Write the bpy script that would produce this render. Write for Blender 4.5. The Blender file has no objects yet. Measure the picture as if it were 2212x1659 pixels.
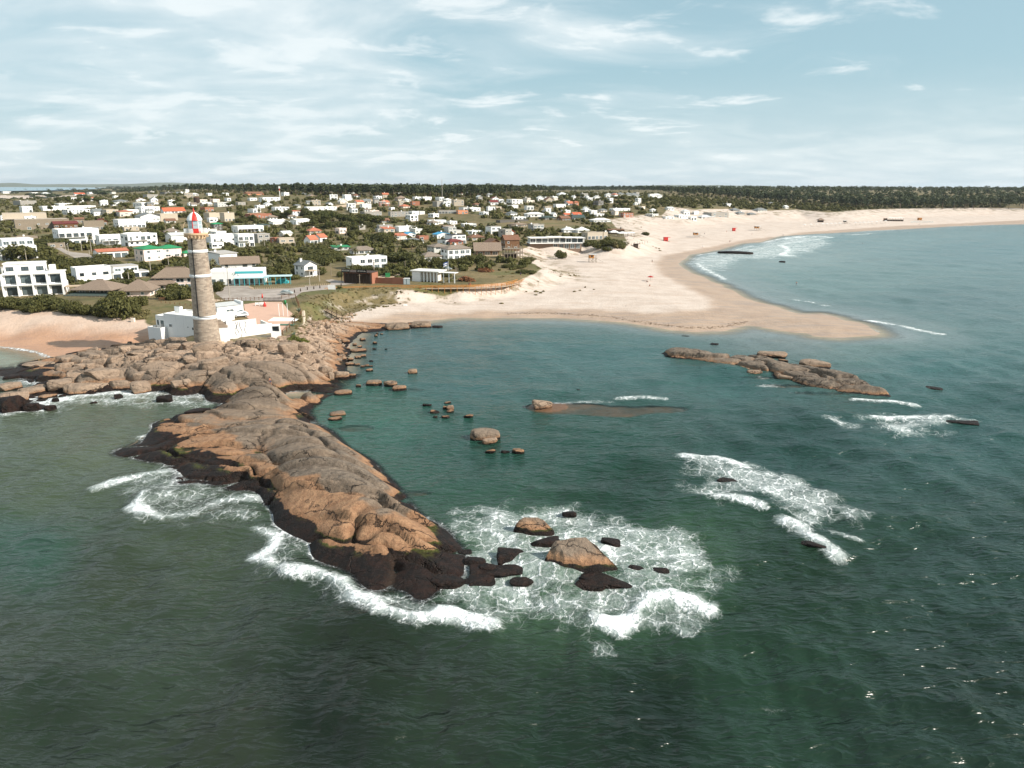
import bpy, bmesh, math, random
import numpy as np
from mathutils import Matrix, Vector
SC = bpy.context.scene
COL = SC.collection
R = math.radians
random.seed(7); RNG = np.random.default_rng(11)

# ------------------------------------------------------------------ camera
CAM_H, PITCH, ROLL, FPX = 42.4, R(15.23), R(0.16), 1570.0     # FPX: focal length in units of a 2212 px wide frame
cam = bpy.data.cameras.new('camera'); cam.sensor_width = 36; cam.lens = 36*FPX/2212
cam.clip_start = 1; cam.clip_end = 60000
camo = bpy.data.objects.new('camera', cam); COL.objects.link(camo)
camo.matrix_world = Matrix.Translation((0, 0, CAM_H)) @ Matrix.Rotation(R(90)-PITCH, 4, 'X') @ Matrix.Rotation(ROLL, 4, 'Z')
SC.camera = camo
CR = np.array(camo.matrix_world.to_3x3())
SC.render.resolution_x, SC.render.resolution_y = 1024, 768
SC.cycles.use_denoising = True
SC.cycles.max_bounces = 6; SC.cycles.transparent_max_bounces = 12; SC.cycles.volume_bounces = 0
SC.cycles.use_fast_gi = False; SC.cycles.sample_clamp_direct = 1.4; SC.cycles.sample_clamp_indirect = 4.0
SC.view_settings.view_transform = 'Standard'; SC.view_settings.look = 'None'
SC.view_settings.gamma = 1; SC.view_settings.use_curve_mapping = False
SC.view_settings.exposure = 0.55

# ------------------------------------------------------------------ sun and sky
SUN_EL, SUN_AZ = R(34), math.atan2(0.955, -0.30)              # azimuth measured from +Y towards +X
SDIR = Vector((math.sin(SUN_AZ)*math.cos(SUN_EL), math.cos(SUN_AZ)*math.cos(SUN_EL), math.sin(SUN_EL)))
sun = bpy.data.lights.new('sun', 'SUN'); sun.energy = 4.9; sun.angle = R(0.53); sun.specular_factor = .12; sun.color = (1.0, 0.925, 0.83)
suno = bpy.data.objects.new('sun', sun); COL.objects.link(suno)
suno.rotation_euler = SDIR.to_track_quat('Z', 'Y').to_euler(); suno.location = SDIR*300

class NT:
    """small helper for node trees"""
    def __init__(s, tree): s.t = tree; s.n = tree.nodes; s.l = tree.links
    def new(s, typ, **kw):
        nd = s.n.new(typ)
        for k, v in kw.items(): setattr(nd, k, v)
        return nd
    def put(s, sock, v):
        if isinstance(v, bpy.types.NodeSocket): s.l.new(v, sock)
        elif v is not None: sock.default_value = v
    def math(s, op, a, b=None, c=None, clamp=False):
        n = s.new('ShaderNodeMath', operation=op, use_clamp=clamp)
        for i, v in enumerate((a, b, c)): s.put(n.inputs[i], v)
        return n.outputs[0]
    def vmath(s, op, a, b=None, scale=None):
        n = s.new('ShaderNodeVectorMath', operation=op); s.put(n.inputs[0], a); s.put(n.inputs[1], b)
        if scale is not None: s.put(n.inputs['Scale'], scale)
        return n.outputs[0]
    def noise(s, vec, scale, detail=4, rough=.55, dist=0.0, out=0, lac=2.0):
        n = s.new('ShaderNodeTexNoise'); s.put(n.inputs['Vector'], vec); s.put(n.inputs['Scale'], scale)
        n.inputs['Detail'].default_value = detail; n.inputs['Roughness'].default_value = rough
        n.inputs['Distortion'].default_value = dist; n.inputs['Lacunarity'].default_value = lac
        return n.outputs[out]
    def voro(s, vec, scale, feature='F1', out='Distance', rand=1.0):
        n = s.new('ShaderNodeTexVoronoi', feature=feature); s.put(n.inputs['Vector'], vec); s.put(n.inputs['Scale'], scale)
        n.inputs['Randomness'].default_value = rand
        return n.outputs[out]
    def ss(s, v, lo, hi, a=0.0, b=1.0):
        n = s.new('ShaderNodeMapRange', interpolation_type='SMOOTHSTEP'); s.put(n.inputs[0], v)
        for i, q in enumerate((lo, hi, a, b)): s.put(n.inputs[1+i], q)
        return n.outputs[0]
    def lin(s, v, lo, hi, a=0.0, b=1.0):
        n = s.new('ShaderNodeMapRange'); s.put(n.inputs[0], v)
        for i, q in enumerate((lo, hi, a, b)): s.put(n.inputs[1+i], q)
        return n.outputs[0]
    def mix(s, f, a, b, blend='MIX'):
        n = s.new('ShaderNodeMix', data_type='RGBA', blend_type=blend)
        s.put(n.inputs[0], f); s.put(n.inputs[6], a if not isinstance(a, tuple) else rgba(a)); s.put(n.inputs[7], b if not isinstance(b, tuple) else rgba(b))
        return n.outputs[2]
    def mixsh(s, f, a, b):
        n = s.new('ShaderNodeMixShader'); s.put(n.inputs[0], f); s.put(n.inputs[1], a); s.put(n.inputs[2], b)
        return n.outputs[0]
    def ramp(s, v, stops):
        n = s.new('ShaderNodeValToRGB'); s.put(n.inputs[0], v)
        while len(n.color_ramp.elements) < len(stops): n.color_ramp.elements.new(.5)
        for e, (p, c) in zip(n.color_ramp.elements, stops): e.position = p; e.color = rgba(c)
        return n.outputs[0]
    def attr(s, name, out='Fac'):
        return s.new('ShaderNodeAttribute', attribute_name=name).outputs[out]
    def bump(s, h, strength=.5, dist=1.0, normal=None):
        n = s.new('ShaderNodeBump'); s.put(n.inputs['Height'], h); n.inputs['Distance'].default_value = dist
        s.put(n.inputs['Strength'], strength)
        if normal is not None: s.put(n.inputs['Normal'], normal)
        return n.outputs[0]
    def scale(s, vec, v, rz=0.0):
        n = s.new('ShaderNodeMapping'); s.put(n.inputs[0], vec); n.inputs['Scale'].default_value = v; n.inputs['Rotation'].default_value = (0, 0, rz)
        return n.outputs[0]
def rgba(c): return (c[0], c[1], c[2], 1.0)
def srgb(r, g, b):
    f = lambda c: ((c/255+.055)/1.055)**2.4 if c/255 > .04045 else c/255/12.92
    return (f(r), f(g), f(b))

world = bpy.data.worlds.new('World'); SC.world = world; world.use_nodes = True
W = NT(world.node_tree); W.n.clear()
sky = W.new('ShaderNodeTexSky', sky_type='NISHITA'); sky.sun_disc = False
sky.sun_elevation = SUN_EL; sky.sun_rotation = SUN_AZ
sky.altitude = 40; sky.air_density = 1.0; sky.dust_density = 1.6; sky.ozone_density = 1.0
tc = W.new('ShaderNodeTexCoord').outputs['Generated']
sep = W.new('ShaderNodeSeparateXYZ'); W.put(sep.inputs[0], tc)
zc = W.math('MAXIMUM', sep.outputs[2], 0.0)
den = W.math('ADD', zc, 0.17)
pl = W.new('ShaderNodeCombineXYZ'); W.put(pl.inputs[0], W.math('DIVIDE', sep.outputs[0], den)); W.put(pl.inputs[1], W.math('DIVIDE', sep.outputs[1], den))
# cloud layers on a far plane: soft veils, streaks and small broken cumulus
big = W.noise(W.scale(pl.outputs[0], (.6, .7, 1), R(12)), 1.0, 3, .5, .3)
veil = W.noise(W.scale(pl.outputs[0], (.8, 1.15, 1), R(16)), 1.25, 9, .59, .8)
puff = W.noise(W.scale(pl.outputs[0], (1.1, 1.4, 1), R(-6)), 2.3, 9, .57, .4)
side = W.ss(sep.outputs[0], -.5, .45, 0.15, -0.13)             # more cloud over the land to the west
cov = W.math('ADD', W.math('MULTIPLY', big, .5), W.math('ADD', W.math('MULTIPLY', veil, .8), side))
c1 = W.ss(cov, .50, .84)
c2 = W.ss(W.math('ADD', W.math('MULTIPLY', puff, .85), W.math('MULTIPLY', cov, .5)), .70, .90)
low = W.ss(sep.outputs[2], 0.0, 0.15, 1.0, 0.0)
cl = W.math('MAXIMUM', W.math('MULTIPLY', c1, .66), W.math('MULTIPLY', c2, .72))
cl = W.math('MAXIMUM', cl, W.math('MULTIPLY', low, .7))
shade = W.mix(W.ss(W.math('ADD', W.math('MULTIPLY', puff, .6), W.math('MULTIPLY', veil, .4)), .38, .66), (8.2, 9.4, 9.9), (11.6, 12.0, 12.0))
skyc = W.mix(W.lin(sep.outputs[2], .15, .8, .72, .25), sky.outputs[0], (5.2, 7.9, 8.9))            # thin high haze tints the blue
fin = W.mix(cl, skyc, shade)
bg = W.new('ShaderNodeBackground'); W.put(bg.inputs[0], fin); bg.inputs[1].default_value = 0.063
wo = W.new('ShaderNodeOutputWorld'); W.l.new(bg.outputs[0], wo.inputs[0])

# ------------------------------------------------------------------ photo pixel -> direction, ground and sizes
CROPS = {'D': (0, 0, 4032/2212), 'C1': (0, 700, 700/2212), 'C2': (600, 700, 700/2212), 'C3': (1200, 700, 700/2212), 'C4': (1800, 700, 700/2212),
         'C5': (2400, 700, 800/2212), 'C6': (3132, 700, 900/2212), 'B1': (0, 1000, 700/2212), 'B2': (500, 780, 700/1873), 'B3': (1100, 1050, 700/2212),
         'B4': (0, 1250, 900/2212), 'B5': (750, 1250, 900/2212), 'B6': (400, 1500, 1300/2212), 'B7': (1500, 1350, 1300/2212), 'B8': (2500, 1300, 1532/2212)}
def px(crop, x, y):
    ox, oy, k = CROPS[crop]; q = 2212/4032
    return (ox+x*k)*q, (oy+y*k)*q
def kpx(crop): return CROPS[crop][2]*2212/4032
def rays(P):
    P = np.asarray(P, float).reshape(-1, 2)
    return np.stack([P[:, 0]-1106, 829.5-P[:, 1], np.full(len(P), -FPX)], 1) @ CR.T
def at(P, z=0.0):
    d = rays(P); t = (np.asarray(z)-CAM_H)/d[:, 2]
    return np.stack([d[:, 0]*t, d[:, 1]*t], 1)
def depth_of(x, y, z):
    """distance along the view axis"""
    return float(-(CR.T @ np.array([x, y, z-CAM_H]))[2])
def sdf(poly, X, Y, chunk=60000):
    """signed distance, positive inside"""
    A = np.asarray(poly, np.float32); B = np.roll(A, -1, 0)
    shp = X.shape; X = X.ravel().astype(np.float32); Y = Y.ravel().astype(np.float32); out = np.empty(len(X))
    E = B-A; L2 = np.maximum((E**2).sum(1), 1e-9)
    for i in range(0, len(X), chunk):
        x = X[i:i+chunk, None]; y = Y[i:i+chunk, None]
        wx = x-A[:, 0]; wy = y-A[:, 1]
        t = np.clip((wx*E[:, 0]+wy*E[:, 1])/L2, 0, 1)
        d2 = (wx-t*E[:, 0])**2+(wy-t*E[:, 1])**2
        c = ((A[:, 1] > y) != (B[:, 1] > y)) & (wx < E[:, 0]*(y-A[:, 1])/np.where(np.abs(E[:, 1]) < 1e-9, 1e-9, E[:, 1]))
        out[i:i+chunk] = np.sqrt(d2.min(1))*np.where(c.sum(1) % 2 == 1, 1, -1)
    return out.reshape(shp)
def sst(v, lo, hi):
    t = np.clip((v-lo)/(hi-lo), 0, 1); return t*t*(3-2*t)
# cheap smooth value noise
_N = RNG.random((256, 256))
def vnoise(x, y):
    xi = np.floor(x).astype(int); yi = np.floor(y).astype(int); fx = x-xi; fy = y-yi
    fx = fx*fx*(3-2*fx); fy = fy*fy*(3-2*fy); a = xi & 255; b = (xi+1) & 255; c = yi & 255; d = (yi+1) & 255
    return (_N[a, c]*(1-fx)+_N[b, c]*fx)*(1-fy)+(_N[a, d]*(1-fx)+_N[b, d]*fx)*fy
def fbm(x, y, o=4, g=.5):
    s = 0; a = 1; t = 0
    for k in range(o): s = s+a*vnoise(x*2**k+17.3*k, y*2**k+9.1*k); t += a; a *= g
    return s/t-.5

# ------------------------------------------------------------------ mesh helpers
def mesh_obj(name, V, F, mat, parent=None, smooth=False, attrs=None):
    me = bpy.data.meshes.new(name)
    V = np.asarray(V, np.float32); 
    if isinstance(F, np.ndarray):
        n = F.shape[1]; me.vertices.add(len(V)); me.vertices.foreach_set('co', V.ravel())
        me.loops.add(F.size); me.loops.foreach_set('vertex_index', F.astype(np.int32).ravel())
        me.polygons.add(len(F)); me.polygons.foreach_set('loop_start', np.arange(0, F.size, n, dtype=np.int32))
        me.update(calc_edges=True); me.validate()
    else:
        me.from_pydata(V.tolist(), [], F); me.update()
    for k, a in (attrs or {}).items():
        a = np.asarray(a, np.float32)
        if a.ndim == 1: me.attributes.new(k, 'FLOAT', 'POINT').data.foreach_set('value', a)
        else:
            c = np.ones((len(a), 4), np.float32); c[:, :3] = a
            me.attributes.new(k, 'FLOAT_COLOR', 'POINT').data.foreach_set('color', c.ravel())
    for m in (mat if isinstance(mat, list) else [mat]): me.materials.append(m)
    if smooth: me.polygons.foreach_set('use_smooth', np.ones(len(me.polygons), bool))
    o = bpy.data.objects.new(name, me); COL.objects.link(o)
    if parent is not None: o.parent = parent
    return o
def tag(o, label=None, cat=None, group=None, kind=None):
    if label: o['label'] = label
    if cat: o['category'] = cat
    if group: o['group'] = group
    if kind: o['kind'] = kind
    return o
def empty(name, loc, rz=0.0):
    o = bpy.data.objects.new(name, None); COL.objects.link(o); o.location = loc; o.rotation_euler = (0, 0, rz); o.empty_display_size = .5
    return o
def copy_tree(o, parent=None):
    c = o.copy(); COL.objects.link(c); c.parent = parent
    for ch in o.children: copy_tree(ch, c)
    return c
class MB:
    """collects simple shapes into one mesh"""
    def __init__(s): s.V = []; s.F = []; s.M = []
    def add(s, v, f, m=0):
        b = len(s.V); s.V += [tuple(q) for q in v]; s.F += [tuple(b+i for i in q) for q in f]; s.M += [m]*len(f); return s
    def box(s, x0, x1, y0, y1, z0, z1, m=0):
        v = [(x, y, z) for z in (z0, z1) for y in (y0, y1) for x in (x0, x1)]
        return s.add(v, [(0, 2, 3, 1), (4, 5, 7, 6), (0, 1, 5, 4), (1, 3, 7, 5), (3, 2, 6, 7), (2, 0, 4, 6)], m)
    def quad(s, *p, m=0): return s.add(p, [tuple(range(len(p)))], m)
    def bar(s, a, b, w=.1, h=None, m=0):
        a = Vector(a); b = Vector(b); h = h or w; d = (b-a).normalized(); u = d.cross(Vector((0, 0, 1)))
        if u.length < 1e-4: u = Vector((1, 0, 0))
        u.normalize(); n = u.cross(d).normalized(); u *= w/2; n *= h/2
        v = [p+q for p in (a, b) for q in (-u-n, u-n, u+n, -u+n)]
        return s.add(v, [(0, 1, 2, 3), (7, 6, 5, 4), (0, 4, 5, 1), (1, 5, 6, 2), (2, 6, 7, 3), (3, 7, 4, 0)], m)
    def tube(s, a, b, r0, r1=None, n=8, m=0, caps=True):
        a = Vector(a); b = Vector(b); r1 = r0 if r1 is None else r1; d = (b-a).normalized(); u = d.orthogonal().normalized(); w = d.cross(u)
        v = []
        for p, r in ((a, r0), (b, r1)):
            for k in range(n): t = 2*math.pi*k/n; v.append(p+(u*math.cos(t)+w*math.sin(t))*r)
        f = [(k, (k+1) % n, n+(k+1) % n, n+k) for k in range(n)]
        if caps: f += [tuple(range(n-1, -1, -1)), tuple(range(n, 2*n))]
        return s.add(v, f, m)
    def lathe(s, prof, n=24, m=0, cx=0, cy=0):
        v = []; f = []
        for r, z in prof:
            for k in range(n): t = 2*math.pi*k/n; v.append((cx+r*math.cos(t), cy+r*math.sin(t), z))
        for j in range(len(prof)-1):
            for k in range(n): a = j*n+k; b = j*n+(k+1) % n; f.append((a, b, b+n, a+n))
        f.append(tuple(range(n-1, -1, -1))); f.append(tuple((len(prof)-1)*n+k for k in range(n)))
        return s.add(v, f, m)
    def prism(s, pts, z0, z1, m=0):
        n = len(pts); v = [(p[0], p[1], z0) for p in pts]+[(p[0], p[1], z1) for p in pts]
        return s.add(v, [tuple(range(n-1, -1, -1)), tuple(range(n, 2*n))]+[(k, (k+1) % n, n+(k+1) % n, n+k) for k in range(n)], m)
    def build(s, name, mat, parent=None, smooth=False):
        o = mesh_obj(name, s.V, s.F, mat, parent, smooth)
        if any(s.M): o.data.polygons.foreach_set('material_index', s.M)
        return o
def grid_faces(nr, nc, keep=None):
    i = np.arange(nr*nc).reshape(nr, nc)
    F = np.stack([i[:-1, :-1], i[:-1, 1:], i[1:, 1:], i[1:, :-1]], -1).reshape(-1, 4)
    if keep is not None:
        k = keep.reshape(nr, nc); kk = (k[:-1, :-1] | k[:-1, 1:] | k[1:, 1:] | k[1:, :-1]).ravel(); F = F[kk]
    return F
def compact(V, F, attrs):
    u, inv = np.unique(F.ravel(), return_inverse=True)
    return V[u], inv.reshape(F.shape), {k: a[u] for k, a in attrs.items()}

# ------------------------------------------------------------------ materials
MATS = {}
def material(name):
    m = bpy.data.materials.new(name); m.use_nodes = True; t = NT(m.node_tree); t.n.clear()
    out = t.new('ShaderNodeOutputMaterial'); b = t.new('ShaderNodeBsdfPrincipled'); t.l.new(b.outputs[0], out.inputs[0])
    MATS[name] = m
    return m, t, b, out
def plain(name, c, rough=.7, var=.12, scale=1.5, metallic=0.0, bump=0.0, bscale=6, spec=.5):
    """painted, weathered surface: base colour with two scales of wear and a little relief"""
    if name in MATS: return MATS[name]
    m, t, b, _ = material(name)
    tcn = t.new('ShaderNodeTexCoord').outputs['Object']
    n1 = t.noise(tcn, scale*.35, 3); n2 = t.noise(tcn, scale*3, 4)
    v = t.math('ADD', t.math('MULTIPLY', t.math('SUBTRACT', n1, .5), 1.4*var), t.math('MULTIPLY', t.math('SUBTRACT', n2, .5), 1.0*var))
    hi = tuple(min(1, q*1.0) for q in c)
    b.inputs['Base Color'].default_value = rgba(c)
    hsv = t.new('ShaderNodeHueSaturation'); t.put(hsv.inputs['Color'], rgba(hi)); t.put(hsv.inputs['Value'], t.math('ADD', v, 1.0))
    t.put(b.inputs['Base Color'], hsv.outputs[0])
    b.inputs['Roughness'].default_value = rough; b.inputs['Metallic'].default_value = metallic; b.inputs['Specular IOR Level'].default_value = spec
    if bump: t.put(b.inputs['Normal'], t.bump(t.noise(tcn, bscale, 5), bump, .05))
    return m
# ------------------------------------------------------------------ outlines traced from the photograph (2212 px wide frame), laid on the sea plane
COAST_PX = [(2212,484),(2130,486),(2050,489),(1950,495),(1880,498),(1800,503),(1755,505),(1684,510),(1642,523),(1600,526),(1555,539),(1489,551),(1481,559),(1465,569.5),
 (1481,582),(1495,590),(1523,599),(1535,608),(1563,616),(1564,621),(1583,627),(1604,641),(1642,654),(1674,661),(1694,668),(1723,677),(1756,678),(1774,677),(1807,684),
 (1825,692),(1857,696.5),(1879,705),(1892,714),(1901,721),(1897,724),(1863,727),(1807,731),(1758,727),(1743,720),(1718,719),(1680,714),(1640,706),(1612,703),(1590,709),
 (1560,716),(1500,718),(1450,714),(1400,705),(1350,697),(1300,693),(1250,690),(1200,687),(1150,687),(1100,686),(1050,688),(1000,686),(960,689),(930,693),(880,700),
 (820,706),(777,716),(763,731),(756,745),(752,765),(745,785),(735,800),(715,810),(700,830),(640,850),(560,852),(480,850),(440,845),(362,838),(290,833),(241,834),(150,835),(96,817),(109,772),(78,759.5),
 (33,751.6),(0,749)]
COAST = [tuple(p) for p in at(COAST_PX, 0.0)]
x0, y0 = COAST[0]
COAST = [(9000, 9000), (2600, 1500), (1300, 1010), (900, 905)] + COAST + [(-190, 212), (-300, 360), (-520, 680), (-900, 1190), (-1090, 1480), (-1090, 1600), (-1180, 1700), (-1240, 1900), (-1500, 2000), (-2600, 2300), (-9000, 6000), (-18000, 9000), (-18000, 26000), (18000, 26000), (18000, 12000)]
TOWN_PX = [(2212,461),(2115,460),(1941,462),(1874,464),(1792,471),(1718,466.6),(1654,471),(1571,471),(1505,474),(1444,473),(1428,483),(1382,483),(1317,489),(1330,500),(1345,512),
 (1352,530),(1317,541),(1290,532),(1244,532),(1194,539),(1150,537),(1120,548),(1095,556),(1120,562),(1140,572),(1168,584),(1160,592),(1130,606),(1060,618),(987,626),(864,628),(794,632),(740,640),(700,652),
 (668,668),(655,694),(640,716),(612,732),(589,738),(500,735),(470,731),(420,728),(400,722),(380,712),(330,700),(316,692),(277,687),(173,684),(113,677),(45,676),(0,670)]
TOWN = [tuple(p) for p in at(TOWN_PX, 5.0)]
TOWN = [(9000, 9100), (2600, 1650), (1300, 1130), (1000, 1080)] + TOWN + [(-210, 235), (-330, 390), (-560, 710), (-940, 1220), (-1130, 1500), (-1000, 1700), (-1150, 2100), (-2600, 2500), (-9000, 6300), (-18000, 9300), (-18000, 26000), (18000, 26000), (18000, 12000)]
DRY_PX = [(2212,478),(1950,489),(1740,502),(1600,521),(1500,541),(1440,553),(1424,565),(1428,582),(1446,598),(1480,616),(1515,632),(1545,652),(1556,666),(1520,674),(1460,680),(1400,680),(1300,674),(1200,671),(1100,672),
 (1000,676),(900,676),(800,690),(740,700),(650,730),(400,742),(260,742),(180,735),(100,729),(0,729)]
DRY = [tuple(p) for p in at(DRY_PX, 0.6)]
DRY = [(9000, 9050), (2600, 1560), (1300, 1060), (930, 950)] + DRY + [(-195, 222), (-310, 370), (-530, 690), (-910, 1200), (-1100, 1490), (-1120, 1700), (-1400, 2050), (-9000, 6150), (-18000, 9100), (-18000, 26000), (18000, 26000), (18000, 12000)]
BAY = [tuple(p) for p in at([(640,870),(760,985),(900,1090),(985,1120),(1150,1060),(1300,990),(1450,930),(1500,860),(1450,780),(1560,720),(1000,680),(760,700),(700,850)], 0.0)]
# rock just under the surface: x, y, radius across, radius along (metres), top height
SUB = [(at([(x, y)])[0], rx, ry, z) for x, y, rx, ry, z in
       [(1185,880,5,4,.12),(1250,882,8,5,-.16),(1330,888,8,5,-.18),(1430,884,7,3.5,-.22),(1190,882,5,4,-.08),(1700,834,9,2.2,-.24),(1640,816,6,2,-.28),(1770,850,9,2,-.3),(770,925,4,2.5,-.3),(900,1065,3,1.6,-.3),
        (1040,965,4,2,-.4),(950,893,6,3,-.4),(830,930,3,2,-.5),(1840,868,8,2,-.5),(880,843,5,2,-.4),(450,1090,7,3,-.5),(380,1095,6,3,-.45)]]
def terrain(X, Y):
    X = np.asarray(X, float); Y = np.asarray(Y, float)
    d = sdf(COAST, X, Y); t = sdf(TOWN, X, Y)
    pos = np.maximum(d, 0); neg = np.minimum(d, 0)
    zb = np.where(d > 0, 3.4*(1-np.exp(-pos/55)), np.maximum(neg*.075, -1.0)+np.maximum(np.minimum(neg+22, 0)*.06, -5))
    far = sst(Y, 300, 480)
    zt = np.clip(4.3+(Y-178)/45*1.9, 4.3, 6.2)+1.8*far
    right = sst(X/np.maximum(Y, 1), .05, .45)
    ramp = sst(Y, 600, 1050)*(1-.8*right)+.8*right*sst(Y, 1050, 1900)
    left = sst(X/np.maximum(Y, 1), -.62, -.42)
    hill = ramp*21*(.25+.75*left)*(1-.55*sst(Y, 1900, 4200)*(1-right))
    dune = (fbm(X/38, Y/38, 3)*2.2+fbm(X/11, Y/11, 2)*.8)*sst(d, 22, 60)*(1-sst(t, -3, 10))*sst(Y, 262, 330)
    wid = 5+14*sst(Y, 262, 330)+45*sst(Y, 430, 700)+16*sst(-X, 96, 112)*(1-sst(Y, 262, 330))
    m = sst(t+(fbm(X/14, Y/14, 3))*6, -wid, 3)
    z = zb+dune*.5
    z = z*(1-m)+(zt+hill+fbm(X/60, Y/60, 3)*1.6*sst(t, 8, 50)*sst(Y, 260, 330))*m
    z = z+fbm(X/300, Y/300, 3)*14*sst(Y, 1500, 3500)
    for p, rx, ry, top in SUB:
        q = ((X-p[0])/rx)**2+((Y-p[1])/ry)**2
        k = 1-sst(np.sqrt(q), .7, 1.35); z = np.maximum(z, z*(1-k)+(top+fbm(X/2.5, Y/2.5, 3)*.35)*k-np.where(q > 5, 9, 0))
    return z
def rocky_at(X, Y):
    k = np.zeros(X.shape)
    for p, rx, ry, top in SUB: k = np.maximum(k, np.exp(-(((X-p[0])/rx)**2+((Y-p[1])/ry)**2)*.45))
    return k
def expo_at(X, Y):
    """how far the open sea's waves reach: low inside the sheltered bay and on sandy shores behind it"""
    b = sdf(BAY, X, Y)
    e = 1-sst(b, -6, 4)*.9
    e = e*(1-.75*sst(Y, 190, 240))
    return np.clip(e, 0, 1)

# ------------------------------------------------------------------ the granite headland and spit: heights fitted to points read off the photograph
ROCK_PX = [(x, y, 0.0) for x, y in [(601,862),(635,873),(668,890),(678,903),(677,911),(719,934),(742,958),(764,975),(800,994),(831,1027),(861,1055),(884,1081),(900,1107),(950,1135),(984,1172),(1013,1205),(1005,1240),(985,1262),
 (940,1290),(880,1300),(820,1290),(760,1262),(706,1219),(664,1194),(638,1161),(606,1139),(587,1126),(580,1097),(562,1068),(503,1062),(484,1049),(439,1055),(390,1049),(380,1023),(364,1013),(332,1002),(300,991),(255,987),(255,971),
 (332,965),(322,933),(326,916),(348,910),(381,902),(413,897),(464,891),(461,881),(477,875),(503,867),(542,862),
 (698,852),(723,852),(741,838),(725,831),(722,820),(748,819),(768,810),(744,800),(748,784),(746,774),(755,765),(755,743),(763,731),(777,718),(817,715),(844,712),(865,713),
 (446,864),(440,858),(424,851),(362,849),(290,843),(241,846),(201,853),(150,851),(125,851),(116,860),(87,860),(58,864),(45,887),(22,893),(0,893),(-40,895),(109,773),(45,788),(0,802),(-40,806)]]
ROCK_PX += [(696,1113,1.5),(767,1165,1.5),(832,1187,1.5),(864,1200,1.4),(912,1187,1.4),(936,1188,1.2),(658,1103,1.6),(619,1074,1.7),(577,1045,1.8),(345,916,1.3),(387,948,1.3),(432,971,1.3),(503,981,1.4),
 (358,978,.75),(420,1000,.8),(480,1012,.85),(525,1038,.8),(290,980,.5),(450,930,2.1),(500,950,2.2),(520,920,2.8),(400,915,1.9),(460,905,2.2),(420,940,1.7),
 (620,900,3.2),(590,930,3.3),(660,950,3.9),(700,980,4.1),(720,1010,4.2),(760,1040,4.1),(800,1080,3.9),(840,1110,3.6),(870,1132,3.1),(590,1010,2.5),(640,1060,2.7),(700,1090,2.7),(760,1130,2.6),(830,1160,2.4),(900,1150,2.3),(940,1152,1.4),
 (790,1008,2.6),(850,1072,2.5),(884,1108,2.2),(738,975,2.6),(700,945,2.6),(650,915,2.4),(580,968,1.6),(560,900,2.6),(620,880,2.0),(545,985,2.0),(750,1190,.9),(830,1230,.8),(900,1245,.7),(690,1165,.9),(960,1220,.6),
 (440,742,4.4),(330,748,2.3),(380,746,3.0),(500,750,4.5),(600,758,3.6),(550,752,4.2),(200,760,2.0),(250,757,2.4),(150,770,1.5),(100,800,1.1),(50,845,.9),(20,870,1.0),(0,850,.9),(150,830,1.5),(230,800,2.9),(300,790,3.7),(300,830,1.8),(200,835,1.5),(380,780,4.2),(400,833,1.9),(450,800,4.0),
 (520,770,4.8),(480,838,2.3),(560,800,4.5),(560,818,4.3),(590,832,4.2),(500,866,.2),(600,861,.2),(520,842,3.0),(600,842,3.3),(660,843,2.5),(700,847,.9),(650,800,3.8),(690,790,2.4),(720,782,1.0),(620,770,4.5),(680,760,2.6),(720,757,1.2),
 (650,735,4.6),(700,720,2.6),(735,720,1.3),(690,702,2.6),(40,815,.15),(60,880,.9),(340,806,3.1),(420,770,4.6),(480,790,4.5),(730,706,1.6),(780,708,.7)]
_rp = np.array(ROCK_PX); RXY = at(_rp[:, :2], _rp[:, 2]); RZ = _rp[:, 2].copy()
_wl = RZ == 0
_out = []                                    # points a few metres out to sea pull the rock under water
_c1 = RXY[:50].mean(0); 
for k in range(0, 50):
    a, b = RXY[k-1 if k else 0], RXY[min(k+1, 49)]; e = b-a; n = np.array([-e[1], e[0]]); n /= max(np.linalg.norm(n), 1e-6)
    _out.append((RXY[k]+n*4.5, -2.2))
_out = [(p, z) for p, z in _out if np.min(np.hypot(*(RXY[~_wl]-p).T)) > 4 and np.min(np.hypot(*(RXY[_wl]-p).T)) > 2.6]
_under = [(p, -2.4) for p in at([(-40,930),(60,920),(150,880),(250,872),(350,872),(420,880),(300,960),(200,990),(250,1030),(330,1050),(430,1090),(540,1110),(780,905),(830,960),(900,1030),(960,1090),(1050,1170),(1060,1260),(980,1330),(850,1340),(740,1310),(640,1230),(560,1160),(800,860),(830,800),(820,760),(860,735),(900,760),(300,890),(400,885),(720,885),(760,870),(40,775),(20,775),(0,850+22)], -2.4)]
_sink = [(p, -.6) for p in at([(0,740),(60,748),(120,755),(170,750),(0,700),(100,705),(200,700),(280,700)], .4)]+[(p, .2) for p in at([(215,740),(265,736),(300,722),(310,700)], 1.0)]+[(p, 3.6) for p in at([(440,712),(520,716),(600,718)], 4.6)]+[(p, 1.4) for p in at([(330,722),(350,712)], 2.2)]+[(p, .1) for p in at([(715,684),(760,690),(800,694),(850,698),(900,700)], .6)]+[(p, 3.6) for p in at([(660,712)], 3.6)]
CX = np.array(list(RXY)+[p for p, z in _out+_under+_sink]); CZ = np.concatenate([RZ, [z for p, z in _out+_under+_sink]])
def _phi(r2): return np.sqrt(r2+4.0)
_A = _phi(((CX[:, None]-CX[None])**2).sum(-1)); _A[np.arange(len(CX)), np.arange(len(CX))] -= .35
_n = len(CX); _M = np.zeros((_n+3, _n+3)); _M[:_n, :_n] = _A; _M[:_n, _n] = 1; _M[:_n, _n+1:] = CX/100; _M[_n, :_n] = 1; _M[_n+1:, :_n] = (CX/100).T
_w = np.linalg.solve(_M, np.concatenate([CZ, np.zeros(3)]))
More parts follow.
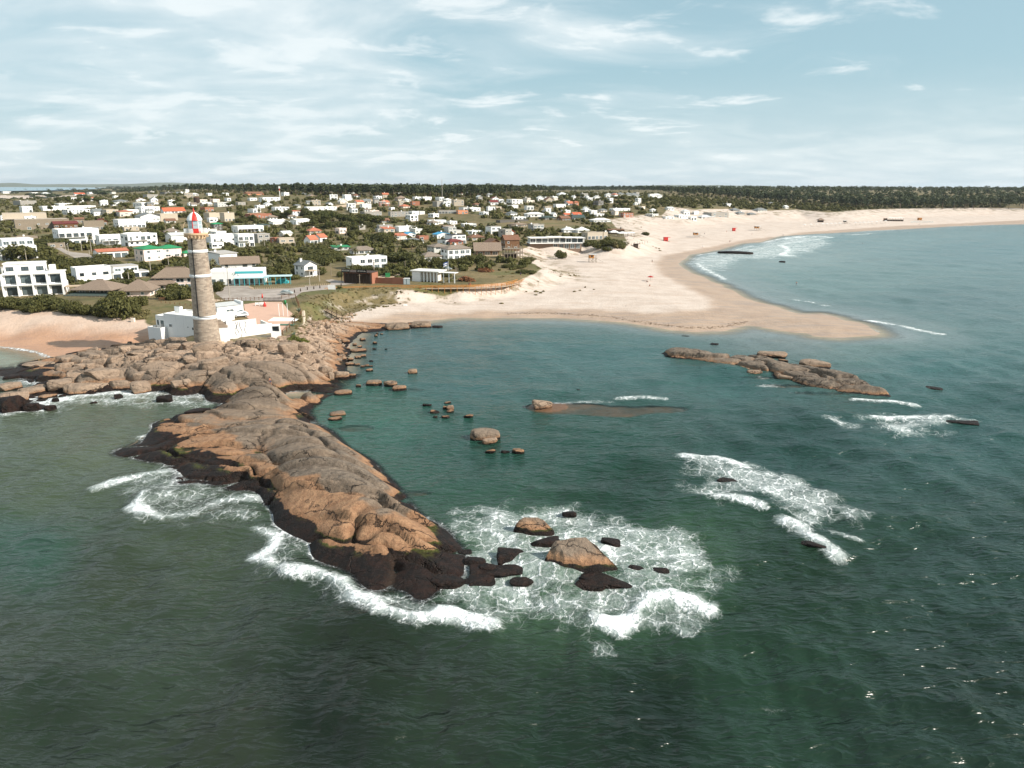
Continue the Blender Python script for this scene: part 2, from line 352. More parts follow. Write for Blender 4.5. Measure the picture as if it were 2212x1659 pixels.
def rbf(X, Y, chunk=40000):
    shp = X.shape; X = X.ravel(); Y = Y.ravel(); out = np.empty(len(X))
    for i in range(0, len(X), chunk):
        x = X[i:i+chunk, None]; y = Y[i:i+chunk, None]
        out[i:i+chunk] = _phi((x-CX[:, 0])**2+(y-CX[:, 1])**2) @ _w[:_n]+_w[_n]+x[:, 0]/100*_w[_n+1]+y[:, 0]/100*_w[_n+2]
    return out.reshape(shp)
def cells(X, Y, seeds, ang, stretch, chunk=30000):
    """nearest and second nearest stretched cell: distance to the joint, cell id, offset inside the cell"""
    ca, sa = math.cos(ang), math.sin(ang)
    S = np.stack([(seeds[:, 0]*ca+seeds[:, 1]*sa)/stretch, -seeds[:, 0]*sa+seeds[:, 1]*ca], 1)
    shp = X.shape; X = X.ravel(); Y = Y.ravel(); e = np.empty(len(X)); idx = np.empty(len(X), int); du = np.empty(len(X)); dv = np.empty(len(X))
    U = (X*ca+Y*sa)/stretch; Vv = -X*sa+Y*ca
    for i in range(0, len(X), chunk):
        d = (U[i:i+chunk, None]-S[:, 0])**2+(Vv[i:i+chunk, None]-S[:, 1])**2
        p = np.argpartition(d, 1, axis=1)[:, :2]; dd = np.take_along_axis(d, p, 1); o = np.argsort(dd, 1)
        p = np.take_along_axis(p, o, 1); dd = np.take_along_axis(dd, o, 1)
        gap = np.sqrt(((S[p[:, 0]]-S[p[:, 1]])**2).sum(1))
        e[i:i+chunk] = (dd[:, 1]-dd[:, 0])/(2*np.maximum(gap, .01)); idx[i:i+chunk] = p[:, 0]
        du[i:i+chunk] = U[i:i+chunk]-S[p[:, 0], 0]; dv[i:i+chunk] = Vv[i:i+chunk]-S[p[:, 0], 1]
    return [a.reshape(shp) for a in (e, idx, du, dv)]
RES = .29
gx = np.arange(-172, 14, RES); gy = np.arange(58, 250, RES)
PX_, PY_ = np.meshgrid(gx, gy)
_base = rbf(PX_, PY_)
_near = (_base > -2.6)
_rng = np.random.default_rng(5)
_s1 = _rng.uniform((-172, 58), (14, 250), (330, 2))                     # large slabs of the spit
_s2 = _rng.uniform((-172, 136), (-28, 250), (900, 2))                    # blocks of the shattered west side
def cells_where(msk, X, Y, *a):
    r = cells(X[msk], Y[msk], *a); o = []
    for q in r: g = np.zeros(X.shape, q.dtype); g[msk] = q; o.append(g)
    return o
_wst = _near & (PY_ > 138) & (PX_ < -30)
_e1, _i1, _u1, _v1 = cells_where(_near, PX_+fbm(PX_/7, PY_/7, 3)*6, PY_+fbm(PX_/7+40, PY_/7, 3)*5, _s1, R(-14), 2.4)
_e2, _i2, _u2, _v2 = cells_where(_wst, PX_+fbm(PX_/4, PY_/4, 3)*2.2, PY_+fbm(PX_/4+40, PY_/4, 3)*2.2, _s2, R(-8), 1.7)
_east = sst(PX_+ (PY_-150)*.15, -62, -50)
_block = sst(PY_, 141, 150)*(1-_east)                                   # west side of the headland
_tilt1 = _rng.normal(0, 1, (330, 3)); _tilt2 = _rng.normal(0, 1, (900, 3))
_live = sst(_base, -.6, .8)
_slab = (np.minimum(_e1, .9)/.9)**.7*.5-.36+_tilt1[_i1, 0]*.10+_u1*_tilt1[_i1, 1]*.045+_v1*_tilt1[_i1, 2]*.045
_slab -= .85*np.exp(-(_e1/.3)**2)*(.3+.7*(fbm(PX_/8, PY_/8, 2) > 0))
_blk = (np.clip(_e2, 0, .5)/.5)**.6*.8-.6+_tilt2[_i2, 0]*.38+_u2*_tilt2[_i2, 1]*.14+_v2*_tilt2[_i2, 2]*.14
_blk -= .75*np.exp(-(_e2/.2)**2)
_rough = fbm(PX_/9, PY_/9, 4)*.6+fbm(PX_/2.2+_i2*.0, PY_/2.2, 3)*.28
_sc = (PY_*.92+PX_*.20+fbm(PX_/16, PY_/16, 3)*9)/4.6+fbm(PX_/40+5, PY_/40, 2)*1.5
_saw = 1-(_sc % 1); _saw = np.where(_saw > .93, (1-_saw)/.07*.93, _saw)-.5
_ledge = _saw*(.35+1.5*np.clip(fbm(PX_/12+31, PY_/12, 3)+.25, 0, .7))*sst(_base, .6, 1.8)
_strata = np.abs(((PY_*.9+PX_*.18+fbm(PX_/10, PY_/10, 3)*7)/3.1) % 1-.5)   # long whaleback ribs running across the spit
_ribs = (np.sqrt(_strata*2)-.66)*.75*(1-_block)*sst(PY_, 60, 80)
PZ_ = _base+_live*(_slab*(1-_block)*.9+_blk*_block*.85+_rough*.42+_ribs*.15+_ledge*(1.15-.4*_block))
_tz = terrain(PX_[::3, ::3], PY_[::3, ::3])
def bil(xs, ys, G, X, Y):
    fx = np.clip((X-xs[0])/(xs[1]-xs[0]), 0, len(xs)-1.001); fy = np.clip((Y-ys[0])/(ys[1]-ys[0]), 0, len(ys)-1.001)
    i = fx.astype(int); j = fy.astype(int); a = fx-i; b = fy-j
    return (G[j, i]*(1-a)+G[j, i+1]*a)*(1-b)+(G[j+1, i]*(1-a)+G[j+1, i+1]*a)*b
_TZ = bil(gx[::3], gy[::3], _tz, PX_, PY_)
def rock_h(X, Y):
    z = bil(gx, gy, PZ_, X, Y)
    return np.where((X > gx[0]) & (X < gx[-1]) & (Y > gy[0]) & (Y < gy[-1]), z, -9)
# keep the patch only where it is rock: not below deep water, not under the sand or the compound
_keep = (PZ_ > -2.2) & (PZ_ > _TZ-.9) & ~((PY_ > 184) & (PX_ < -38) & (PZ_ < _TZ-.3))
TOPZ = None
def ground(X, Y):
    X = np.atleast_1d(np.asarray(X, float)); Y = np.atleast_1d(np.asarray(Y, float))
    return np.maximum(terrain(X, Y), rock_h(X, Y))
def hits(P, zmin=None):
    """first point of the ground (or the sea plane) along each pixel's ray"""
    D = rays(P); D = D/D[:, 1:2]; Ys = np.geomspace(45, 9000, 420)
    out = []
    Xg = D[:, 0:1]*Ys; Yg = np.broadcast_to(Ys, Xg.shape); Zg = CAM_H+D[:, 2:3]*Ys
    G = np.maximum(ground(Xg, Yg), -.02 if zmin is None else zmin)
    below = Zg < G
    k = np.where(below.any(1), below.argmax(1), len(Ys)-1); k = np.maximum(k, 1)
    r = np.arange(len(D)); g0 = Zg[r, k-1]-G[r, k-1]; g1 = Zg[r, k]-G[r, k]
    t = np.clip(g0/np.maximum(g0-g1, 1e-9), 0, 1); y = Ys[k-1]*(1-t)+Ys[k]*t
    return np.stack([D[:, 0]*y, y, CAM_H+D[:, 2]*y], 1)
def hit(x, y): return hits([(x, y)])[0]

# ------------------------------------------------------------------ ground materials
m, t, b, _ = material('ground_sand_and_turf')
pos = t.new('ShaderNodeNewGeometry').outputs['Position']
veg, wet, warm, scrub = t.attr('veg'), t.attr('wet'), t.attr('warm'), t.attr('scrub')
n_big = t.noise(pos, .02, 5, .6); n_mid = t.noise(pos, .11, 5, .65); n_fine = t.noise(pos, .8, 4, .6)
sand = t.mix(t.ss(n_mid, .35, .7), srgb(196, 183, 171), srgb(181, 166, 153))
sand = t.mix(t.math('MULTIPLY', warm, .38), sand, srgb(200, 163, 134))
streak = t.noise(t.scale(pos, (.05, .5, 1), R(12)), 1.0, 5, .65, .5)
sand = t.mix(t.math('MULTIPLY', t.ss(streak, .50, .70), .5), sand, srgb(172, 146, 126))
wetc = t.mix(t.ss(n_mid, .4, .65), srgb(176, 151, 128), srgb(164, 139, 117))
wl = t.math('MULTIPLY', t.ss(streak, .46, .62), .6)
wetc = t.mix(wl, wetc, srgb(146, 132, 122))
wetc = t.mix(t.math('MULTIPLY', warm, .45), wetc, srgb(178, 120, 80))
sand = t.mix(wet, sand, wetc)
grass = t.ramp(n_mid, [(.25, srgb(62, 60, 34)), (.45, srgb(94, 86, 54)), (.62, srgb(118, 104, 74)), (.8, srgb(76, 74, 42))])
grass = t.mix(t.ss(n_big, .42, .62), grass, srgb(121, 105, 72))
green = t.ss(t.noise(pos, .05, 4, .6), .5, .62)
grass = t.mix(t.math('MULTIPLY', green, .55), grass, srgb(77, 88, 42))
grass = t.mix(t.math('MULTIPLY', t.ss(n_fine, .45, .7), .5), grass, srgb(54, 54, 30))
vm = t.ss(t.math('ADD', veg, t.math('MULTIPLY', t.math('SUBTRACT', n_mid, .5), .9)), .38, .62)
patch = t.math('MULTIPLY', scrub, t.ss(t.math('ADD', n_mid, t.math('MULTIPLY', n_fine, .35)), .68, .80))
vm = t.math('MAXIMUM', vm, patch)
# inland bare ground and woodland floor
col = t.mix(vm, sand, grass)
col = t.mix(t.ss(t.attr('rocky'), .2, .5), col, t.mix(n_mid, srgb(120, 88, 62), srgb(82, 62, 46)))
t.put(b.inputs['Base Color'], col)
t.put(b.inputs['Roughness'], t.math('SUBTRACT', .95, t.math('MULTIPLY', wet, .5)))
b.inputs['Specular IOR Level'].default_value = .35
t.put(b.inputs['Normal'], t.bump(t.math('ADD', t.noise(pos, 1.6, 5, .6), t.math('MULTIPLY', t.noise(pos, .35, 4), 1.6)), .55, .35))
G_MAT = m

m, t, b, _ = material('granite')
geo = t.new('ShaderNodeNewGeometry'); pos = geo.outputs['Position']
sp = t.new('ShaderNodeSeparateXYZ'); t.put(sp.inputs[0], pos)
z = sp.outputs[2]; ex = t.attr('expo'); cellv = t.attr('cellv'); paler = t.attr('paler')
n1 = t.noise(pos, .16, 5, .6); n2 = t.noise(pos, .9, 5, .65); n3 = t.noise(pos, 5.0, 3, .6)
nz = t.math('ADD', t.math('MULTIPLY', t.math('SUBTRACT', n1, .5), 1.9), t.math('MULTIPLY', t.math('SUBTRACT', n2, .5), 1.1))
zz = t.math('ADD', z, nz)
grey = t.mix(t.ss(n2, .3, .7), srgb(84, 75, 66), srgb(134, 121, 106))
grey = t.mix(t.math('MULTIPLY', cellv, .5), grey, srgb(150, 128, 106))
grey = t.mix(t.math('MULTIPLY', t.ss(n1, .5, .62), .5), grey, srgb(92, 80, 68))
tan = t.mix(t.ss(n2, .35, .7), srgb(168, 131, 99), srgb(138, 103, 76))
pale = t.mix(t.ss(n2, .3, .7), srgb(184, 160, 138), srgb(150, 128, 108))
up = t.mix(paler, grey, pale)
line = t.math('SUBTRACT', t.math('ADD', .95, t.math('MULTIPLY', ex, .85)), t.attr('lineoff'))
tz = t.attr('tanside')
col = t.mix(t.ss(t.math('SUBTRACT', zz, t.math('ADD', line, t.math('MULTIPLY', tz, 2.6))), -.45, .55), tan, up)
lines = t.noise(t.scale(pos, (.25, 2.2, 2.2), R(-14)), 1.2, 4, .6, .4)
col = t.mix(t.math('MULTIPLY', t.ss(lines, .58, .70), .45), col, srgb(84, 66, 50))
band = t.math('ADD', .18, t.math('MULTIPLY', ex, 1.15))
dz = t.math('SUBTRACT', t.math('ADD', z, t.math('MULTIPLY', nz, .55)), band)
weed = t.mix(t.ss(n2, .42, .62), srgb(22, 16, 13), srgb(40, 25, 19))
weed = t.mix(t.math('MULTIPLY', t.ss(n3, .55, .75), .5), weed, srgb(62, 44, 30))
algae = t.math('MULTIPLY', t.math('MULTIPLY', t.ss(dz, -.35, -.02), t.ss(n1, .46, .60)), ex)
weed = t.mix(algae, weed, srgb(74, 78, 30))
dark = t.ss(dz, .06, -.06)
col = t.mix(dark, col, weed)
wetl = t.math('MULTIPLY', t.ss(dz, .5, .0), .35)
col = t.mix(t.math('MULTIPLY', wetl, t.math('SUBTRACT', 1, dark)), col, srgb(128, 88, 58))
ck = t.vmath('ADD', pos, t.vmath('SCALE', t.vmath('SUBTRACT', t.noise(pos, .35, 4, .6, out=1), (.5, .5, .5)), scale=3.5))
ce = t.voro(t.scale(ck, (.10, .22, .22), R(-14)), 1.0, 'DISTANCE_TO_EDGE'); crk = t.math('MULTIPLY', t.ss(ce, .022, .0), t.ss(n1, .40, .55))
col = t.mix(t.math('MULTIPLY', crk, .8), col, srgb(44, 36, 30))
crev = t.attr('crev')
col = t.mix(t.math('MULTIPLY', crev, .6), col, srgb(60, 48, 38))
t.put(b.inputs['Base Color'], col)
t.put(b.inputs['Roughness'], t.lin(dark, 0, 1, .85, .6)); t.put(b.inputs['Specular IOR Level'], t.lin(dark, 0, 1, .35, .22))
hh = t.math('SUBTRACT', t.math('ADD', t.math('MULTIPLY', t.noise(pos, 1.0, 8, .68), 1.3), t.math('MULTIPLY', lines, .6)), t.math('MULTIPLY', crk, .8))
t.put(b.inputs['Normal'], t.bump(hh, .9, .62))
ROCK_MAT = m

# ------------------------------------------------------------------ terrain sheet
def polar(r0, r1, nr, a, na):
    r = np.geomspace(r0, r1, nr); th = np.linspace(-R(a), R(a), na)
    return r[:, None]*np.sin(th), r[:, None]*np.cos(th)
TX, TY = polar(42, 24000, 660, 55, 600)
TZ = terrain(TX, TY)
_rk = rock_h(TX, TY)
_d = sdf(COAST, TX, TY); _t = sdf(TOWN, TX, TY); _dr = sdf(DRY, TX, TY)
GRASSB = [tuple(p) for p in at([(655,694),(668,668),(700,652),(760,640),(864,632),(864,641),(800,652),(760,662),(730,675),(700,674),(690,690),(670,715),(645,725)], 3.8)]
_veg = np.maximum(sst(_t, -4, 3), sst(sdf(GRASSB, TX, TY), -1.5, 2)*.62)
_wet = 1-sst(_dr+fbm(TX/9, TY/9, 3)*6, -2, 5)
_warm = sst(-TX/np.maximum(TY, 1), .33, .45)*(1-sst(TY, 900, 1500))
_scrub = sst(_t, -40, -4)*(1-_veg)*sst(TY, 285, 340)*sst(_d, 30, 70)
_bank = sst(_t, -15, -2)*(1-_veg)*(1-sst(TY, 285, 320))*sst(TX, -75, -40)
_scrub = np.maximum(_scrub, _bank*.9)
TZ2 = np.where(_rk > TZ, TZ-.5, TZ)
V = np.stack([TX, TY, TZ2], -1).reshape(-1, 3)
F = grid_faces(*TX.shape, (TZ > -4).ravel())
V, F, at_ = compact(V, F, dict(veg=_veg.ravel(), wet=_wet.ravel(), warm=_warm.ravel(), scrub=_scrub.ravel(), rocky=rocky_at(TX, TY).ravel()))
tag(mesh_obj('ground', V, F, G_MAT, smooth=True, attrs=at_), kind='structure')
# rock patch
_ex = expo_at(PX_, PY_)
_ex = np.maximum(_ex, 0)
_cv = np.where(_block > .5, _rng.random(900)[_i2], _rng.random(330)[_i1])
_cr = np.where(_block > .5, np.exp(-(_e2/.16)**2), np.exp(-(_e1/.2)**2))*.9
_cr = np.maximum(_cr, (_saw+.5 < .07)*(_ledge > -9)*sst(_base, .8, 2)*.5)
TANZ = [tuple(p) for p in at([(345,905),(400,905),(440,925),(500,955),(545,985),(575,1000),(610,1015),(640,1045),(700,1050),(730,1075),(790,1090),(830,1125),(880,1125),(900,1100),(960,1130),(1010,1190),(900,1260),(700,1200),(560,1080),(540,1000),(400,985),(330,960)], 2.2)]
_tan = sst(sdf(TANZ, PX_, PY_)+fbm(PX_/4, PY_/4, 3)*4, -1.2, 1.6)
_pal = sst(PY_, 146, 164)*(.5+.5*sst(PX_, -100, -70))
V = np.stack([PX_, PY_, np.where(_keep, PZ_, PZ_)], -1).reshape(-1, 3)
F = grid_faces(*PX_.shape, _keep.ravel())
V, F, at_ = compact(V, F, dict(expo=_ex.ravel(), cellv=_cv.ravel(), crev=_cr.ravel(), paler=_pal.ravel(), tanside=_tan.ravel()))
tag(mesh_obj('rock_headland', V, F, ROCK_MAT, smooth=True, attrs=at_), kind='structure')

# ------------------------------------------------------------------ the sea
def pline(pts, X, Y):
    P = at(pts, 0.0); best = np.full(X.shape, 1e9)
    for a, c in zip(P[:-1], P[1:]):
        e = c-a; L = max((e**2).sum(), 1e-9); tt = np.clip(((X-a[0])*e[0]+(Y-a[1])*e[1])/L, 0, 1)
        best = np.minimum(best, np.hypot(X-a[0]-tt*e[0], Y-a[1]-tt*e[1]))
    return best
# breaking crests: points, half width (m), strength, crest height (m)
CRESTS = [([(622,1236),(690,1243),(740,1268),(770,1294),(830,1322),(900,1334),(960,1328),(1010,1334),(1060,1350)],1.3,1.0,.6),
 ([(1285,1340),(1330,1356),(1370,1332),(1400,1302),(1450,1288),(1500,1304),(1526,1316)],1.3,1.1,.5),
 ([(1483,988),(1540,992),(1600,1005)],1.6,1.0,.45),([(1550,1072),(1600,1082),(1640,1096)],1.0,.9,.35),([(1712,1130),(1745,1158),(1800,1190)],1.5,1.05,.5),([(1798,1152),(1855,1166)],.8,.8,.25),
 ([(1200,872),(1250,868),(1320,868)],1.0,.5,.05),([(1335,863),(1380,860),(1435,864)],1.0,.62,.1),([(1850,862),(1910,868),(1976,876)],1.1,.9,.25),([(1885,897),(1960,898),(2040,904)],1.2,.95,.3),
 ([(85,872),(125,864),(165,856),(200,856),(241,849),(279,853),(301,850),(335,852)],1.6,.95,.25),([(340,856),(420,862),(450,872)],1.5,.55,.1),([(0,895),(25,895),(50,888)],1.5,.8,.2),
 ([(205,1055),(290,1032),(350,1020),(385,1016)],1.2,.7,.15),([(316,1066),(288,1090),(312,1112),(348,1122)],1.1,.9,.3),([(350,1120),(420,1110),(470,1085),(540,1080),(580,1075)],1.2,.6,.1),
 ([(552,1138),(600,1158),(592,1182),(560,1200)],.9,.8,.1),([(560,1200),(590,1225),(640,1238)],1.0,.8,.2),([(300,945),(335,940)],1.4,.6,.1),([(400,893),(440,885)],1.5,.5,.1),
 ([(0,750),(33,753),(78,761),(108,772)],.7,.9,.1),([(1874,693),(1920,700),(1975,712),(2030,722)],1.3,.9,.25),([(1718,648),(1750,653),(1785,661)],1.2,.7,.2),
 ([(1507,569),(1515,578),(1535,588),(1563,603)],1.6,.8,.2),([(1500,553),(1525,548),(1580,543),(1625,531)],1.4,.6,.1),([(1690,530),(1702,540),(1690,551),(1712,552)],3.0,.9,.3),([(1700,516),(1750,510),(1795,513)],3.0,.75,.2),
 ([(1690,527),(1740,520),(1775,517)],3,.7,.2),([(1650,524),(1685,516),(1730,510)],2.5,.7,.1),([(1830,508),(1885,505)],2.5,.7,.1),([(2048,489),(2130,486),(2212,483)],2.2,.85,.1),([(1860,500),(1950,496)],2,.6,.1),
 ([(1604,643),(1642,656),(1694,670),(1756,681),(1807,687),(1857,700),(1895,716)],.8,.45,.05),([(1760,676),(1850,688)],.6,.35,.05),([(1790,908),(1850,920)],1.2,.5,.1),([(2050,905),(2110,915)],1.0,.6,.1)]
# lacy foam: outline, strength, feather (m)
LACE = [([(985,1150),(1060,1096),(1130,1104),(1250,1094),(1350,1112),(1450,1152),(1530,1192),(1562,1232),(1540,1262),(1430,1280),(1340,1256),(1200,1280),(1120,1310),(1010,1316),(930,1260),(905,1236),(1010,1190)],0.54,5),
 ([(1487,990),(1560,992),(1640,1010),(1720,1045),(1805,1080),(1835,1112),(1770,1128),(1700,1102),(1620,1062),(1545,1082),(1500,1035)],.58,4),
 ([(1880,896),(2045,905),(2000,932),(1960,942),(1900,912)],.58,5),([(1790,900),(1850,915),(1820,925)],.5,3),([(980,1100),(1050,1094),(1010,1150)],.42,3),
 ([(280,1060),(340,1000),(420,1020),(560,1070),(560,1120),(420,1130),(320,1125)],.34,4),([(640,1240),(760,1270),(880,1300),(1040,1310),(1060,1345),(900,1350),(740,1300)],.42,2),
 ([(80,866),(200,850),(340,848),(440,860),(420,880),(200,875),(90,892)],.42,4),([(1490,560),(1620,535),(1700,515),(1780,508),(1790,530),(1700,556),(1600,560),(1530,590)],.46,12),
 ([(1290,1350),(1400,1290),(1530,1290),(1540,1340),(1480,1370),(1380,1340)],.5,2),([(1270,1380),(1310,1385),(1300,1410)],.42,2),([(1150,1260),(1300,1240),(1450,1260),(1540,1300),(1400,1340),(1280,1350),(1150,1310)],.5,4),([(1660,1490),(1700,1520),(1650,1520)],.25,2),([(900,1240),(1020,1200),(1150,1290),(1060,1330),(950,1300)],.5,3),([(620,1140),(560,1190),(560,1230),(640,1245),(660,1215)],.3,4)]
SX, SY = polar(24, 20000, 900, 57, 710)
_td = sdf(COAST, SX, SY)
sel = (_td < 14) | (SY < 250)
bed = np.full(SX.shape, 5.0); bed[sel] = np.maximum(terrain(SX[sel], SY[sel]), rock_h(SX[sel], SY[sel]))
dep = -bed
ex_s = expo_at(SX, SY)
foam = np.zeros(SX.shape); lift = np.zeros(SX.shape)
wv = fbm(SX/3.5, SY/3.5, 3)
def near_box(P, mrg):
    return (SX > P[:, 0].min()-mrg) & (SX < P[:, 0].max()+mrg) & (SY > P[:, 1].min()-mrg) & (SY < P[:, 1].max()+mrg)
for pts, w, s, h in CRESTS:
    k = near_box(at(pts, 0.0), w*5)
    d = pline(pts, SX[k], SY[k])+wv[k]*w*1.6
    foam[k] = np.maximum(foam[k], s*np.exp(-(np.maximum(d, 0)/w)**2)); lift[k] = np.maximum(lift[k], h*np.exp(-(d/(w*1.15))**2))
for pts, s, fe in LACE:
    k = near_box(at(pts, 0.0), fe*4)
    d = sdf(at(pts, 0.0), SX[k], SY[k])+wv[k]*fe*1.6
    foam[k] = np.maximum(foam[k], s*sst(d, -fe, fe*.7))
# wash where waves reach exposed rock
rim = np.exp(-(np.maximum(dep-.05, 0)/.42)**2)*ex_s*(_td > -1e9)*(SY < 190)
foam = np.maximum(foam, rim*(.15+.8*np.clip(fbm(SX/9, SY/9, 3)+.12, 0, .5)*2))
sandrim = np.exp(-(np.maximum(dep, 0)/.05)**2)*sst(SY, 300, 420)
foam = np.maximum(foam, sandrim*.45)
# waves
th0 = R(250); Z = np.zeros(SX.shape); rr = np.hypot(SX, SY)
wr = np.random.default_rng(3)
for k in range(34):
    L = 2.2*(1.09**k)*(.9+.2*wr.random()); th = th0+wr.normal(0, .5); amp = .0165*L**.55*(.6+.8*wr.random())
    res = np.maximum(rr*.0073, rr*R(114/710)); fade = np.clip((L-2.2*res)/(2.5*res), 0, 1)
    ph = 2*math.pi/L*(SX*math.cos(th)+SY*math.sin(th)+fbm(SX/70, SY/70, 2)*6)+wr.random()*6.28
    Z += amp*fade*np.sin(ph)
damp = np.clip(dep/2.0, .05, 1)*(.5+.5*ex_s)
Z = Z*damp*1.0+lift*np.clip(dep+.6, .3, 1)
# the water's own colour: silty green in the open, grey and sandy to the west, teal in the bay
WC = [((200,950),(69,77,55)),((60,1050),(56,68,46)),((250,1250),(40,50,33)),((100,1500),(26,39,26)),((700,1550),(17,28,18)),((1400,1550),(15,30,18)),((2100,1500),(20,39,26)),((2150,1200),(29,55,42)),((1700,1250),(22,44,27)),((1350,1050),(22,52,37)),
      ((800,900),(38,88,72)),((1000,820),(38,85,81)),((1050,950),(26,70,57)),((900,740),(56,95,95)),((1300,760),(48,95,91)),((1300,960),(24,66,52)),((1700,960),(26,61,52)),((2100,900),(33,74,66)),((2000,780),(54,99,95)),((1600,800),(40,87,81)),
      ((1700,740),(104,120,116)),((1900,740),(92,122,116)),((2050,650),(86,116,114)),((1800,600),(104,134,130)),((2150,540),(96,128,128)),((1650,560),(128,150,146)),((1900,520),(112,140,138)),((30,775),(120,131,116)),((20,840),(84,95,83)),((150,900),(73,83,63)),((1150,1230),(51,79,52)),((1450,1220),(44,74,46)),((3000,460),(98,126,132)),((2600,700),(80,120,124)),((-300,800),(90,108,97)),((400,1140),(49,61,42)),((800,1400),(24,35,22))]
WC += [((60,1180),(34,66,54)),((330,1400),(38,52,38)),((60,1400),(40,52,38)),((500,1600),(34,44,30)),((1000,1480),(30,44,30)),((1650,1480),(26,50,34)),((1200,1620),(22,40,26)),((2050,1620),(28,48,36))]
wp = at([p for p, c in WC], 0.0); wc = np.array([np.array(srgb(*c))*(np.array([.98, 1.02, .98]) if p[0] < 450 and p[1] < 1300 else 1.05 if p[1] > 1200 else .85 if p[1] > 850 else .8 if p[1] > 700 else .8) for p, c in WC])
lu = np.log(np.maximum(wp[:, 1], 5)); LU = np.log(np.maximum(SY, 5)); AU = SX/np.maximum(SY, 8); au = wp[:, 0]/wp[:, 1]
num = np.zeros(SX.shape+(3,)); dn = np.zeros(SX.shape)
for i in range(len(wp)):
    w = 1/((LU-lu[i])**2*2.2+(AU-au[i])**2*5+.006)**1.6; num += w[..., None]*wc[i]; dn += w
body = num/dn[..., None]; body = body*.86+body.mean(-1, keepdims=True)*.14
V = np.stack([SX, SY, Z], -1).reshape(-1, 3)
F = grid_faces(*SX.shape, (bed < .9).ravel())
V, F, at_ = compact(V, F, dict(foam=foam.ravel(), depth=dep.ravel(), body=body.reshape(-1, 3), expo=ex_s.ravel(), sandy=sst(SY+.25*SX, 205, 245).ravel()))
m, t, b, out = material('sea_water')
pos = t.new('ShaderNodeNewGeometry').outputs['Position']
fa, dp, bc = t.attr('foam'), t.attr('depth'), t.attr('body', 'Color')
wind = t.scale(pos, (.5, 1.35, 1), R(-14))
dst = t.new('ShaderNodeCameraData').outputs['View Distance'] if False else None
r1 = t.noise(wind, .66, 2, .45, .3); r2 = t.noise(t.scale(pos, (.6, 1.5, 1), R(12)), 1.5, 2, .5, .3); r3 = t.noise(t.scale(pos, (.5, 1.2, 1), R(-24)), .17, 2, .5, .4)
rdg = lambda v: t.math('SUBTRACT', 1.0, t.math('ABSOLUTE', t.math('SUBTRACT', t.math('MULTIPLY', v, 2.0), 1.0)))
r1 = t.math('ADD', t.math('MULTIPLY', rdg(r1), .75), t.math('MULTIPLY', r1, .5)); r2 = rdg(r2)
hgt = t.math('ADD', t.math('MULTIPLY', r1, 1.0), t.math('ADD', t.math('MULTIPLY', r2, .16), t.math('MULTIPLY', r3, 1.3)))
nrm = t.bump(hgt, 1.0, .48)
# lacy foam: joints of stretched, warped cells, widened where there is more foam
warp = t.vmath('ADD', pos, t.vmath('SCALE', t.vmath('SUBTRACT', t.noise(pos, .45, 4, .6, out=1), (.5, .5, .5)), scale=3.2))
wsc = t.scale(warp, (1, .8, 0))
va = t.voro(wsc, .55, 'DISTANCE_TO_EDGE'); vb = t.voro(wsc, 1.5, 'DISTANCE_TO_EDGE')
fn = t.noise(pos, .35, 5, .62); ff = t.noise(pos, 2.4, 4, .6)
fl_ = t.noise(t.scale(pos, (1, 1.3, 1)), .11, 4, .6)
amt = t.math('ADD', fa, t.math('ADD', t.math('MULTIPLY', t.math('SUBTRACT', fn, .5), .8), t.math('MULTIPLY', t.math('SUBTRACT', fl_, .5), .9)))
amt = t.math('MULTIPLY', t.math('MAXIMUM', amt, 0.0), t.ss(fa, .04, .2))
a2 = t.math('MULTIPLY', amt, amt); fw_ = t.ss(ff, .3, .75, .45, 1.5); la = t.math('SUBTRACT', t.math('MULTIPLY', t.math('MULTIPLY', a2, .30), fw_), va); lb = t.math('SUBTRACT', t.math('MULTIPLY', t.math('MULTIPLY', a2, .36), fw_), vb)
lace = t.math('MULTIPLY', t.math('MAXIMUM', t.ss(la, -.05, .10), t.math('MULTIPLY', t.ss(lb, -.06, .14), .55)), .9)
wash = t.math('MULTIPLY', t.ss(t.math('ADD', amt, t.math('MULTIPLY', t.math('SUBTRACT', ff, .5), .5)), .22, .95), .6)
solid = t.ss(t.math('ADD', amt, t.math('MULTIPLY', t.math('SUBTRACT', ff, .5), .8)), .76, 1.05)
fm = t.math('MULTIPLY', t.math('MAXIMUM', t.math('MAXIMUM', lace, wash), solid), t.ss(amt, .06, .34), clamp=True)
haze_f = t.math('MULTIPLY', t.ss(amt, .15, .8), .28)          # fine bubbles under the surface pale the water
bcol = t.mix(haze_f, bc, srgb(120, 150, 138))
bcol = t.mix(t.math('MULTIPLY', t.ss(dp, 1.5, .3), t.math('MULTIPLY', t.attr('sandy'), .75)), bcol, srgb(132, 140, 140))
patchy = t.noise(t.scale(pos, (.018, .05, 1), R(-14)), 1.0, 5, .6, .6)
bcol = t.mix(t.ss(patchy, .35, .7, 0, .25), bcol, t.mix(.5, bcol, (0, 0, 0)))
t.put(b.inputs['Base Color'], bcol); b.inputs['Roughness'].default_value = .21; b.inputs['IOR'].default_value = 1.33; b.inputs['Specular IOR Level'].default_value = .5
t.put(b.inputs['Normal'], nrm)
tr = t.new('ShaderNodeBsdfTransparent'); t.put(tr.inputs[0], rgba((.86, .93, .92)))
gl = t.new('ShaderNodeBsdfGlossy'); t.put(gl.inputs['Normal'], nrm); gl.inputs['Roughness'].default_value = .1
clear = t.mixsh(.06, tr.outputs[0], gl.outputs[0])
dn_ = t.math('ADD', dp, t.math('MULTIPLY', t.math('SUBTRACT', fn, .5), .12))
op = t.ss(dn_, -.03, .62, 0.0, 1.0)
body_sh = t.mixsh(op, clear, b.outputs[0])
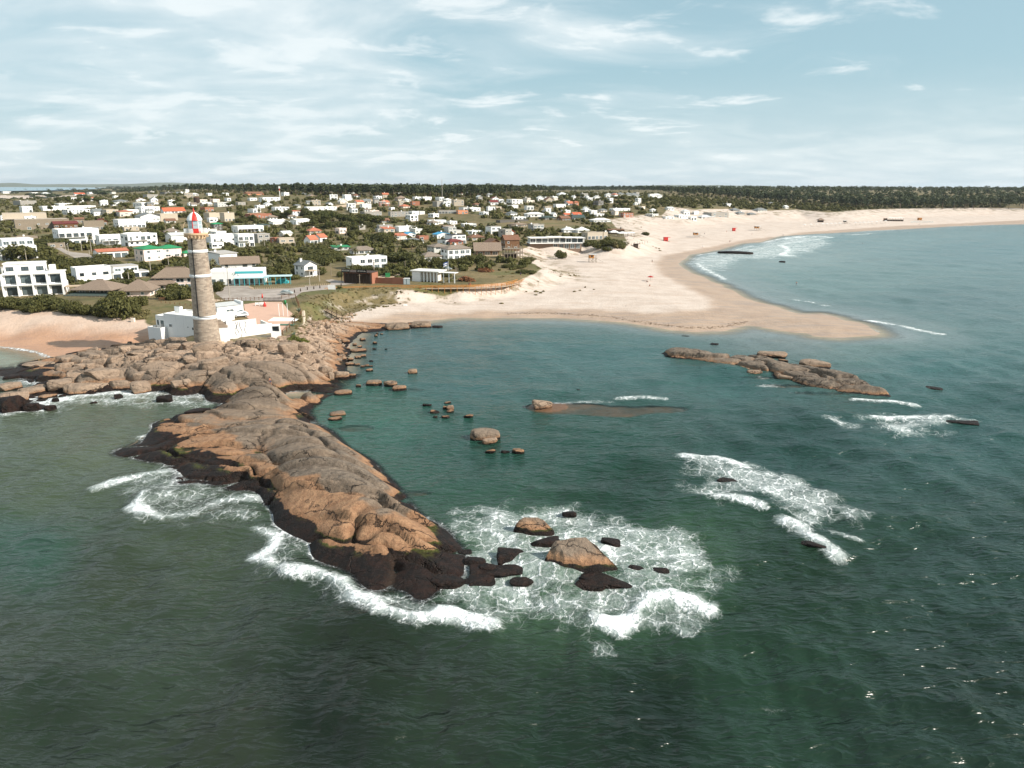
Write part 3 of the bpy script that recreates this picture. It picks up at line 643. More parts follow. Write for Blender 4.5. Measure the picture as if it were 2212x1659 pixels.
fb = t.new('ShaderNodeBsdfPrincipled'); fb.inputs['Roughness'].default_value = .8; t.put(fb.inputs['Base Color'], t.mix(ff, srgb(214, 222, 222), srgb(240, 243, 243)))
t.put(fb.inputs['Normal'], t.bump(t.math('ADD', fm, t.math('MULTIPLY', ff, .8)), .9, .35))
t.l.new(t.mixsh(fm, body_sh, fb.outputs[0]), out.inputs[0])
WATER_MAT = m
tag(mesh_obj('sea', V, F, m, smooth=True, attrs=at_), kind='structure')
# ------------------------------------------------------------------ shared building materials
def stucco(name, c, var=.07, bump=.25):
    """rendered wall: rain streaks, a little tone of its own for each wall"""
    m, t, b, _ = material(name); p = t.new('ShaderNodeTexCoord').outputs['Object']; rnd = t.new('ShaderNodeObjectInfo').outputs['Random']
    st = t.noise(t.scale(p, (1.6, 1.6, .12)), 1.0, 4, .65); n = t.noise(p, .7, 4)
    v = t.math('ADD', .90, t.math('ADD', t.math('MULTIPLY', rnd, .14), t.math('MULTIPLY', t.math('SUBTRACT', n, .5), 1.4*var)))
    hs = t.new('ShaderNodeHueSaturation'); t.put(hs.inputs['Color'], rgba(c)); t.put(hs.inputs['Value'], v)
    col = t.mix(t.ss(st, .55, .75, 0, .32), hs.outputs[0], tuple(q*.55 for q in c)); t.put(b.inputs['Base Color'], col)
    b.inputs['Roughness'].default_value = .85; t.put(b.inputs['Normal'], t.bump(t.noise(p, 3.5, 5), bump, .05)); return m
WHITE = stucco('white_paint', (.80, .80, .78)); CREAM = stucco('cream_paint', srgb(218, 206, 192)); PINKW = stucco('pale_pink_paint', srgb(232, 210, 198)); BEIGE = stucco('beige_render', srgb(182, 170, 152))
GREY = stucco('grey_concrete', srgb(150, 146, 138), .2); DGREY = stucco('dark_grey_render', srgb(92, 88, 82), .2); LGREY = stucco('light_grey_render', srgb(196, 196, 190)); SALMON = stucco('salmon_paint', srgb(205, 140, 104)); BLUEW = stucco('pale_blue_paint', srgb(176, 204, 208)); TEAL = plain('teal_paint', srgb(62, 160, 166), .6, .1)
ROOFW = plain('pale_flat_roof', srgb(222, 220, 214), .9, .16, .4); ROOFG = plain('grey_flat_roof', srgb(168, 164, 158), .9, .2, .4); BLACKR = plain('black_roof', srgb(48, 48, 48), .8, .2)
WOODG = plain('weathered_grey_wood', srgb(134, 122, 106), .9, .3, 2.5, bump=.3); WOODB = plain('brown_wood', srgb(104, 74, 48), .85, .3, 2.5, bump=.3); WOODD = plain('dark_wood', srgb(58, 44, 34), .85, .25); WOODY = plain('honey_wood', srgb(170, 116, 58), .8, .25, 2.5); DECK = plain('sun_bleached_deck', srgb(176, 156, 132), .9, .22, 2)
RED = plain('red_paint', srgb(196, 46, 36), .5, .1); METAL = plain('dark_metal', srgb(54, 54, 54), .5, .1, metallic=.6); RUST = plain('rusty_limewash', srgb(196, 168, 134), .85, .35, 2.0); CONC = plain('pole_concrete', srgb(168, 160, 148), .9, .15); BLACK = plain('black_rubber', srgb(24, 24, 24), .7, .1)
def tiles(name, c, freq=3.0, bump=.5):
    """ribbed tile or sheet roof: fine parallel relief down the slope"""
    if name in MATS: return MATS[name]
    m, t, b, _ = material(name); p = t.new('ShaderNodeTexCoord').outputs['Object']
    n = t.noise(p, 1.1, 4); w = t.new('ShaderNodeTexWave'); t.put(w.inputs['Vector'], p); w.inputs['Scale'].default_value = freq; w.inputs['Distortion'].default_value = .6
    hs = t.new('ShaderNodeHueSaturation'); t.put(hs.inputs['Color'], rgba(c)); t.put(hs.inputs['Value'], t.math('ADD', t.math('MULTIPLY', n, .5), t.math('ADD', .68, t.math('MULTIPLY', w.outputs[1], .15))))
    t.put(b.inputs['Base Color'], hs.outputs[0]); b.inputs['Roughness'].default_value = .85; t.put(b.inputs['Normal'], t.bump(w.outputs[1], bump, .06))
    return m
def thatch_mat():
    if 'thatch' in MATS: return MATS['thatch']
    m, t, b, _ = material('thatch'); p = t.new('ShaderNodeTexCoord').outputs['Object']
    n = t.noise(t.scale(p, (9, 9, 1.2)), 1.5, 5, .7); n2 = t.noise(p, .5, 4)
    c = t.mix(t.ss(n, .3, .72), srgb(98, 84, 72), srgb(160, 142, 124)); c = t.mix(t.math('MULTIPLY', n2, .5), c, srgb(124, 106, 92))
    t.put(b.inputs['Base Color'], c); b.inputs['Roughness'].default_value = .95; t.put(b.inputs['Normal'], t.bump(n, .9, .18)); return m
TERRA = tiles('terracotta_tiles', srgb(172, 104, 78)); ORANGE = tiles('orange_tiles', srgb(190, 94, 62)); GREENR = tiles('green_sheet_roof', srgb(34, 128, 82), 1.6); SLATE = tiles('slate_grey_roof', srgb(112, 116, 116)); BROWNR = tiles('brown_tiles', srgb(118, 84, 64)); DKRED = tiles('maroon_sheet_roof', srgb(104, 44, 40)); BLUER = tiles('blue_sheet_roof', srgb(66, 150, 190), 1.6); DKGREEN = tiles('dark_green_roof', srgb(58, 74, 70)); PALER = tiles('pale_grey_roof', srgb(190, 192, 190)); SHINGLE = tiles('weathered_shingle', srgb(128, 116, 104)); THATCH = thatch_mat()
m, t, b, _ = material('window_glass')
p = t.new('ShaderNodeTexCoord').outputs['Object']; oi = t.new('ShaderNodeObjectInfo').outputs['Random']
t.put(b.inputs['Base Color'], t.mix(oi, srgb(26, 34, 40), srgb(104, 116, 118))); b.inputs['Roughness'].default_value = .08; b.inputs['Specular IOR Level'].default_value = .7
GLASS = m
BRICK = plain('brick_wall', srgb(150, 100, 78), .9, .3, 3, bump=.4)

def window(parent, cx, z, w, h, side, W, Dp, frame=None, name='window'):
    """a window set into a wall: frame standing 4 cm proud, dark pane behind it. side: f(ront) l(eft) r(ight); cx along that wall"""
    mb = MB(); fw = min(.12, w*.12)
    mb.box(-w/2, w/2, -.06, .0, -h/2, -h/2+fw).box(-w/2, w/2, -.06, .0, h/2-fw, h/2).box(-w/2, -w/2+fw, -.06, .0, -h/2+fw, h/2-fw).box(w/2-fw, w/2, -.06, .0, -h/2+fw, h/2-fw)
    if w > 1.7: mb.box(-.05, .05, -.05, .0, -h/2+fw, h/2-fw)
    if w > 3.2:
        for q in (-w/4, w/4): mb.box(q-.05, q+.05, -.05, .0, -h/2+fw, h/2-fw)
    mb.box(-w/2+fw, w/2-fw, -.025, -.003, -h/2+fw, h/2-fw, 1)
    o = mb.build(name, [frame or WHITE, GLASS], parent)
    if side == 'f': o.location = (cx, -Dp/2, z)
    elif side == 'l': o.location = (-W/2, cx, z); o.rotation_euler = (0, 0, R(-90))
    else: o.location = (W/2, cx, z); o.rotation_euler = (0, 0, R(90))
    return o

# ------------------------------------------------------------------ the lighthouse
TB = at([px('B2', 830, 1490)], 4.9)[0]
lh = empty('lighthouse', (TB[0]+.45, TB[1], 4.4), R(0)); lh.scale = (1, 1, .955); tag(lh, 'tall tapering grey stone lighthouse with white bands and red and white lantern on the rocks', 'lighthouse')
def rad(z):                                                       # shaft radius at a height above the base
    return 3.12-.055*z if z < 6.3 else 2.72-(z-6.9)*(2.72-2.02)/20.0
m, t, b, _ = material('grey_granite_block')
oi = t.attr('tone'); p = t.new('ShaderNodeTexCoord').outputs['Object']; rnd = t.new('ShaderNodeObjectInfo').outputs['Random']
n = t.noise(p, 3, 4); n0 = t.noise(t.scale(p, (1, 1, .12)), .8, 3)
c = t.mix(t.math('ADD', oi, t.math('MULTIPLY', rnd, .5), clamp=True), srgb(124, 111, 98), srgb(174, 160, 143)); c = t.mix(t.math('MULTIPLY', n, .4), c, srgb(140, 128, 116)); c = t.mix(t.ss(n0, .5, .7, 0, .3), c, srgb(170, 146, 122))
t.put(b.inputs['Base Color'], c); b.inputs['Roughness'].default_value = .92; t.put(b.inputs['Normal'], t.bump(n, .6, .05)); STONEB = m
MORTAR = plain('lime_mortar', srgb(146, 132, 116), .95, .2)
mb = MB(); mb.lathe([(rad(0)-.06, -2.0), (rad(0)-.06, 0)]+[(rad(zz)-.05, zz) for zz in np.linspace(.3, 27.2, 30)], 48)
mb.build('shaft', MORTAR, lh, True)
def block_geo(zc, a0, a1, h, dep_=.05):
    r0, r1 = rad(zc-h/2), rad(zc+h/2); v = []
    for zz, r in ((zc-h/2, r0), (zc+h/2, r1)):
        for rr in (r-.06, r+dep_-.02):
            for a in (a0, (a0+a1)/2, a1): v.append((rr*math.cos(a), rr*math.sin(a), zz))
    return v, [(3, 4, 10, 9), (4, 5, 11, 10), (6, 7, 10, 9), (7, 8, 11, 10), (9, 10, 7, 6), (0, 1, 4, 3), (1, 2, 5, 4), (0, 3, 9, 6), (5, 2, 8, 11)]
rows = []; zc = .2
while zc < 26.9:
    if not any(abs(zc-bz) < .3 for bz in (6.65, 17.4, 23.6)): rows.append(zc)
    zc += .345
BV, BF, BT = [], [], []; n_single = 0
for ri, zc in enumerate(rows):
    nb = max(14, int(2*math.pi*rad(zc)/.78)); off = (ri % 2)*.5+random.uniform(-.08, .08)
    for k in range(nb):
        g = .012/rad(zc); a0 = 2*math.pi*(k+off)/nb+g; a1 = 2*math.pi*(k+off+1)/nb-g
        v, f = block_geo(zc, a0, a1, .325, random.uniform(.03, .075)); am = (a0+a1)/2
        face = math.cos(am-math.atan2(-TB[1], -TB[0]))
        if face > .15 and 2.0 < zc < 14.5 and n_single < 300:
            mesh_obj('stone_block', v, f, STONEB, lh, attrs={'tone': [random.random()*.7]*12}); n_single += 1
        else:
            q = len(BV); BV += v; BF += [tuple(q+i for i in z_) for z_ in f]; BT += [random.random()]*12
tag(mesh_obj('stone_blocks', BV, BF, STONEB, lh, attrs={'tone': BT}), kind='stuff')
for bz, hh in ((6.65, .75), (17.4, .6), (23.6, .6)):
    MB().lathe([(rad(bz)+.02, bz-hh/2-.1), (rad(bz)+.16, bz-hh/2), (rad(bz)+.2, bz), (rad(bz)+.16, bz+hh/2), (rad(bz)+.02, bz+hh/2+.1)], 48).build('white_band', WHITE, lh, True)
MB().lathe([(2.05, 26.6), (2.2, 26.8), (2.25, 27.2), (2.6, 27.6), (2.76, 27.75), (2.76, 28.1), (2.7, 28.15), (1.0, 28.16)], 40).build('gallery_cornice', RUST, lh, False)
for k in range(20):
    a = 2*math.pi*k/20; MB().box(-.12, .12, -.0, .5, -.32, .1).build('corbel', RUST, lh).matrix_local = Matrix.Translation((2.3*math.cos(a), 2.3*math.sin(a), 27.45)) @ Matrix.Rotation(a-R(90), 4, 'Z')
CA = math.atan2(-TB[1], -TB[0])+R(2)                               # the red lantern panel faces the sea
for k in range(28):                                                 # gallery railing, red in front of the door
    a = CA+2*math.pi*k/28; red = abs(((k+14) % 28)-14) <= 1
    g = MB(); p0 = Vector((2.62*math.cos(a), 2.62*math.sin(a), 28.15)); a2 = CA+2*math.pi*(k+1)/28; p1 = Vector((2.62*math.cos(a2), 2.62*math.sin(a2), 28.15))
    for zz in (.25, .6, 1.1): g.bar(p0+Vector((0, 0, zz)), p1+Vector((0, 0, zz)), .05)
    for q in range(4): pp = p0.lerp(p1, q/4); g.bar(pp, pp+Vector((0, 0, 1.1)), .05)
    g.build('railing_panel', RED if red else WHITE, lh)
def ring8(r, z, off=R(22.5)): return [Vector((r*math.cos(CA+off+k*R(45)), r*math.sin(CA+off+k*R(45)), z)) for k in range(-1, 7)]
PANEG = plain('lantern_glass', srgb(150, 168, 172), .08, .1, spec=.8)
b0, b1, b2 = ring8(1.58, 28.15), ring8(1.58, 29.2), ring8(1.58, 31.3)
for k in range(8):
    k2 = (k+1) % 8; red = k == 0; fm_ = RED if red else WHITE
    MB().quad(b0[k], b0[k2], b1[k2], b1[k]).quad(b0[k]*.97, b1[k]*.97, b1[k2]*.97, b0[k2]*.97).build('lantern_base_panel', fm_, lh)
    pane = MB().quad(b1[k], b1[k2], b2[k2], b2[k]).build('lantern_pane', PANEG, lh)
    g = MB().bar(b1[k], b2[k], .16).bar(b1[k2], b2[k2], .14)
    mid0 = b1[k].lerp(b2[k], .45); mid1 = b1[k2].lerp(b2[k2], .45); g.bar(mid0, mid1, .07).bar(b1[k], b1[k2], .1).bar(b2[k], b2[k2], .14); g.build('frame', fm_, pane)
dome = [(1.78, 31.25), (1.66, 31.7), (1.36, 32.3), (.9, 32.85), (.4, 33.2), (.18, 33.35)]
for k in range(8):
    g = MB(); n_ = 4
    for (r0, z0), (r1, z1) in zip(dome[:-1], dome[1:]):
        for q in range(n_):
            aa = CA+R(-22.5)+k*R(45)+R(45)*q/n_; ab = aa+R(45)/n_
            g.quad((r0*math.cos(aa), r0*math.sin(aa), z0), (r0*math.cos(ab), r0*math.sin(ab), z0), (r1*math.cos(ab), r1*math.sin(ab), z1), (r1*math.cos(aa), r1*math.sin(aa), z1))
    o = g.build('dome_panel', RED if k in (0, 4) else WHITE, lh, True)
MB().lathe([(.18, 33.3), (.3, 33.5), (.14, 33.75), (.05, 34.3)], 12).build('finial', RED, lh, True)
MB().lathe([(.5, 28.2), (.5, 29.2), (.75, 29.5), (.8, 30.6), (.5, 31.1)], 12).build('lamp', plain('brass_lens', srgb(150, 140, 110), .3, .1, metallic=.5), lh, True)
for sgn in (1, -1):                                                 # curved handrail stays beside the lantern
    g = MB(); aa = CA+sgn*R(80); prev = None
    for q in range(9):
        u = q/8; r = 1.75+1.0*math.sin(u*1.5); zz = 30.9-1.7*(1-math.cos(u*1.5)); pnt = (r*math.cos(aa), r*math.sin(aa), zz)
        if prev: g.bar(prev, pnt, .07)
        prev = pnt
    g.build('stay', RUST, lh)
g = MB(); prev = None                                               # dark cable down the shaft, then round the lowest band
for q in range(40):
    zz = 27.4-q*(27.4-7.2)/39; aa = CA-R(34); pnt = ((rad(zz)+.09)*math.cos(aa), (rad(zz)+.09)*math.sin(aa), zz)
    if prev: g.bar(prev, pnt, .2)
    prev = pnt
for q in range(1, 16):
    aa = CA-R(34)+R(75)*q/15; pnt = ((rad(6.9)+.26)*math.cos(aa), (rad(6.9)+.26)*math.sin(aa), 7.15-.3*q/15); g.bar(prev, pnt, .12); prev = pnt
g.build('cable', BLACK, lh)
STEP = plain('worn_stone_step', srgb(178, 156, 130), .9, .2)
for k in range(3):
    MB().prism([((3.6+.7*k)*math.cos(a), (3.6+.7*k)*math.sin(a)) for a in np.linspace(CA-R(48), CA+R(60), 12)]+[(0, 0)], -.5-.25*k, .35-.24*k).build('plinth_step', STEP, lh)

# ------------------------------------------------------------------ keeper's buildings round the tower
def wp_(x, y, z, crop='B2'): p = at([px(crop, x, y)], z)[0]; return Vector((p[0], p[1], z))
def frame_from(a, b):                                              # local frame: x from a to b, y away from the camera
    d = (b-a); rz = math.atan2(d.y, d.x); mid = (a+b)/2; return mid, rz, Vector((d.x, d.y)).length
A, Bp = wp_(380, 1215, 9.4), wp_(735, 1252, 9.4); mid, rz, L = frame_from(A, Bp)
kh = empty('keeper_house', (mid.x, mid.y, 4.4), rz); tag(kh, 'low white keeper house with walled patio attached to the seaward side of the lighthouse', 'house')
g = MB().box(-L/2, L/2+.5, 0, 7.5, -3.6, 4.7); g.build('wall', WHITE, kh)
g = MB()
for bx_ in ((-L/2, L/2, 0, .3), (-L/2, L/2, 7.2, 7.5), (-L/2, -L/2+.3, .3, 7.2), (L/2-.3, L/2, .3, 7.2)): g.box(*bx_, 4.702, 5.05)
g.build('parapet', WHITE, kh); MB().box(-L/2+.3, L/2-.3, .3, 7.2, 4.703, 4.75).build('roof', ROOFW, kh)
MB().box(-L/2-3.6, -L/2-.003, .4, 6.6, -3.6, 4.0).box(-L/2-3.62, -L/2-3.3, .4, 6.6, 4.003, 4.25).box(-L/2-3.3, -L/2-.01, .4, .7, 4.003, 4.25).build('side_wing', WHITE, kh)
MB().box(-L/2-4.0, -L/2+.9, -2.1, -1.85, -3.8, 1.5).box(-L/2-4.0, -L/2-3.75, -1.847, .398, -3.8, 1.5).box(-L/2+.65, -L/2+.9, -1.847, -.003, -3.8, 1.5).build('patio_wall', WHITE, kh)
MB().box(-L/2-3.74, -L/2+.64, -1.84, -.01, -2.6, .4).build('patio_floor', DECK, kh)
for cx_, z_, w_, h_ in ((-L/2-2.8, 2.3, .9, 1.6), (-L/2-1.2, 2.1, 1.5, 2.0)): window(kh, cx_, z_, w_, h_, 'f', L, -.8).name = 'patio_door'
for cx_, z_, w_, h_ in ((-L/2+2.3, 1.9, 1.3, .95), (L/2-3.6, 2.0, .5, .4), (L/2-1.6, 1.7, 1.35, .95)): window(kh, cx_, z_, w_, h_, 'f', L, 0)
for cx_, cy_, w_, h_ in ((-L/2+1.0, 4.2, 2.0, 1.6), (L/2-2.2, 5.2, 1.4, 2.6)):
    ch = MB().box(cx_-w_/2, cx_+w_/2, cy_-.5, cy_+.5, 4.3, 4.75+h_).build('chimney', WHITE, kh)
    MB().box(cx_-w_/2+.15, cx_+w_/2-.15, cy_-.35, cy_+.35, 4.75+h_-.1, 4.77+h_).build('flue', BLACK, ch)
# the walled yard right of the tower
rough = plain('rough_white_stucco', (.80, .79, .76), .95, .08, 2.5, bump=1.0, bscale=2.2)
P0, P1, P2, P3 = wp_(915, 1292, 9.0), wp_(1040, 1300, 9.0), wp_(1358, 1268, 9.0), wp_(1518, 1322, 7.4)
yard = empty('yard_wall', (P1.x, P1.y, 4.5)); tag(yard, 'rough white stucco yard wall with cables hanging down it right beside the lighthouse', 'wall')
def wall_seg(name, a, b, z0, z1, th, mat, parent):
    o = Vector(parent.location); a = a-o; b = b-o; d = Vector((b.x-a.x, b.y-a.y, 0)); n_ = Vector((-d.y, d.x, 0)).normalized()*th
    pts = [(a.x, a.y), (b.x, b.y), (b.x+n_.x, b.y+n_.y), (a.x+n_.x, a.y+n_.y)]
    return MB().prism(pts, z0-o.z, z1-o.z).build(name, mat, parent)
wall_seg('wall_panel', P0, P1, 2.5, 8.9, .4, rough, yard)
d12 = (P2-P1).normalized()
wall_seg('corner_pillar', P1+d12*.02-Vector((d12.y, -d12.x, 0))*-.0, P1+d12*1.5, 1.4, 9.25, .8, WHITE, yard).location = Vector((d12.y, -d12.x, 0))*.35
wall_seg('wall_panel', P1+d12*1.52, P2, 1.4, 8.9, .4, rough, yard)
wall_seg('wall_panel', P2+d12*.01, P2+d12*((P3-P2).length*1.0), 1.2, 7.3, .4, rough, yard)
PE = P2+d12*(P3-P2).length; back = Vector((-d12.y, d12.x, 0))
wall_seg('wall_panel', PE+back*.42-d12*.4, PE+back*7-d12*.4, 1.2, 7.2, .4, rough, yard)
for u, dz in ((.30, 3.6), (.36, 3.0), (.47, 4.2), (.62, 3.4)):
    q = P1.lerp(P2, u); g = MB(); prev = None
    for k in range(10):
        pnt = Vector((q.x-yard.location.x, q.y-yard.location.y, 8.7-4.5-k*dz/9))+Vector((d12.y, -d12.x, 0))*.06+d12*(.25*math.sin(k*.8+u*20))
        if prev is not None: g.bar(prev, pnt, .07)
        prev = pnt
    g.build('hanging_cable', METAL, yard)
# long low store behind the yard
A, Bp = wp_(945, 1140, 8.4), wp_(1222, 1110, 8.4); mid, rz, L = frame_from(A, Bp)
sh = empty('store_building', (mid.x, mid.y, 5.2), rz); tag(sh, 'long low white store with pale grey sheet roof inside the lighthouse yard', 'building')
MB().box(-L/2, L/2, 0, 5, -1, 3.0).build('wall', WHITE, sh); MB().add([(-L/2, -.3, 3.01), (L/2-.6, -.3, 3.01), (L/2-.6, 4.6, 3.5), (-L/2, 4.6, 3.5)], [(0, 1, 2, 3)]).build('roof', PALER, sh)
MB().box(L/2-.55, L/2-.01, -.1, 5, 3.003, 3.9).build('gable_parapet', WHITE, sh); window(sh, -.2, 1.6, 2.2, .8, 'f', L, 0)
A, Bp = wp_(970, 1225, 7.6), wp_(1128, 1200, 7.6); mid, rz, L = frame_from(A, Bp)
s2 = tag(MB().box(-L/2, L/2, 0, 3, -2.5, 0).box(-L/2, L/2, 0, .2, .003, .25).build('low_annex', WHITE), 'low white flat annex between the lighthouse and the long store', 'building'); s2.location = (mid.x, mid.y, 7.4); s2.rotation_euler = (0, 0, rz)
# stair house at the foot of the tower
A = wp_(912, 1225, 7.9); st = empty('stair_lobby', (TB[0]+2.9, TB[1]+1.0, 4.4), R(20)); tag(st, 'small lobby with stepped stone block roof against the lighthouse foot', 'building')
MB().box(0, 2.6, -.6, 1.6, -1, 3.4).build('wall', WHITE, st)
for k in range(5): MB().box(.05, 2.4-.36*k, -.7, 1.5, 3.403+.36*k, 3.75+.36*k).build('roof_step', STONEB, st)
def sheet(name, pts, crop, mat, off=.03, step=1.0, **kw):
    """a thin sheet draped on the ground over the traced outline"""
    P = hits([px(crop, *q) for q in pts])[:, :2]
    x0_, y0_ = P.min(0)-1; x1_, y1_ = P.max(0)+1
    X, Y = np.meshgrid(np.arange(x0_, x1_, step), np.arange(y0_, y1_, step)); d = sdf(P, X, Y)
    # pull the outer ring of vertices onto the outline so that the edge is clean
    e = .35*step; gxx = (sdf(P, X+e, Y)-d)/e; gyy = (sdf(P, X, Y+e)-d)/e; nearr = (np.abs(d) < step*1.0)
    X = np.where(nearr & (d < 0), X-gxx*d, X); Y = np.where(nearr & (d < 0), Y-gyy*d, Y)
    Z = terrain(X, Y)+off
    F = grid_faces(*X.shape); ok = (d > -step).ravel(); F = F[ok[F].all(1)]
    V, F, _a = compact(np.stack([X, Y, Z], -1).reshape(-1, 3), F, {})
    return tag(mesh_obj(name, V, F, mat, smooth=True), kind='structure', **kw)
COURT = plain('pink_gravel', srgb(190, 156, 136), .95, .14, .5, bump=.3)
m, t, b, _ = material('worn_asphalt'); p = t.new('ShaderNodeNewGeometry').outputs['Position']; n = t.noise(p, .25, 5, .6); n2 = t.noise(p, 3, 4)
c = t.mix(t.ss(n, .35, .7), srgb(142, 132, 122), srgb(176, 166, 156)); c = t.mix(t.math('MULTIPLY', n2, .4), c, srgb(118, 110, 104)); t.put(b.inputs['Base Color'], c); b.inputs['Roughness'].default_value = .9; ROAD = m
DIRT = plain('sandy_track', srgb(186, 164, 138), .95, .2, .3)
sheet('courtyard', [(1230,1120),(1420,1095),(1630,1095),(1700,1180),(1760,1230),(1730,1330),(1600,1440),(1540,1400),(1350,1330),(1250,1250)], 'B2', COURT, .05, .7)
sheet('road', [(922,1345),(1200,1345),(1240,1385),(1700,1375),(2230,1330),(2230,1385),(1860,1425),(1770,1490),(1560,1540),(1100,1530),(900,1525),(780,1440)], 'C2', ROAD, .06, .9)
sheet('street', [(0,1370),(150,1340),(500,1335),(680,1310),(520,1290),(330,1265),(250,1275),(330,1310),(300,1340),(0,1345)], 'C3', ROAD, .064, .9)
sheet('lane', [(690,880),(760,865),(850,915),(950,930),(1100,945),(1230,1030),(1180,1085),(960,1010),(800,940)], 'C1', ROAD, .06, .9)
sheet('lane', [(380,1510),(530,1480),(620,1500),(900,1525),(780,1545),(500,1545)], 'C2', DIRT, .05, .9)
sheet('lane', [(900,1210),(1080,1195),(1230,1190),(1240,1225),(1000,1250),(900,1250)], 'C3', DIRT, .05, .9)
sheet('lane', [(560,325),(720,300),(830,270),(880,280),(700,335),(420,375),(300,365)], 'C3', DIRT, .12, 2.5)
# ------------------------------------------------------------------ houses
FOOT = []                                                           # footprints (x, y, radius) kept clear of plants
HOUSES = []
HR = random.Random(21)
FLATL = dict(W=WHITE, C=CREAM, P=PINKW, B=BEIGE, G=GREY, K=DGREY, L=LGREY, S=SALMON, U=BLUEW, D=WOODG, O=WOODB, R=BRICK, T=TEAL)
WALLN = dict(W='white', C='cream', P='pale pink', B='beige', G='grey concrete', K='dark grey', L='light grey', S='salmon', U='pale blue', D='grey timber', O='brown timber', R='brick', T='teal')
ROOFL = dict(w=ROOFW, g=ROOFG, k=BLACKR, t=TERRA, o=ORANGE, e=GREENR, s=SLATE, b=BROWNR, m=DKRED, u=BLUER, d=DKGREEN, p=PALER, h=THATCH, i=SHINGLE)
ROOFN = dict(w='flat white', g='flat grey', k='black', t='terracotta tiled', o='bright orange tiled', e='green sheet', s='slate grey', b='brown tiled', m='maroon', u='blue sheet', d='dark green', p='pale grey', h='thatched', i='weathered shingle')
def roof_mesh(kind, W, Dp, z, rise, ov=.55):
    g = MB(); x, y = W/2+ov, Dp/2+ov; th = .22
    if kind == 'hip':
        r = max(min(x, y)*.98, .1); rx, ry = max(x-r, .0), max(y-r, .0)
        top = [(-rx, -ry, z+rise), (rx, -ry, z+rise), (rx, ry, z+rise), (-rx, ry, z+rise)] if (rx > .05 and ry > .05) else ([(-rx, 0, z+rise), (rx, 0, z+rise)] if x >= y else [(0, -ry, z+rise), (0, ry, z+rise)])
        b_ = [(-x, -y, z), (x, -y, z), (x, y, z), (-x, y, z)]; l_ = [(p[0], p[1], z-th) for p in b_]
        v = b_+l_+top; f = [(4, 5, 1, 0), (5, 6, 2, 1), (6, 7, 3, 2), (7, 4, 0, 3), (7, 6, 5, 4)]
        if x >= y: f += [(0, 1, 9, 8), (1, 2, 9), (2, 3, 8, 9), (3, 0, 8)]
        else: f += [(0, 1, 8), (1, 2, 9, 8), (2, 3, 9), (3, 0, 8, 9)]
        g.add(v, f)
    elif kind in ('gx', 'gy'):                                      # ridge along x / along y
        if kind == 'gx': pr = [(-y, 0), (0, rise), (y, 0)]; mk = lambda u, h, s: (s*x, u, z+h)
        else: pr = [(-x, 0), (0, rise), (x, 0)]; mk = lambda u, h, s: (u, s*y, z+h)
        v = [mk(u, h, s) for s in (-1, 1) for u, h in pr]+[mk(u, h-th, s) for s in (-1, 1) for u, h in pr]
        f = [(0, 1, 4, 3), (1, 2, 5, 4), (6, 9, 10, 7), (7, 10, 11, 8), (0, 6, 7, 1), (1, 7, 8, 2), (3, 4, 10, 9), (4, 5, 11, 10), (0, 3, 9, 6), (2, 8, 11, 5)]
        g.add(v, f)
    elif kind == 'mono':
        g.add([(-x, -y, z), (x, -y, z), (x, y, z+rise), (-x, y, z+rise), (-x, -y, z-th), (x, -y, z-th), (x, y, z+rise-th), (-x, y, z+rise-th)], [(0, 1, 2, 3), (7, 6, 5, 4), (0, 4, 5, 1), (1, 5, 6, 2), (2, 6, 7, 3), (3, 7, 4, 0)])
    return g
def windows_on(h, side, W, Dp, H, st, far, wallc, big=False, skip=()):
    Lw = W if side == 'f' else Dp
    n = int(Lw/3.3) if not big else int(Lw/3.0)
    n = max(1, min(n, 3 if far else 6)); n = min(n, 4) if side != 'f' else n
    if Lw < 2.2: return
    fr = WHITE if wallc != 'W' else (METAL if HR.random() < .4 else WHITE)
    for s in range(st):
        zf = H*s/st; fh = H/st
        for k in range(n):
            if HR.random() < (.12 if not big else .05): continue
            c = (-Lw/2+Lw*(k+.5)/n)+HR.uniform(-.2, .2); w = min(Lw/n*.78, HR.choice((1.1, 1.5, 2.0, 2.6) if not big else (2.2, 2.8, 3.4))); hh = min(fh*.72, HR.choice((1.1, 1.3, 2.0)) if not big else 2.2)
            zc = zf+(fh*.55 if hh < 1.6 else hh/2+.15)
            window(h, c, zc, w, hh, side, W, Dp, fr, 'window' if hh < 1.9 else 'glass_door')
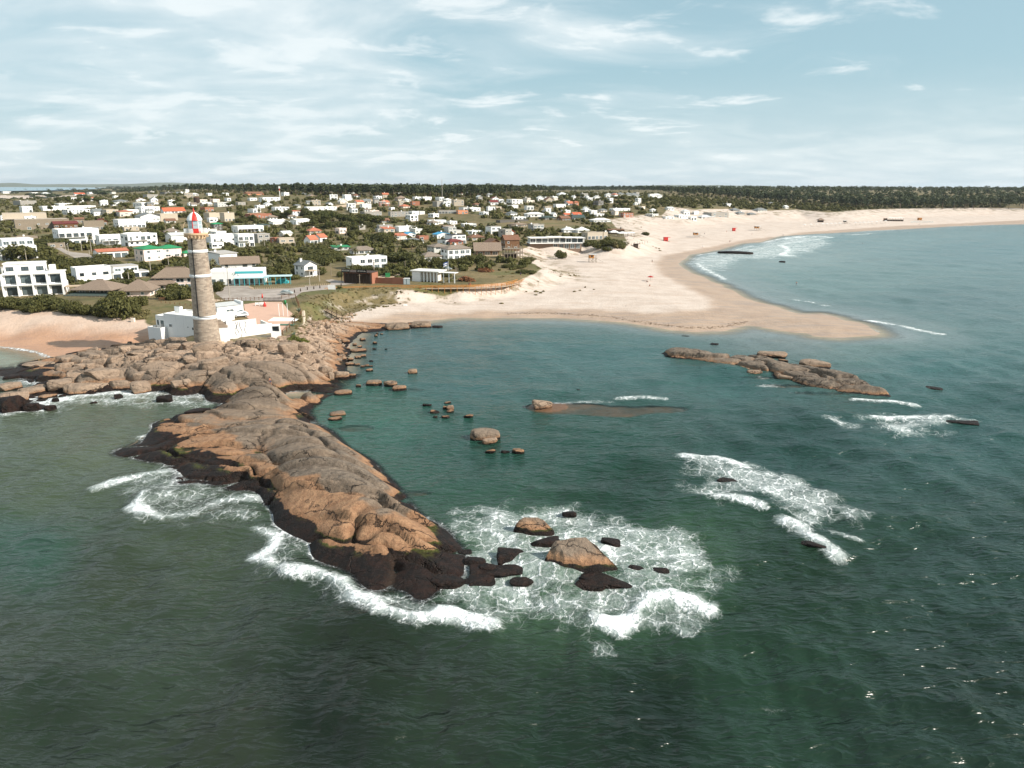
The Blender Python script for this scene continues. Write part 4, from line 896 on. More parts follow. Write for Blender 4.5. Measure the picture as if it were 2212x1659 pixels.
def house(crop, x0, y0, x1, y1, wall='W', roof='w', kind='flat', a=40, ratio=.72, st=None, rise=None, label=None, name='house', big=False, up=None, ch=None, rail=False, porch=False, cat='house', zbase=None, nowin=False, H=None, ov=None):
    (xa, ya), (xb, yb) = px(crop, x0, y0), px(crop, x1, y1)
    P = hit((xa+xb)/2, yb); d = depth_of(*P); s = d/FPX; far = d > 820
    w = (xb-xa)*s; va = math.atan2(P[0], P[1]); rel = R(a)+va; c_, s_ = math.cos(rel), abs(math.sin(rel))
    Wd = w/(c_+ratio*s_); Dp = ratio*Wd; back = (Dp*c_+Wd*s_)/2
    cx_, cy_ = P[0]+math.sin(va)*back, P[1]+math.cos(va)*back
    dipp = (CAM_H-P[2])/max(d, 1)
    Ht = max((yb-ya)*s-dipp*back*1.5, 2.3) if H is None else H
    zg = float(min(ground(np.array([P[0], cx_]), np.array([P[1], cy_])))) if zbase is None else zbase
    Wr, Dr = Wd/2, Dp/2
    h = empty(name, (cx_, cy_, zg-.1), R(a)); FOOT.append((cx_, cy_, .5*math.hypot(Wd, Dp)))
    wm = FLATL[wall]; rm = ROOFL[roof]
    if kind == 'flat':
        Hw = Ht-.35; stn = st or max(1, round(Hw/3.1))
        if up:                                                       # upper block on part of the plan: (from, to) along the facade
            fh = Hw/stn; Hl = Hw-fh; u0, u1 = -Wr+Wd*up[0], -Wr+Wd*up[1]
            MB().box(-Wr, Wr, -Dr, Dr, -2.5, Hl).build('wall', wm, h)
            MB().box(u0, u1, -Dr+.35, Dr-.2, Hl+.003, Hw).build('upper_wall', wm, h)
            MB().box(-Wr-.06, Wr+.06, -Dr-.06, Dr+.06, Hl+.003, Hl+.12).build('terrace', rm, h)
            MB().box(u0-.12, u1+.12, -Dr+.23, Dr-.1, Hw+.003, Hw+.3).build('roof', rm, h)
            windows_on(h, 'f', Wd, Dp, Hl, max(1, stn-1), far, wall, big)
            n = max(1, min(4, int((u1-u0)/3)))
            for k in range(n): window(h, u0+(u1-u0)*(k+.5)/n, Hl+fh*.5, min((u1-u0)/n*.75, 2.6), fh*.55, 'f', Wd, Dp-.7)
        else:
            MB().box(-Wr, Wr, -Dr, Dr, -2.5, Hw).build('wall', wm, h)
            g = MB()
            for q in ((-Wr-.05, Wr+.05, -Dr-.05, -Dr+.25), (-Wr-.05, Wr+.05, Dr-.25, Dr+.05), (-Wr-.05, -Wr+.25, -Dr+.253, Dr-.253), (Wr-.25, Wr+.05, -Dr+.253, Dr-.253)): g.box(*q, Hw+.003, Hw+.42)
            g.build('parapet', wm, h); MB().box(-Wr+.25, Wr-.25, -Dr+.25, Dr-.25, Hw+.003, Hw+.1).build('roof', rm, h)
            if not nowin: windows_on(h, 'f', Wd, Dp, Hw, stn, far, wall, big)
        if not nowin: windows_on(h, 'l' if rel > 0 else 'r', Wd, Dp, Hw if not up else Hl, stn if not up else max(1, stn-1), far, wall)
        if rail and stn > 1:
            g = MB(); zz = Hw/stn
            g.box(-Wr, Wr*.3, -Dr-1.4, -Dr-.003, zz-.12, zz+.05).build('balcony', WHITE if wall != 'W' else LGREY, h)
            g = MB().bar((-Wr, -Dr-1.35, zz+1), (Wr*.3, -Dr-1.35, zz+1), .07)
            for k in range(9): xx = -Wr+(Wr*1.3)*k/8; g.bar((xx, -Dr-1.35, zz+.05), (xx, -Dr-1.35, zz+1), .05)
            g.build('balcony_rail', WOODG, h)
    else:
        rs = rise if rise is not None else {'hip': .27, 'gx': .36, 'gy': .36, 'mono': .2}[kind]*(Dp if kind in ('gx', 'mono') else min(Wd, Dp) if kind == 'hip' else Wd)
        rs = min(rs, Ht*.62); Hw = max(Ht-rs, 1.9); stn = st or max(1, round(Hw/3.0))
        if kind in ('gx', 'gy'):
            g = MB().box(-Wr, Wr, -Dr, Dr, -2.5, Hw)
            if kind == 'gx': g.prism([(0, 0)], 0, 0) if False else g.add([(-Wr, -Dr, Hw), (-Wr, Dr, Hw), (-Wr, 0, Hw+rs*.97), (Wr, -Dr, Hw), (Wr, Dr, Hw), (Wr, 0, Hw+rs*.97)], [(0, 2, 1), (3, 4, 5)])
            else: g.add([(-Wr, -Dr, Hw), (Wr, -Dr, Hw), (0, -Dr, Hw+rs*.97), (-Wr, Dr, Hw), (Wr, Dr, Hw), (0, Dr, Hw+rs*.97)], [(0, 1, 2), (3, 5, 4)])
            g.build('wall', wm, h)
        else: MB().box(-Wr, Wr, -Dr, Dr, -2.5, Hw+(.0 if kind == 'hip' else 0)).build('wall', wm, h)
        o = roof_mesh(kind, Wd, Dp, Hw+.2, rs, ov if ov is not None else (.9 if roof == 'h' else .5)).build('roof', rm, h)
        if roof == 'h' and kind == 'hip': MB().bar((-max(Wr-Dr, .6), 0, Hw+.25+rs), (max(Wr-Dr, .6), 0, Hw+.25+rs), .5, .3).build('ridge_cap', THATCH, o)
        if not nowin:
            windows_on(h, 'f', Wd, Dp, Hw, stn, far, wall, big); windows_on(h, 'l' if rel > 0 else 'r', Wd, Dp, Hw, stn, far, wall)
    if ch or (ch is None and HR.random() < .4):
        hx = HR.uniform(-Wr*.6, Wr*.6); hy = HR.uniform(-Dr*.2, Dr*.6)
        c = MB().box(hx-.45, hx+.45, hy-.35, hy+.35, Ht*.6, Ht+.9).build('chimney', WHITE if wall not in 'RO' else wm, h)
        MB().box(hx-.55, hx+.55, hy-.45, hy+.45, Ht+.9, Ht+1.05).build('cap', CONC, c)
    if porch:
        g = MB().box(-Wr*.9, Wr*.6, -Dr-3.0, -Dr-.003, 2.55, 2.72).build('porch_roof', rm if kind == 'flat' else DECK, h)
        for k in range(4): xx = -Wr*.88+(Wr*1.46)*k/3; MB().box(xx-.08, xx+.08, -Dr-2.95, -Dr-2.79, -.6, 2.55).build('porch_post', WHITE if wall in 'WCP' else WOODG, h)
    HOUSES.append(dict(o=h, wall=wall, roof=roof, kind=kind, st=stn, size=Wd, d=d, label=label, cat=cat, name=name, pos=(cx_, cy_)))
    return h, Wd, Dp, Ht
T = [
 # --- C1: west side of the town
 ('C1',0,735,440,1020,'W','w','flat',dict(up=(.1,.95),big=True,ch=False,label='large white cubic house above a dark hedge on the west edge of town')),
 ('C1',715,620,1220,832,'W','w','flat',dict(ratio=.5,rail=True,st=2,big=True,label='white two-storey house with grey timber balconies at the bend of the lane')),
 ('C1',1220,700,1545,835,'W','w','flat',dict(ratio=.6,porch=True,st=1,label='low white house with dark shaded porch beside the lane')),
 ('C1',1535,682,1950,850,'W','w','flat',dict(ratio=.5,st=2,rail=True,ch=True,label='white two-storey house with corner balcony behind the green-roofed house')),
 ('C1',1195,870,1582,1000,'W','t','gx',dict(a=28,ratio=.6,rise=1.1,st=1,big=True,ch=False,label='white bungalow with red tiled roof and blue window bars at the lane corner')),
 ('C1',1700,826,2030,1040,'P','e','hip',dict(a=36,ratio=1.0,st=2,rise=1.5,ch=False,label='pale pink two-storey house with bright green hipped roof')),
 ('C2',60,826,360,1000,'P','e','hip',dict(a=36,ratio=.8,st=2,rise=1.4,ch=False,label='pale pink wing with green hipped roof beside the larger green-roofed house')),
 ('C2',360,905,492,985,'P','e','hip',dict(a=36,ratio=.9,st=1,rise=1.1,ch=False,label='small garden pavilion with pyramid green roof next to the lighthouse shaft')),
 ('C1',240,505,830,642,'D','w','flat',dict(a=20,ratio=.35,st=1,ch=False,label='long grey timber clad house with flat white roof behind palms')),
 ('C1',690,540,960,640,'O','m','mono',dict(a=20,ratio=.5,label='brown timber house with rusty sheet roof joined to the long grey timber house')),
 ('C1',1055,532,1290,650,'D','g','flat',dict(a=20,ratio=.5,st=1,big=True,label='small grey timber cube house with white shuttered windows')),
 ('C1',1440,508,1802,625,'W','w','flat',dict(a=32,ratio=.5,st=1,big=True,ch=False,label='plain white single-storey house with a wide picture window in front of the gabled house')),
 ('C1',1700,432,1985,560,'W','s','gy',dict(a=28,ratio=.9,st=1,rise=3.0,ch=False,label='white gabled house with arched windows and slate grey roof')),
 ('C1',1460,402,1650,480,'C','t','hip',dict(ratio=.9,rise=1.2,st=1,ch=False)),
 ('C1',85,432,550,545,'B','g','flat',dict(a=18,ratio=.5,st=1,porch=True,label='wide beige flat house with timber frame porch on the west side')),
 ('C1',1195,505,1330,585,'O','m','gy',dict(ratio=.8)),('C1',0,458,112,530,'W','p','hip',dict(ratio=.9)),
 ('C1',700,315,945,348,'W','w','flat',{}),('C1',540,345,1160,402,'W','w','flat',dict(ratio=.25)),('C1',800,388,1110,452,'W','w','flat',dict(ratio=.5)),('C1',1140,386,1282,472,'W','s','gx',{}),
 ('C1',1282,392,1470,462,'B','g','flat',{}),('C1',1550,392,1762,452,'W','g','flat',dict(ratio=.4)),('C1',1672,306,1962,352,'W','w','flat',{}),('C1',1700,356,1982,432,'W','w','flat',dict(ratio=.5)),
 ('C2',120,370,400,442,'W','o','gx',dict(ratio=.45,st=1,label='white house with bright orange tiled roof west of the lighthouse lantern')),('C2',60,442,312,542,'B','g','flat',dict(ratio=.5,nowin=True,label='long blank beige flat-roofed house beside the white gabled house')),
 ('C1',190,282,440,342,'G','g','flat',{}),('C1',262,352,400,432,'W','w','flat',{}),('C1',1400,276,1600,312,'L','s','hip',{}),('C2',180,672,475,802,'W','p','gx',dict(a=30,ratio=.8,rise=1.5,label='white house with pale grey ridge roof directly behind the lighthouse shaft on its west')),
 ('C1',0,1100,135,1232,'L','g','flat',dict(up=(.2,.7))),('C1',0,1205,125,1352,'W','w','flat',dict(st=1,porch=True)),
 ('C1',935,1085,1370,1290,'W','w','flat',dict(a=30,ratio=.5,st=1,label='low white house with strip of lawn on its roof beside the glass-topped house')),
 ('C1',1350,1060,1842,1250,'W','w','flat',dict(a=30,ratio=.6,st=2,up=(.05,.72),big=True,ch=False,label='white modern house with glazed upper box above the thatched pavilions')),
 ('C1',30,170,132,196,'W','w','flat',{}),('C1',380,182,470,206,'W','w','flat',{}),('C1',500,180,632,212,'W','p','hip',{}),('C1',920,186,1052,212,'W','o','gx',{}),('C1',1090,178,1212,202,'W','w','flat',{}),('C1',1212,180,1282,204,'U','u','gx',{}),('C1',1370,178,1440,202,'L','g','flat',{}),
 ('C1',1850,165,1920,192,'G','g','flat',{}),('C1',2000,174,2162,204,'K','k','flat',{}),('C1',1790,206,1962,252,'G','g','flat',{}),
 # --- C2: round and behind the tower
 ('C2',690,692,1062,850,'W','w','flat',dict(a=30,ratio=.4,st=1,ch=False,label='long white single-storey house with a water tank on its roof behind the lighthouse')),
 ('C2',1030,690,1270,862,'W','w','flat',dict(a=30,ratio=.6,st=2,big=True,rail=True,ch=False,label='white two-storey house with glazed terraces and columns among palms')),
 ('C2',1235,680,1560,812,'G','g','flat',dict(a=34,ratio=.6,st=2,up=(0,.62),ch=False,label='grey concrete house with cantilevered upper floor and brick garden wing')),('C2',1470,738,1640,812,'R','k','flat',dict(st=1,label='red brick flat wing beside the grey concrete house')),
 ('C2',1000,588,1382,682,'W','w','flat',dict(a=30,ratio=.5,st=1,big=True,porch=True,ch=True,label='low white house with columned veranda and two chimneys')),('C2',1275,570,1470,632,'D','d','hip',dict(a=30,rise=.9)),
 ('C2',732,556,872,652,'K','e','hip',dict(rise=1.0,label='small dark house with green pyramid roof beside the lantern railing')),
 ('C2',715,905,1055,1090,'W','g','mono',dict(a=34,ratio=1.3,rise=.5,st=1,nowin=True,label='blank white hall with pale mono-pitch roof behind the teal restaurant')),
 ('C2',870,978,1312,1122,'W','h','gx',dict(a=8,ratio=.45,st=1,rise=2.8,ch=True,label='long white house under a sweeping thatched roof behind the teal restaurant')),
 ('C2',1890,712,2060,832,'W','t','gy',dict(a=-28,ratio=1.3,rise=2.6,st=1,ch=True,label='white gabled cottage with faded terracotta roof and end chimney')),('C2',2010,692,2172,800,'W','t','gy',dict(a=-28,ratio=1.1,rise=2.2,st=1,ch=False,label='taller white gable behind the terracotta-roofed cottage')),
 ('C2',1780,1018,2052,1232,'W','s','gy',dict(a=35,ratio=1.1,st=2,rise=1.8,porch=True,ch=True,label='white gabled house with raised timber deck above the street')),
 ('C2',1445,518,1702,582,'W','w','mono',dict(ratio=.6,nowin=True,label='blank white wedge-roofed house behind palms')),('C2',1720,506,1956,582,'W','w','gx',dict(ratio=.6,rise=1.0,label='white barn-like house with shallow gable and one square window')),
 ('C2',1165,442,1482,512,'R','g','flat',dict(ratio=.4)),('C2',1120,382,1422,442,'W','w','flat',dict(ratio=.5,up=(.3,.7))),('C2',1490,362,1702,432,'W','w','flat',{}),('C2',1690,404,1842,482,'W','t','hip',dict(rise=.8)),('C2',850,432,1022,542,'B','w','flat',dict(st=1,big=True)),('C2',650,432,862,522,'B','w','flat',dict(st=1,big=True)),
 ('C2',602,366,762,422,'R','g','flat',{}),('C2',772,302,1002,362,'L','w','flat',{}),('C2',1330,242,1592,302,'W','w','flat',dict(ratio=.4,big=True)),('C2',880,250,1022,292,'W','w','flat',dict(up=(.2,.6))),('C2',1190,250,1302,286,'W','w','flat',{}),('C2',672,190,742,222,'W','w','flat',{}),('C2',865,190,952,222,'W','p','gx',{}),
 ('C2',1145,176,1382,216,'S','b','gx',dict(ratio=.4)),('C2',1605,182,1702,226,'W','w','flat',{}),('C2',470,190,572,226,'L','p','hip',{}),('C2',300,176,422,202,'W','w','flat',{}),('C2',440,310,522,346,'W','w','flat',{}),('C2',600,306,742,352,'B','p','gx',{}),('C2',2000,364,2212,412,'L','w','flat',dict(ratio=.4)),
 ('C2',1040,300,1160,345,'G','g','flat',{}),('C2',1860,190,1920,215,'L','g','flat',{}),('C2',1930,212,2040,262,'B','h','hip',{}),
 # --- C3
 ('C3',520,962,1030,1142,'W','w','flat',dict(a=24,ratio=.45,st=2,big=True,ch=True,label='white two-storey modern house with timber corner terrace above the craft hall')),
 ('C3',560,845,882,952,'L','i','hip',dict(a=20,ratio=.6,st=1,rise=1.9,big=True,label='low pavilion with shingle hip roof and wide flat eaves among palms')),
 ('C3',330,842,560,905,'L','e','mono',dict(a=20,rise=.4,st=1,label='low pale house with faded green sheet roof beside a hedge')),
 ('C3',1405,915,1705,1042,'L','i','hip',dict(a=24,ratio=.8,st=1,rise=1.9,big=True,label='grey house with shingle roof and skylight near the dunes')),
 ('C3',1525,812,1800,935,'L','i','hip',dict(a=24,ratio=.9,st=2,rise=1.4,label='grey two-storey house with portholes and shingle roof')),
 ('C3',1690,825,2070,1022,'W','i','hip',dict(a=24,ratio=.6,st=2,rise=1.7,big=True,rail=True,label='white two-storey glazed house with shingle roof facing the dunes')),
 ('C3',1650,695,2012,832,'W','k','flat',dict(a=30,ratio=.6,st=2,up=(.35,1.0),big=True,label='white two-storey house with thin black roof edge behind the maroon roof')),('C3',1712,768,1972,835,'R','m','hip',dict(a=30,rise=1.9)),
 ('C3',1212,672,1382,742,'W','u','gy',dict(a=30,rise=1.4,label='white cottage with bright blue roof and chimney near the blank white house')),('C3',1592,672,1802,755,'W','u','gy',dict(a=30,rise=1.4,label='white cottage with blue roof next to the black-roofed white house')),('C3',1205,757,1482,832,'W','s','hip',dict(a=22,rise=1.6)),('C3',1385,716,1542,772,'R','k','flat',{}),
 ('C3',1120,596,1392,672,'W','w','flat',dict(a=26,ratio=.5,nowin=True,label='blank white box house with two small square windows')),('C3',875,582,1120,672,'G','g','flat',dict(a=20,ratio=.5,st=2,up=(.1,.9),label='grey concrete house with round stair drum beside the blank white box house')),
 ('C3',1256,458,1412,542,'W','w','flat',dict(st=2,ratio=.8,label='white two-storey cube house at the corner of the open field')),('C3',1525,522,1762,577,'W','w','flat',dict(st=1,ratio=.5)),('C3',1040,417,1292,487,'G','g','flat',dict(st=2,ratio=.4)),('C3',690,417,962,482,'G','g','flat',dict(st=1,ratio=.4,ch=True)),('C3',442,377,682,442,'W','w','flat',dict(up=(.55,.9))),
 ('C3',1655,402,1892,447,'G','k','flat',dict(ratio=.35,big=True)),('C3',1885,402,2032,452,'S','t','flat',dict(label='salmon orange flat house by the open field')),('C3',1890,362,2192,422,'W','w','flat',dict(up=(.1,.5))),('C3',1590,292,1740,362,'G','w','flat',{}),('C3',1700,300,1812,362,'W','w','flat',{}),('C3',920,292,1062,352,'R','w','flat',dict(up=(.0,.6))),('C3',1312,292,1432,347,'R','w','flat',{}),
 ('C3',1120,226,1276,292,'B','h','hip',{}),('C3',1342,236,1442,282,'W','w','flat',{}),('C3',1442,236,1582,282,'W','w','flat',{}),('C3',1622,238,1792,287,'W','w','flat',dict(up=(.0,.5))),('C3',850,226,962,262,'W','w','flat',{}),('C3',1832,272,1982,352,'B','w','flat',dict(st=2)),('C3',1046,366,1120,402,'W','w','flat',{}),
 ('C3',1732,602,1952,692,'L','w','flat',dict(st=2,up=(.0,.6))),('C3',1942,566,2136,612,'W','w','flat',{}),('C3',2000,652,2212,704,'W','g','flat',{}),('C3',0,357,400,422,'W','w','flat',dict(ratio=.3)),
 # --- C4
 ('C4',120,702,340,782,'B','b','hip',dict(rise=1.6,st=1,label='house with brown tiled hip roof behind the thatched timber house')),
 ('C4',350,597,592,702,'W','w','flat',dict(a=26,st=2,up=(.0,.75),label='white two-storey house with blue trimmed windows')),('C4',592,642,704,722,'W','o','gy',dict(a=30,rise=1.8,label='narrow white gable with bright orange roof')),('C4',880,572,1082,667,'G','w','flat',dict(a=24,st=2,big=True,porch=True,label='concrete frame house with open columned terrace by the green field')),('C4',640,560,872,612,'B','h','hip',dict(rise=1.2,st=1)),
 ('C4',1290,612,1462,682,'W','w','hip',dict(a=10,rise=2.0,st=1,ch=True,label='white house with stepped white pyramid roof and chimney')),('C4',1450,622,1645,687,'W','w','hip',dict(a=10,rise=2.0,st=1,ch=True,label='second white house with white pyramid roof beside the beach club')),
 ('C4',1545,668,1812,772,'B','k','flat',dict(a=24,ratio=.5,st=1,big=True,ch=False,label='beige flat house with tall glass doors next to the white canopies')),('C4',1795,672,1872,762,'B','g','flat',dict(a=24,st=1,big=True)),
 ('C4',1640,502,1912,556,'W','w','hip',dict(a=10,ratio=.6,rise=1.8,label='low white house with broad white hipped roofs behind the dunes')),('C4',1010,486,1232,522,'K','d','hip',dict(rise=1.4)),('C4',1240,472,1412,532,'O','b','gx',dict(rise=2.4)),('C4',1412,462,1592,522,'L','d','gx',{}),('C4',680,482,862,527,'W','w','flat',dict(ratio=.4)),('C4',482,518,892,562,'K','k','flat',dict(ratio=.2,nowin=True,label='long low black shed at the foot of the open field')),
 ('C4',606,417,752,477,'W','s','hip',{}),('C4',830,427,1082,492,'W','w','hip',dict(rise=1.6)),('C4',780,347,992,407,'W','w','flat',dict(up=(.3,.8))),('C4',110,367,292,422,'W','w','flat',{}),('C4',450,357,552,397,'B','w','flat',{}),('C4',272,422,412,467,'W','w','flat',{}),('C4',415,237,522,292,'W','m','gy',dict(rise=1.8)),('C4',392,277,512,342,'W','m','gx',{}),
 ('C4',512,282,612,337,'L','s','gy',{}),('C4',612,267,817,332,'W','g','flat',{}),('C4',812,247,962,307,'C','w','flat',dict(up=(.1,.5))),('C4',986,227,1082,292,'W','w','gy',dict(rise=2.4)),('C4',1082,237,1172,282,'W','p','gx',{}),('C4',1172,232,1252,282,'C','p','gx',{}),('C4',1226,182,1382,227,'W','p','hip',{}),('C4',1192,327,1352,372,'W','g','flat',{}),('C4',1332,292,1452,342,'W','t','gx',{}),('C4',1440,292,1512,347,'S','t','hip',{}),
 ('C4',1422,222,1476,272,'W','p','gy',{}),('C4',1592,217,1642,267,'W','p','gy',{}),('C4',1686,222,1792,267,'W','w','gy',{}),('C4',1692,282,1822,347,'K','k','flat',dict(st=2)),('C4',1832,197,1926,242,'W','p','hip',{}),('C4',1972,182,2082,237,'W','s','hip',{}),('C4',1892,377,2152,417,'W','g','flat',dict(ratio=.3)),('C4',2012,437,2192,497,'R','g','flat',dict(st=2,ratio=.5)),('C4',1642,442,1832,482,'W','g','flat',{}),
 ('C4',1312,442,1402,482,'W','o','gx',{}),('C4',1412,437,1546,482,'W','o','gx',{}),('C4',1040,400,1160,440,'L','s','hip',{}),('C4',1160,430,1240,485,'W','p','gy',{}),('C4',1290,400,1410,440,'W','w','flat',{}),('C4',1560,370,1640,400,'W','p','gy',{}),('C4',2090,190,2170,235,'L','s','gx',{}),('C4',1070,355,1180,385,'B','g','flat',{}),('C4',620,340,760,385,'W','w','flat',{}),
 # --- C5
 ('C5',440,172,572,217,'W','p','hip',{}),('C5',180,166,332,207,'L','s','hip',{}),('C5',236,270,326,297,'W','w','flat',{}),('C5',310,310,387,342,'C','w','flat',{}),('C5',436,336,502,372,'W','w','hip',{}),('C5',392,390,532,427,'L','d','flat',{}),('C5',576,420,702,452,'W','w','flat',{}),('C5',700,400,850,440,'W','w','flat',{}),('C5',846,420,947,462,'W','w','flat',dict(st=1,big=True)),
 ('C5',946,405,1147,447,'W','p','hip',dict(ratio=.5,st=1,big=True)),('C5',1022,372,1292,437,'G','g','flat',dict(a=20,ratio=.5,st=2,big=True,label='long grey two-storey house with row of square windows behind the wide beach')),('C5',900,366,972,402,'W','w','flat',{}),('C5',1232,280,1322,312,'W','w','flat',{}),('C5',1296,330,1416,367,'G','s','hip',{}),('C5',1356,366,1467,407,'G','s','hip',{}),('C5',1550,328,1712,372,'L','s','hip',{}),('C5',1482,386,1592,412,'G','s','hip',{}),('C5',772,346,872,402,'W','p','hip',{}),
 ('C5',1876,300,1945,335,'W','p','gx',{}),('C5',1725,265,1775,295,'G','s','hip',{}),('C5',100,380,250,430,'R','g','flat',{}),('C5',600,325,700,352,'W','p','gx',{}),('C5',0,330,130,360,'W','w','flat',{})]
for crop, xa, ya, xb, yb, wall, roof, kind, kw in T:
    kw = dict(kw)
    if 'a' not in kw: kw['a'] = 54+HR.uniform(-14, 8) if crop in ('C1', 'C2') else 34+HR.uniform(-18, 14)
    elif kw['a'] > 0: kw['a'] += 16 if crop in ('C1', 'C2') else 9
    kw.setdefault('ratio', HR.uniform(.55, .9))
    if kind == 'flat' and roof == 'w' and HR.random() < .5: roof = 'g'
    house(crop, xa, ya, xb, yb, wall, roof, kind, **kw)

# smaller houses filling the settled slope between the traced ones
IR = random.Random(91); placed = 0; tries = 0
while placed < 64 and tries < 900:
    tries += 1; u, v = IR.uniform(40, 1430), IR.uniform(416, 470)
    if v > 440+.02*u or (v < 424 and u < 320): continue
    P = hit(u, v)
    if sdf(TOWN, P[:1], P[1:2])[0] < 12 or any((P[0]-a)**2+(P[1]-b)**2 < (r_+9)**2 for a, b, r_ in FOOT): continue
    if P[1] > 1500: continue
    w = IR.uniform(7, 13)*FPX/depth_of(*P); hh = IR.choice((3.6, 4.2, 6.2))*FPX/depth_of(*P); k = IR.choice(('flat', 'flat', 'flat', 'hip', 'gx', 'gy'))
    house('D', u-w/2, v-hh, u+w/2, v, IR.choice('WWWWWWCLBG'), IR.choice('wwg') if k == 'flat' else IR.choice('pstbsw'), k, a=IR.uniform(20, 55), ratio=IR.uniform(.55, .9)); placed += 1

placed = 0; tries = 0
while placed < 44 and tries < 1500:                                  # and between the near gardens
    tries += 1; u, v = IR.uniform(10, 1120), IR.uniform(436, 545)
    if u > 620 and v > 520: continue
    P = hit(u, v); w = IR.uniform(7, 12)
    if sdf(TOWN, P[:1], P[1:2])[0] < 14 or any((P[0]-a)**2+(P[1]-b)**2 < (r_+w*.62)**2 for a, b, r_ in FOOT) or (P[0]+110)**2+(P[1]-330)**2 < 2200: continue
    w *= FPX/depth_of(*P); hh = IR.choice((3.4, 3.8, 4.4, 6.2))*FPX/depth_of(*P); k = IR.choice(('flat', 'flat', 'flat', 'hip', 'gx', 'mono'))
    house('D', u-w/2, v-hh, u+w/2, v, IR.choice('WWWWWCLPBGD'), IR.choice('wgg') if k == 'flat' else IR.choice('pstbih'), k, a=IR.uniform(30, 60), ratio=IR.uniform(.55, .9)); placed += 1
# ------------------------------------------------------------------ buildings with a character of their own
def lot(name, crop, x0, y0, x1, y1, a, ratio, label, cat='house'):
    (xa, ya), (xb, yb) = px(crop, x0, y0), px(crop, x1, y1)
    P = hit((xa+xb)/2, yb); d = depth_of(*P); s = d/FPX; w = (xb-xa)*s; va = math.atan2(P[0], P[1]); rel = R(a)+va
    c_, s_ = math.cos(rel), abs(math.sin(rel)); Wd = w/(c_+ratio*s_); Dp = ratio*Wd; back = (Dp*c_+Wd*s_)/2
    cx_, cy_ = P[0]+math.sin(va)*back, P[1]+math.cos(va)*back; Ht = (yb-ya)*s-(CAM_H-P[2])/d*back*1.4
    zg = float(min(ground(np.array([P[0], cx_]), np.array([P[1], cy_]))))
    h = empty(name, (cx_, cy_, zg), R(a)); tag(h, label, cat); FOOT.append((cx_, cy_, .5*math.hypot(Wd, Dp)))
    return h, Wd, Dp, Ht
def rails(parent, pts, z, h=1.0, mat=WOODG, name='railing', n=6, w=.06):
    for a, b in zip(pts[:-1], pts[1:]):
        a = Vector((*a, z)); b = Vector((*b, z)); g = MB().bar(a+Vector((0, 0, h)), b+Vector((0, 0, h)), w).bar(a+Vector((0, 0, h*.5)), b+Vector((0, 0, h*.5)), w*.8)
        for k in range(n+1): q = a.lerp(b, k/n); g.bar(q, q+Vector((0, 0, h)), w)
        g.build(name, mat, parent)
# white modern beach house behind the shrub belt
h, W_, D_, H_ = lot('beach_house', 'C1', 115, 1025, 830, 1475, 22, .62, 'large stepped white modern house with dark framed terraces above the western beach'); f = H_/3
MB().box(-W_/2, W_/2, -D_/2+1.6, D_/2, -2, f).build('ground_wall', WHITE, h); MB().box(-W_/2, W_/2*.98, -D_/2, D_/2, f+.003, f+.3).build('terrace_slab', WHITE, h)
MB().box(-W_/2+.2, W_/2*.96, -D_/2+1.9, D_/2, f+.303, 2*f).build('middle_wall', WHITE, h); MB().box(-W_/2, W_/2, -D_/2+.9, D_/2+.1, 2*f+.003, 2*f+.35).build('upper_slab', ROOFW, h)
MB().box(-W_/2+.4, W_/2*.35, -D_/2+D_*.42, D_/2, 2*f+.353, 3*f-.4).build('upper_wall', WHITE, h); MB().box(-W_/2+.2, W_/2*.37, -D_/2+D_*.4, D_/2+.1, 3*f-.397, 3*f).build('roof', ROOFW, h)
MB().box(W_*.26, W_*.36, 0, D_*.2, 2*f, 3*f-1).build('chimney', WHITE, h)
for k in range(5):
    xx = -W_/2+W_*k/4.05
    for zz in (0, f+.3): MB().box(xx, xx+.45, -D_/2+.05, -D_/2+1.89, zz-1.5 if zz == 0 else zz, zz+f-.3 if zz else f).build('pier', WHITE, h)
for k in range(4):
    xx = -W_/2+W_*(k+.56)/4.05
    for zz in (0, f+.3): window(h, xx, zz+f*.45, W_/4*.66, f*.74, 'f', W_, D_-(3.2 if zz == 0 else 3.8), METAL, 'glass_door')
for k in range(3): window(h, -W_/2+W_*(.12+.25*k), 2*f+f*.45, 2.2, f*.4, 'f', W_, D_-D_*.84, METAL)
rails(h, [(-W_/2, -D_/2+.15), (W_*.48, -D_/2+.15)], f+.3, 1.0, METAL, n=24, w=.05)
MB().box(W_/2+.5, W_/2+5.5, -D_/2, -D_/2+4, 2.5, 2.7).build('pergola_roof', DECK, h)
for x_ in (.7, 5.2):
    for y_ in (.2, 3.8): MB().box(W_/2+x_, W_/2+x_+.18, -D_/2+y_-.1, -D_/2+y_+.1, -1, 2.5).build('pergola_post', DECK, h)
# thatched pavilions
h, W_, D_, H_ = house('C1', 1000, 1250, 1545, 1470, 'D', 'h', 'hip', a=-4, ratio=.8, st=1, rise=3.4, big=True, ch=False, ov=1.6, name='thatched_restaurant', label='big thatched pavilion with lower dark green skirt roof behind the shrubs', cat='restaurant')
g = MB(); x, y = W_/2, D_/2; zz = H_-3.4
for (ax, ay), (bx2, by2) in (((-1, -1), (1, -1)), ((1, -1), (1, 1)), ((1, 1), (-1, 1)), ((-1, 1), (-1, -1))):
    g.quad((ax*(x+3), ay*(y+3), zz-.75), (bx2*(x+3), by2*(y+3), zz-.75), (bx2*(x+.2), by2*(y+.2), zz+.1), (ax*(x+.2), ay*(y+.2), zz+.1))
g.build('skirt_roof', DKGREEN, h)
for k in range(9):
    for sy in (-1,): MB().box(-x-2.8+(2*x+5.6)*k/8-.08, -x-2.8+(2*x+5.6)*k/8+.08, sy*(y+2.8)-.08, sy*(y+2.8)+.08, -2, zz-.75).build('veranda_post', WOODG, h)
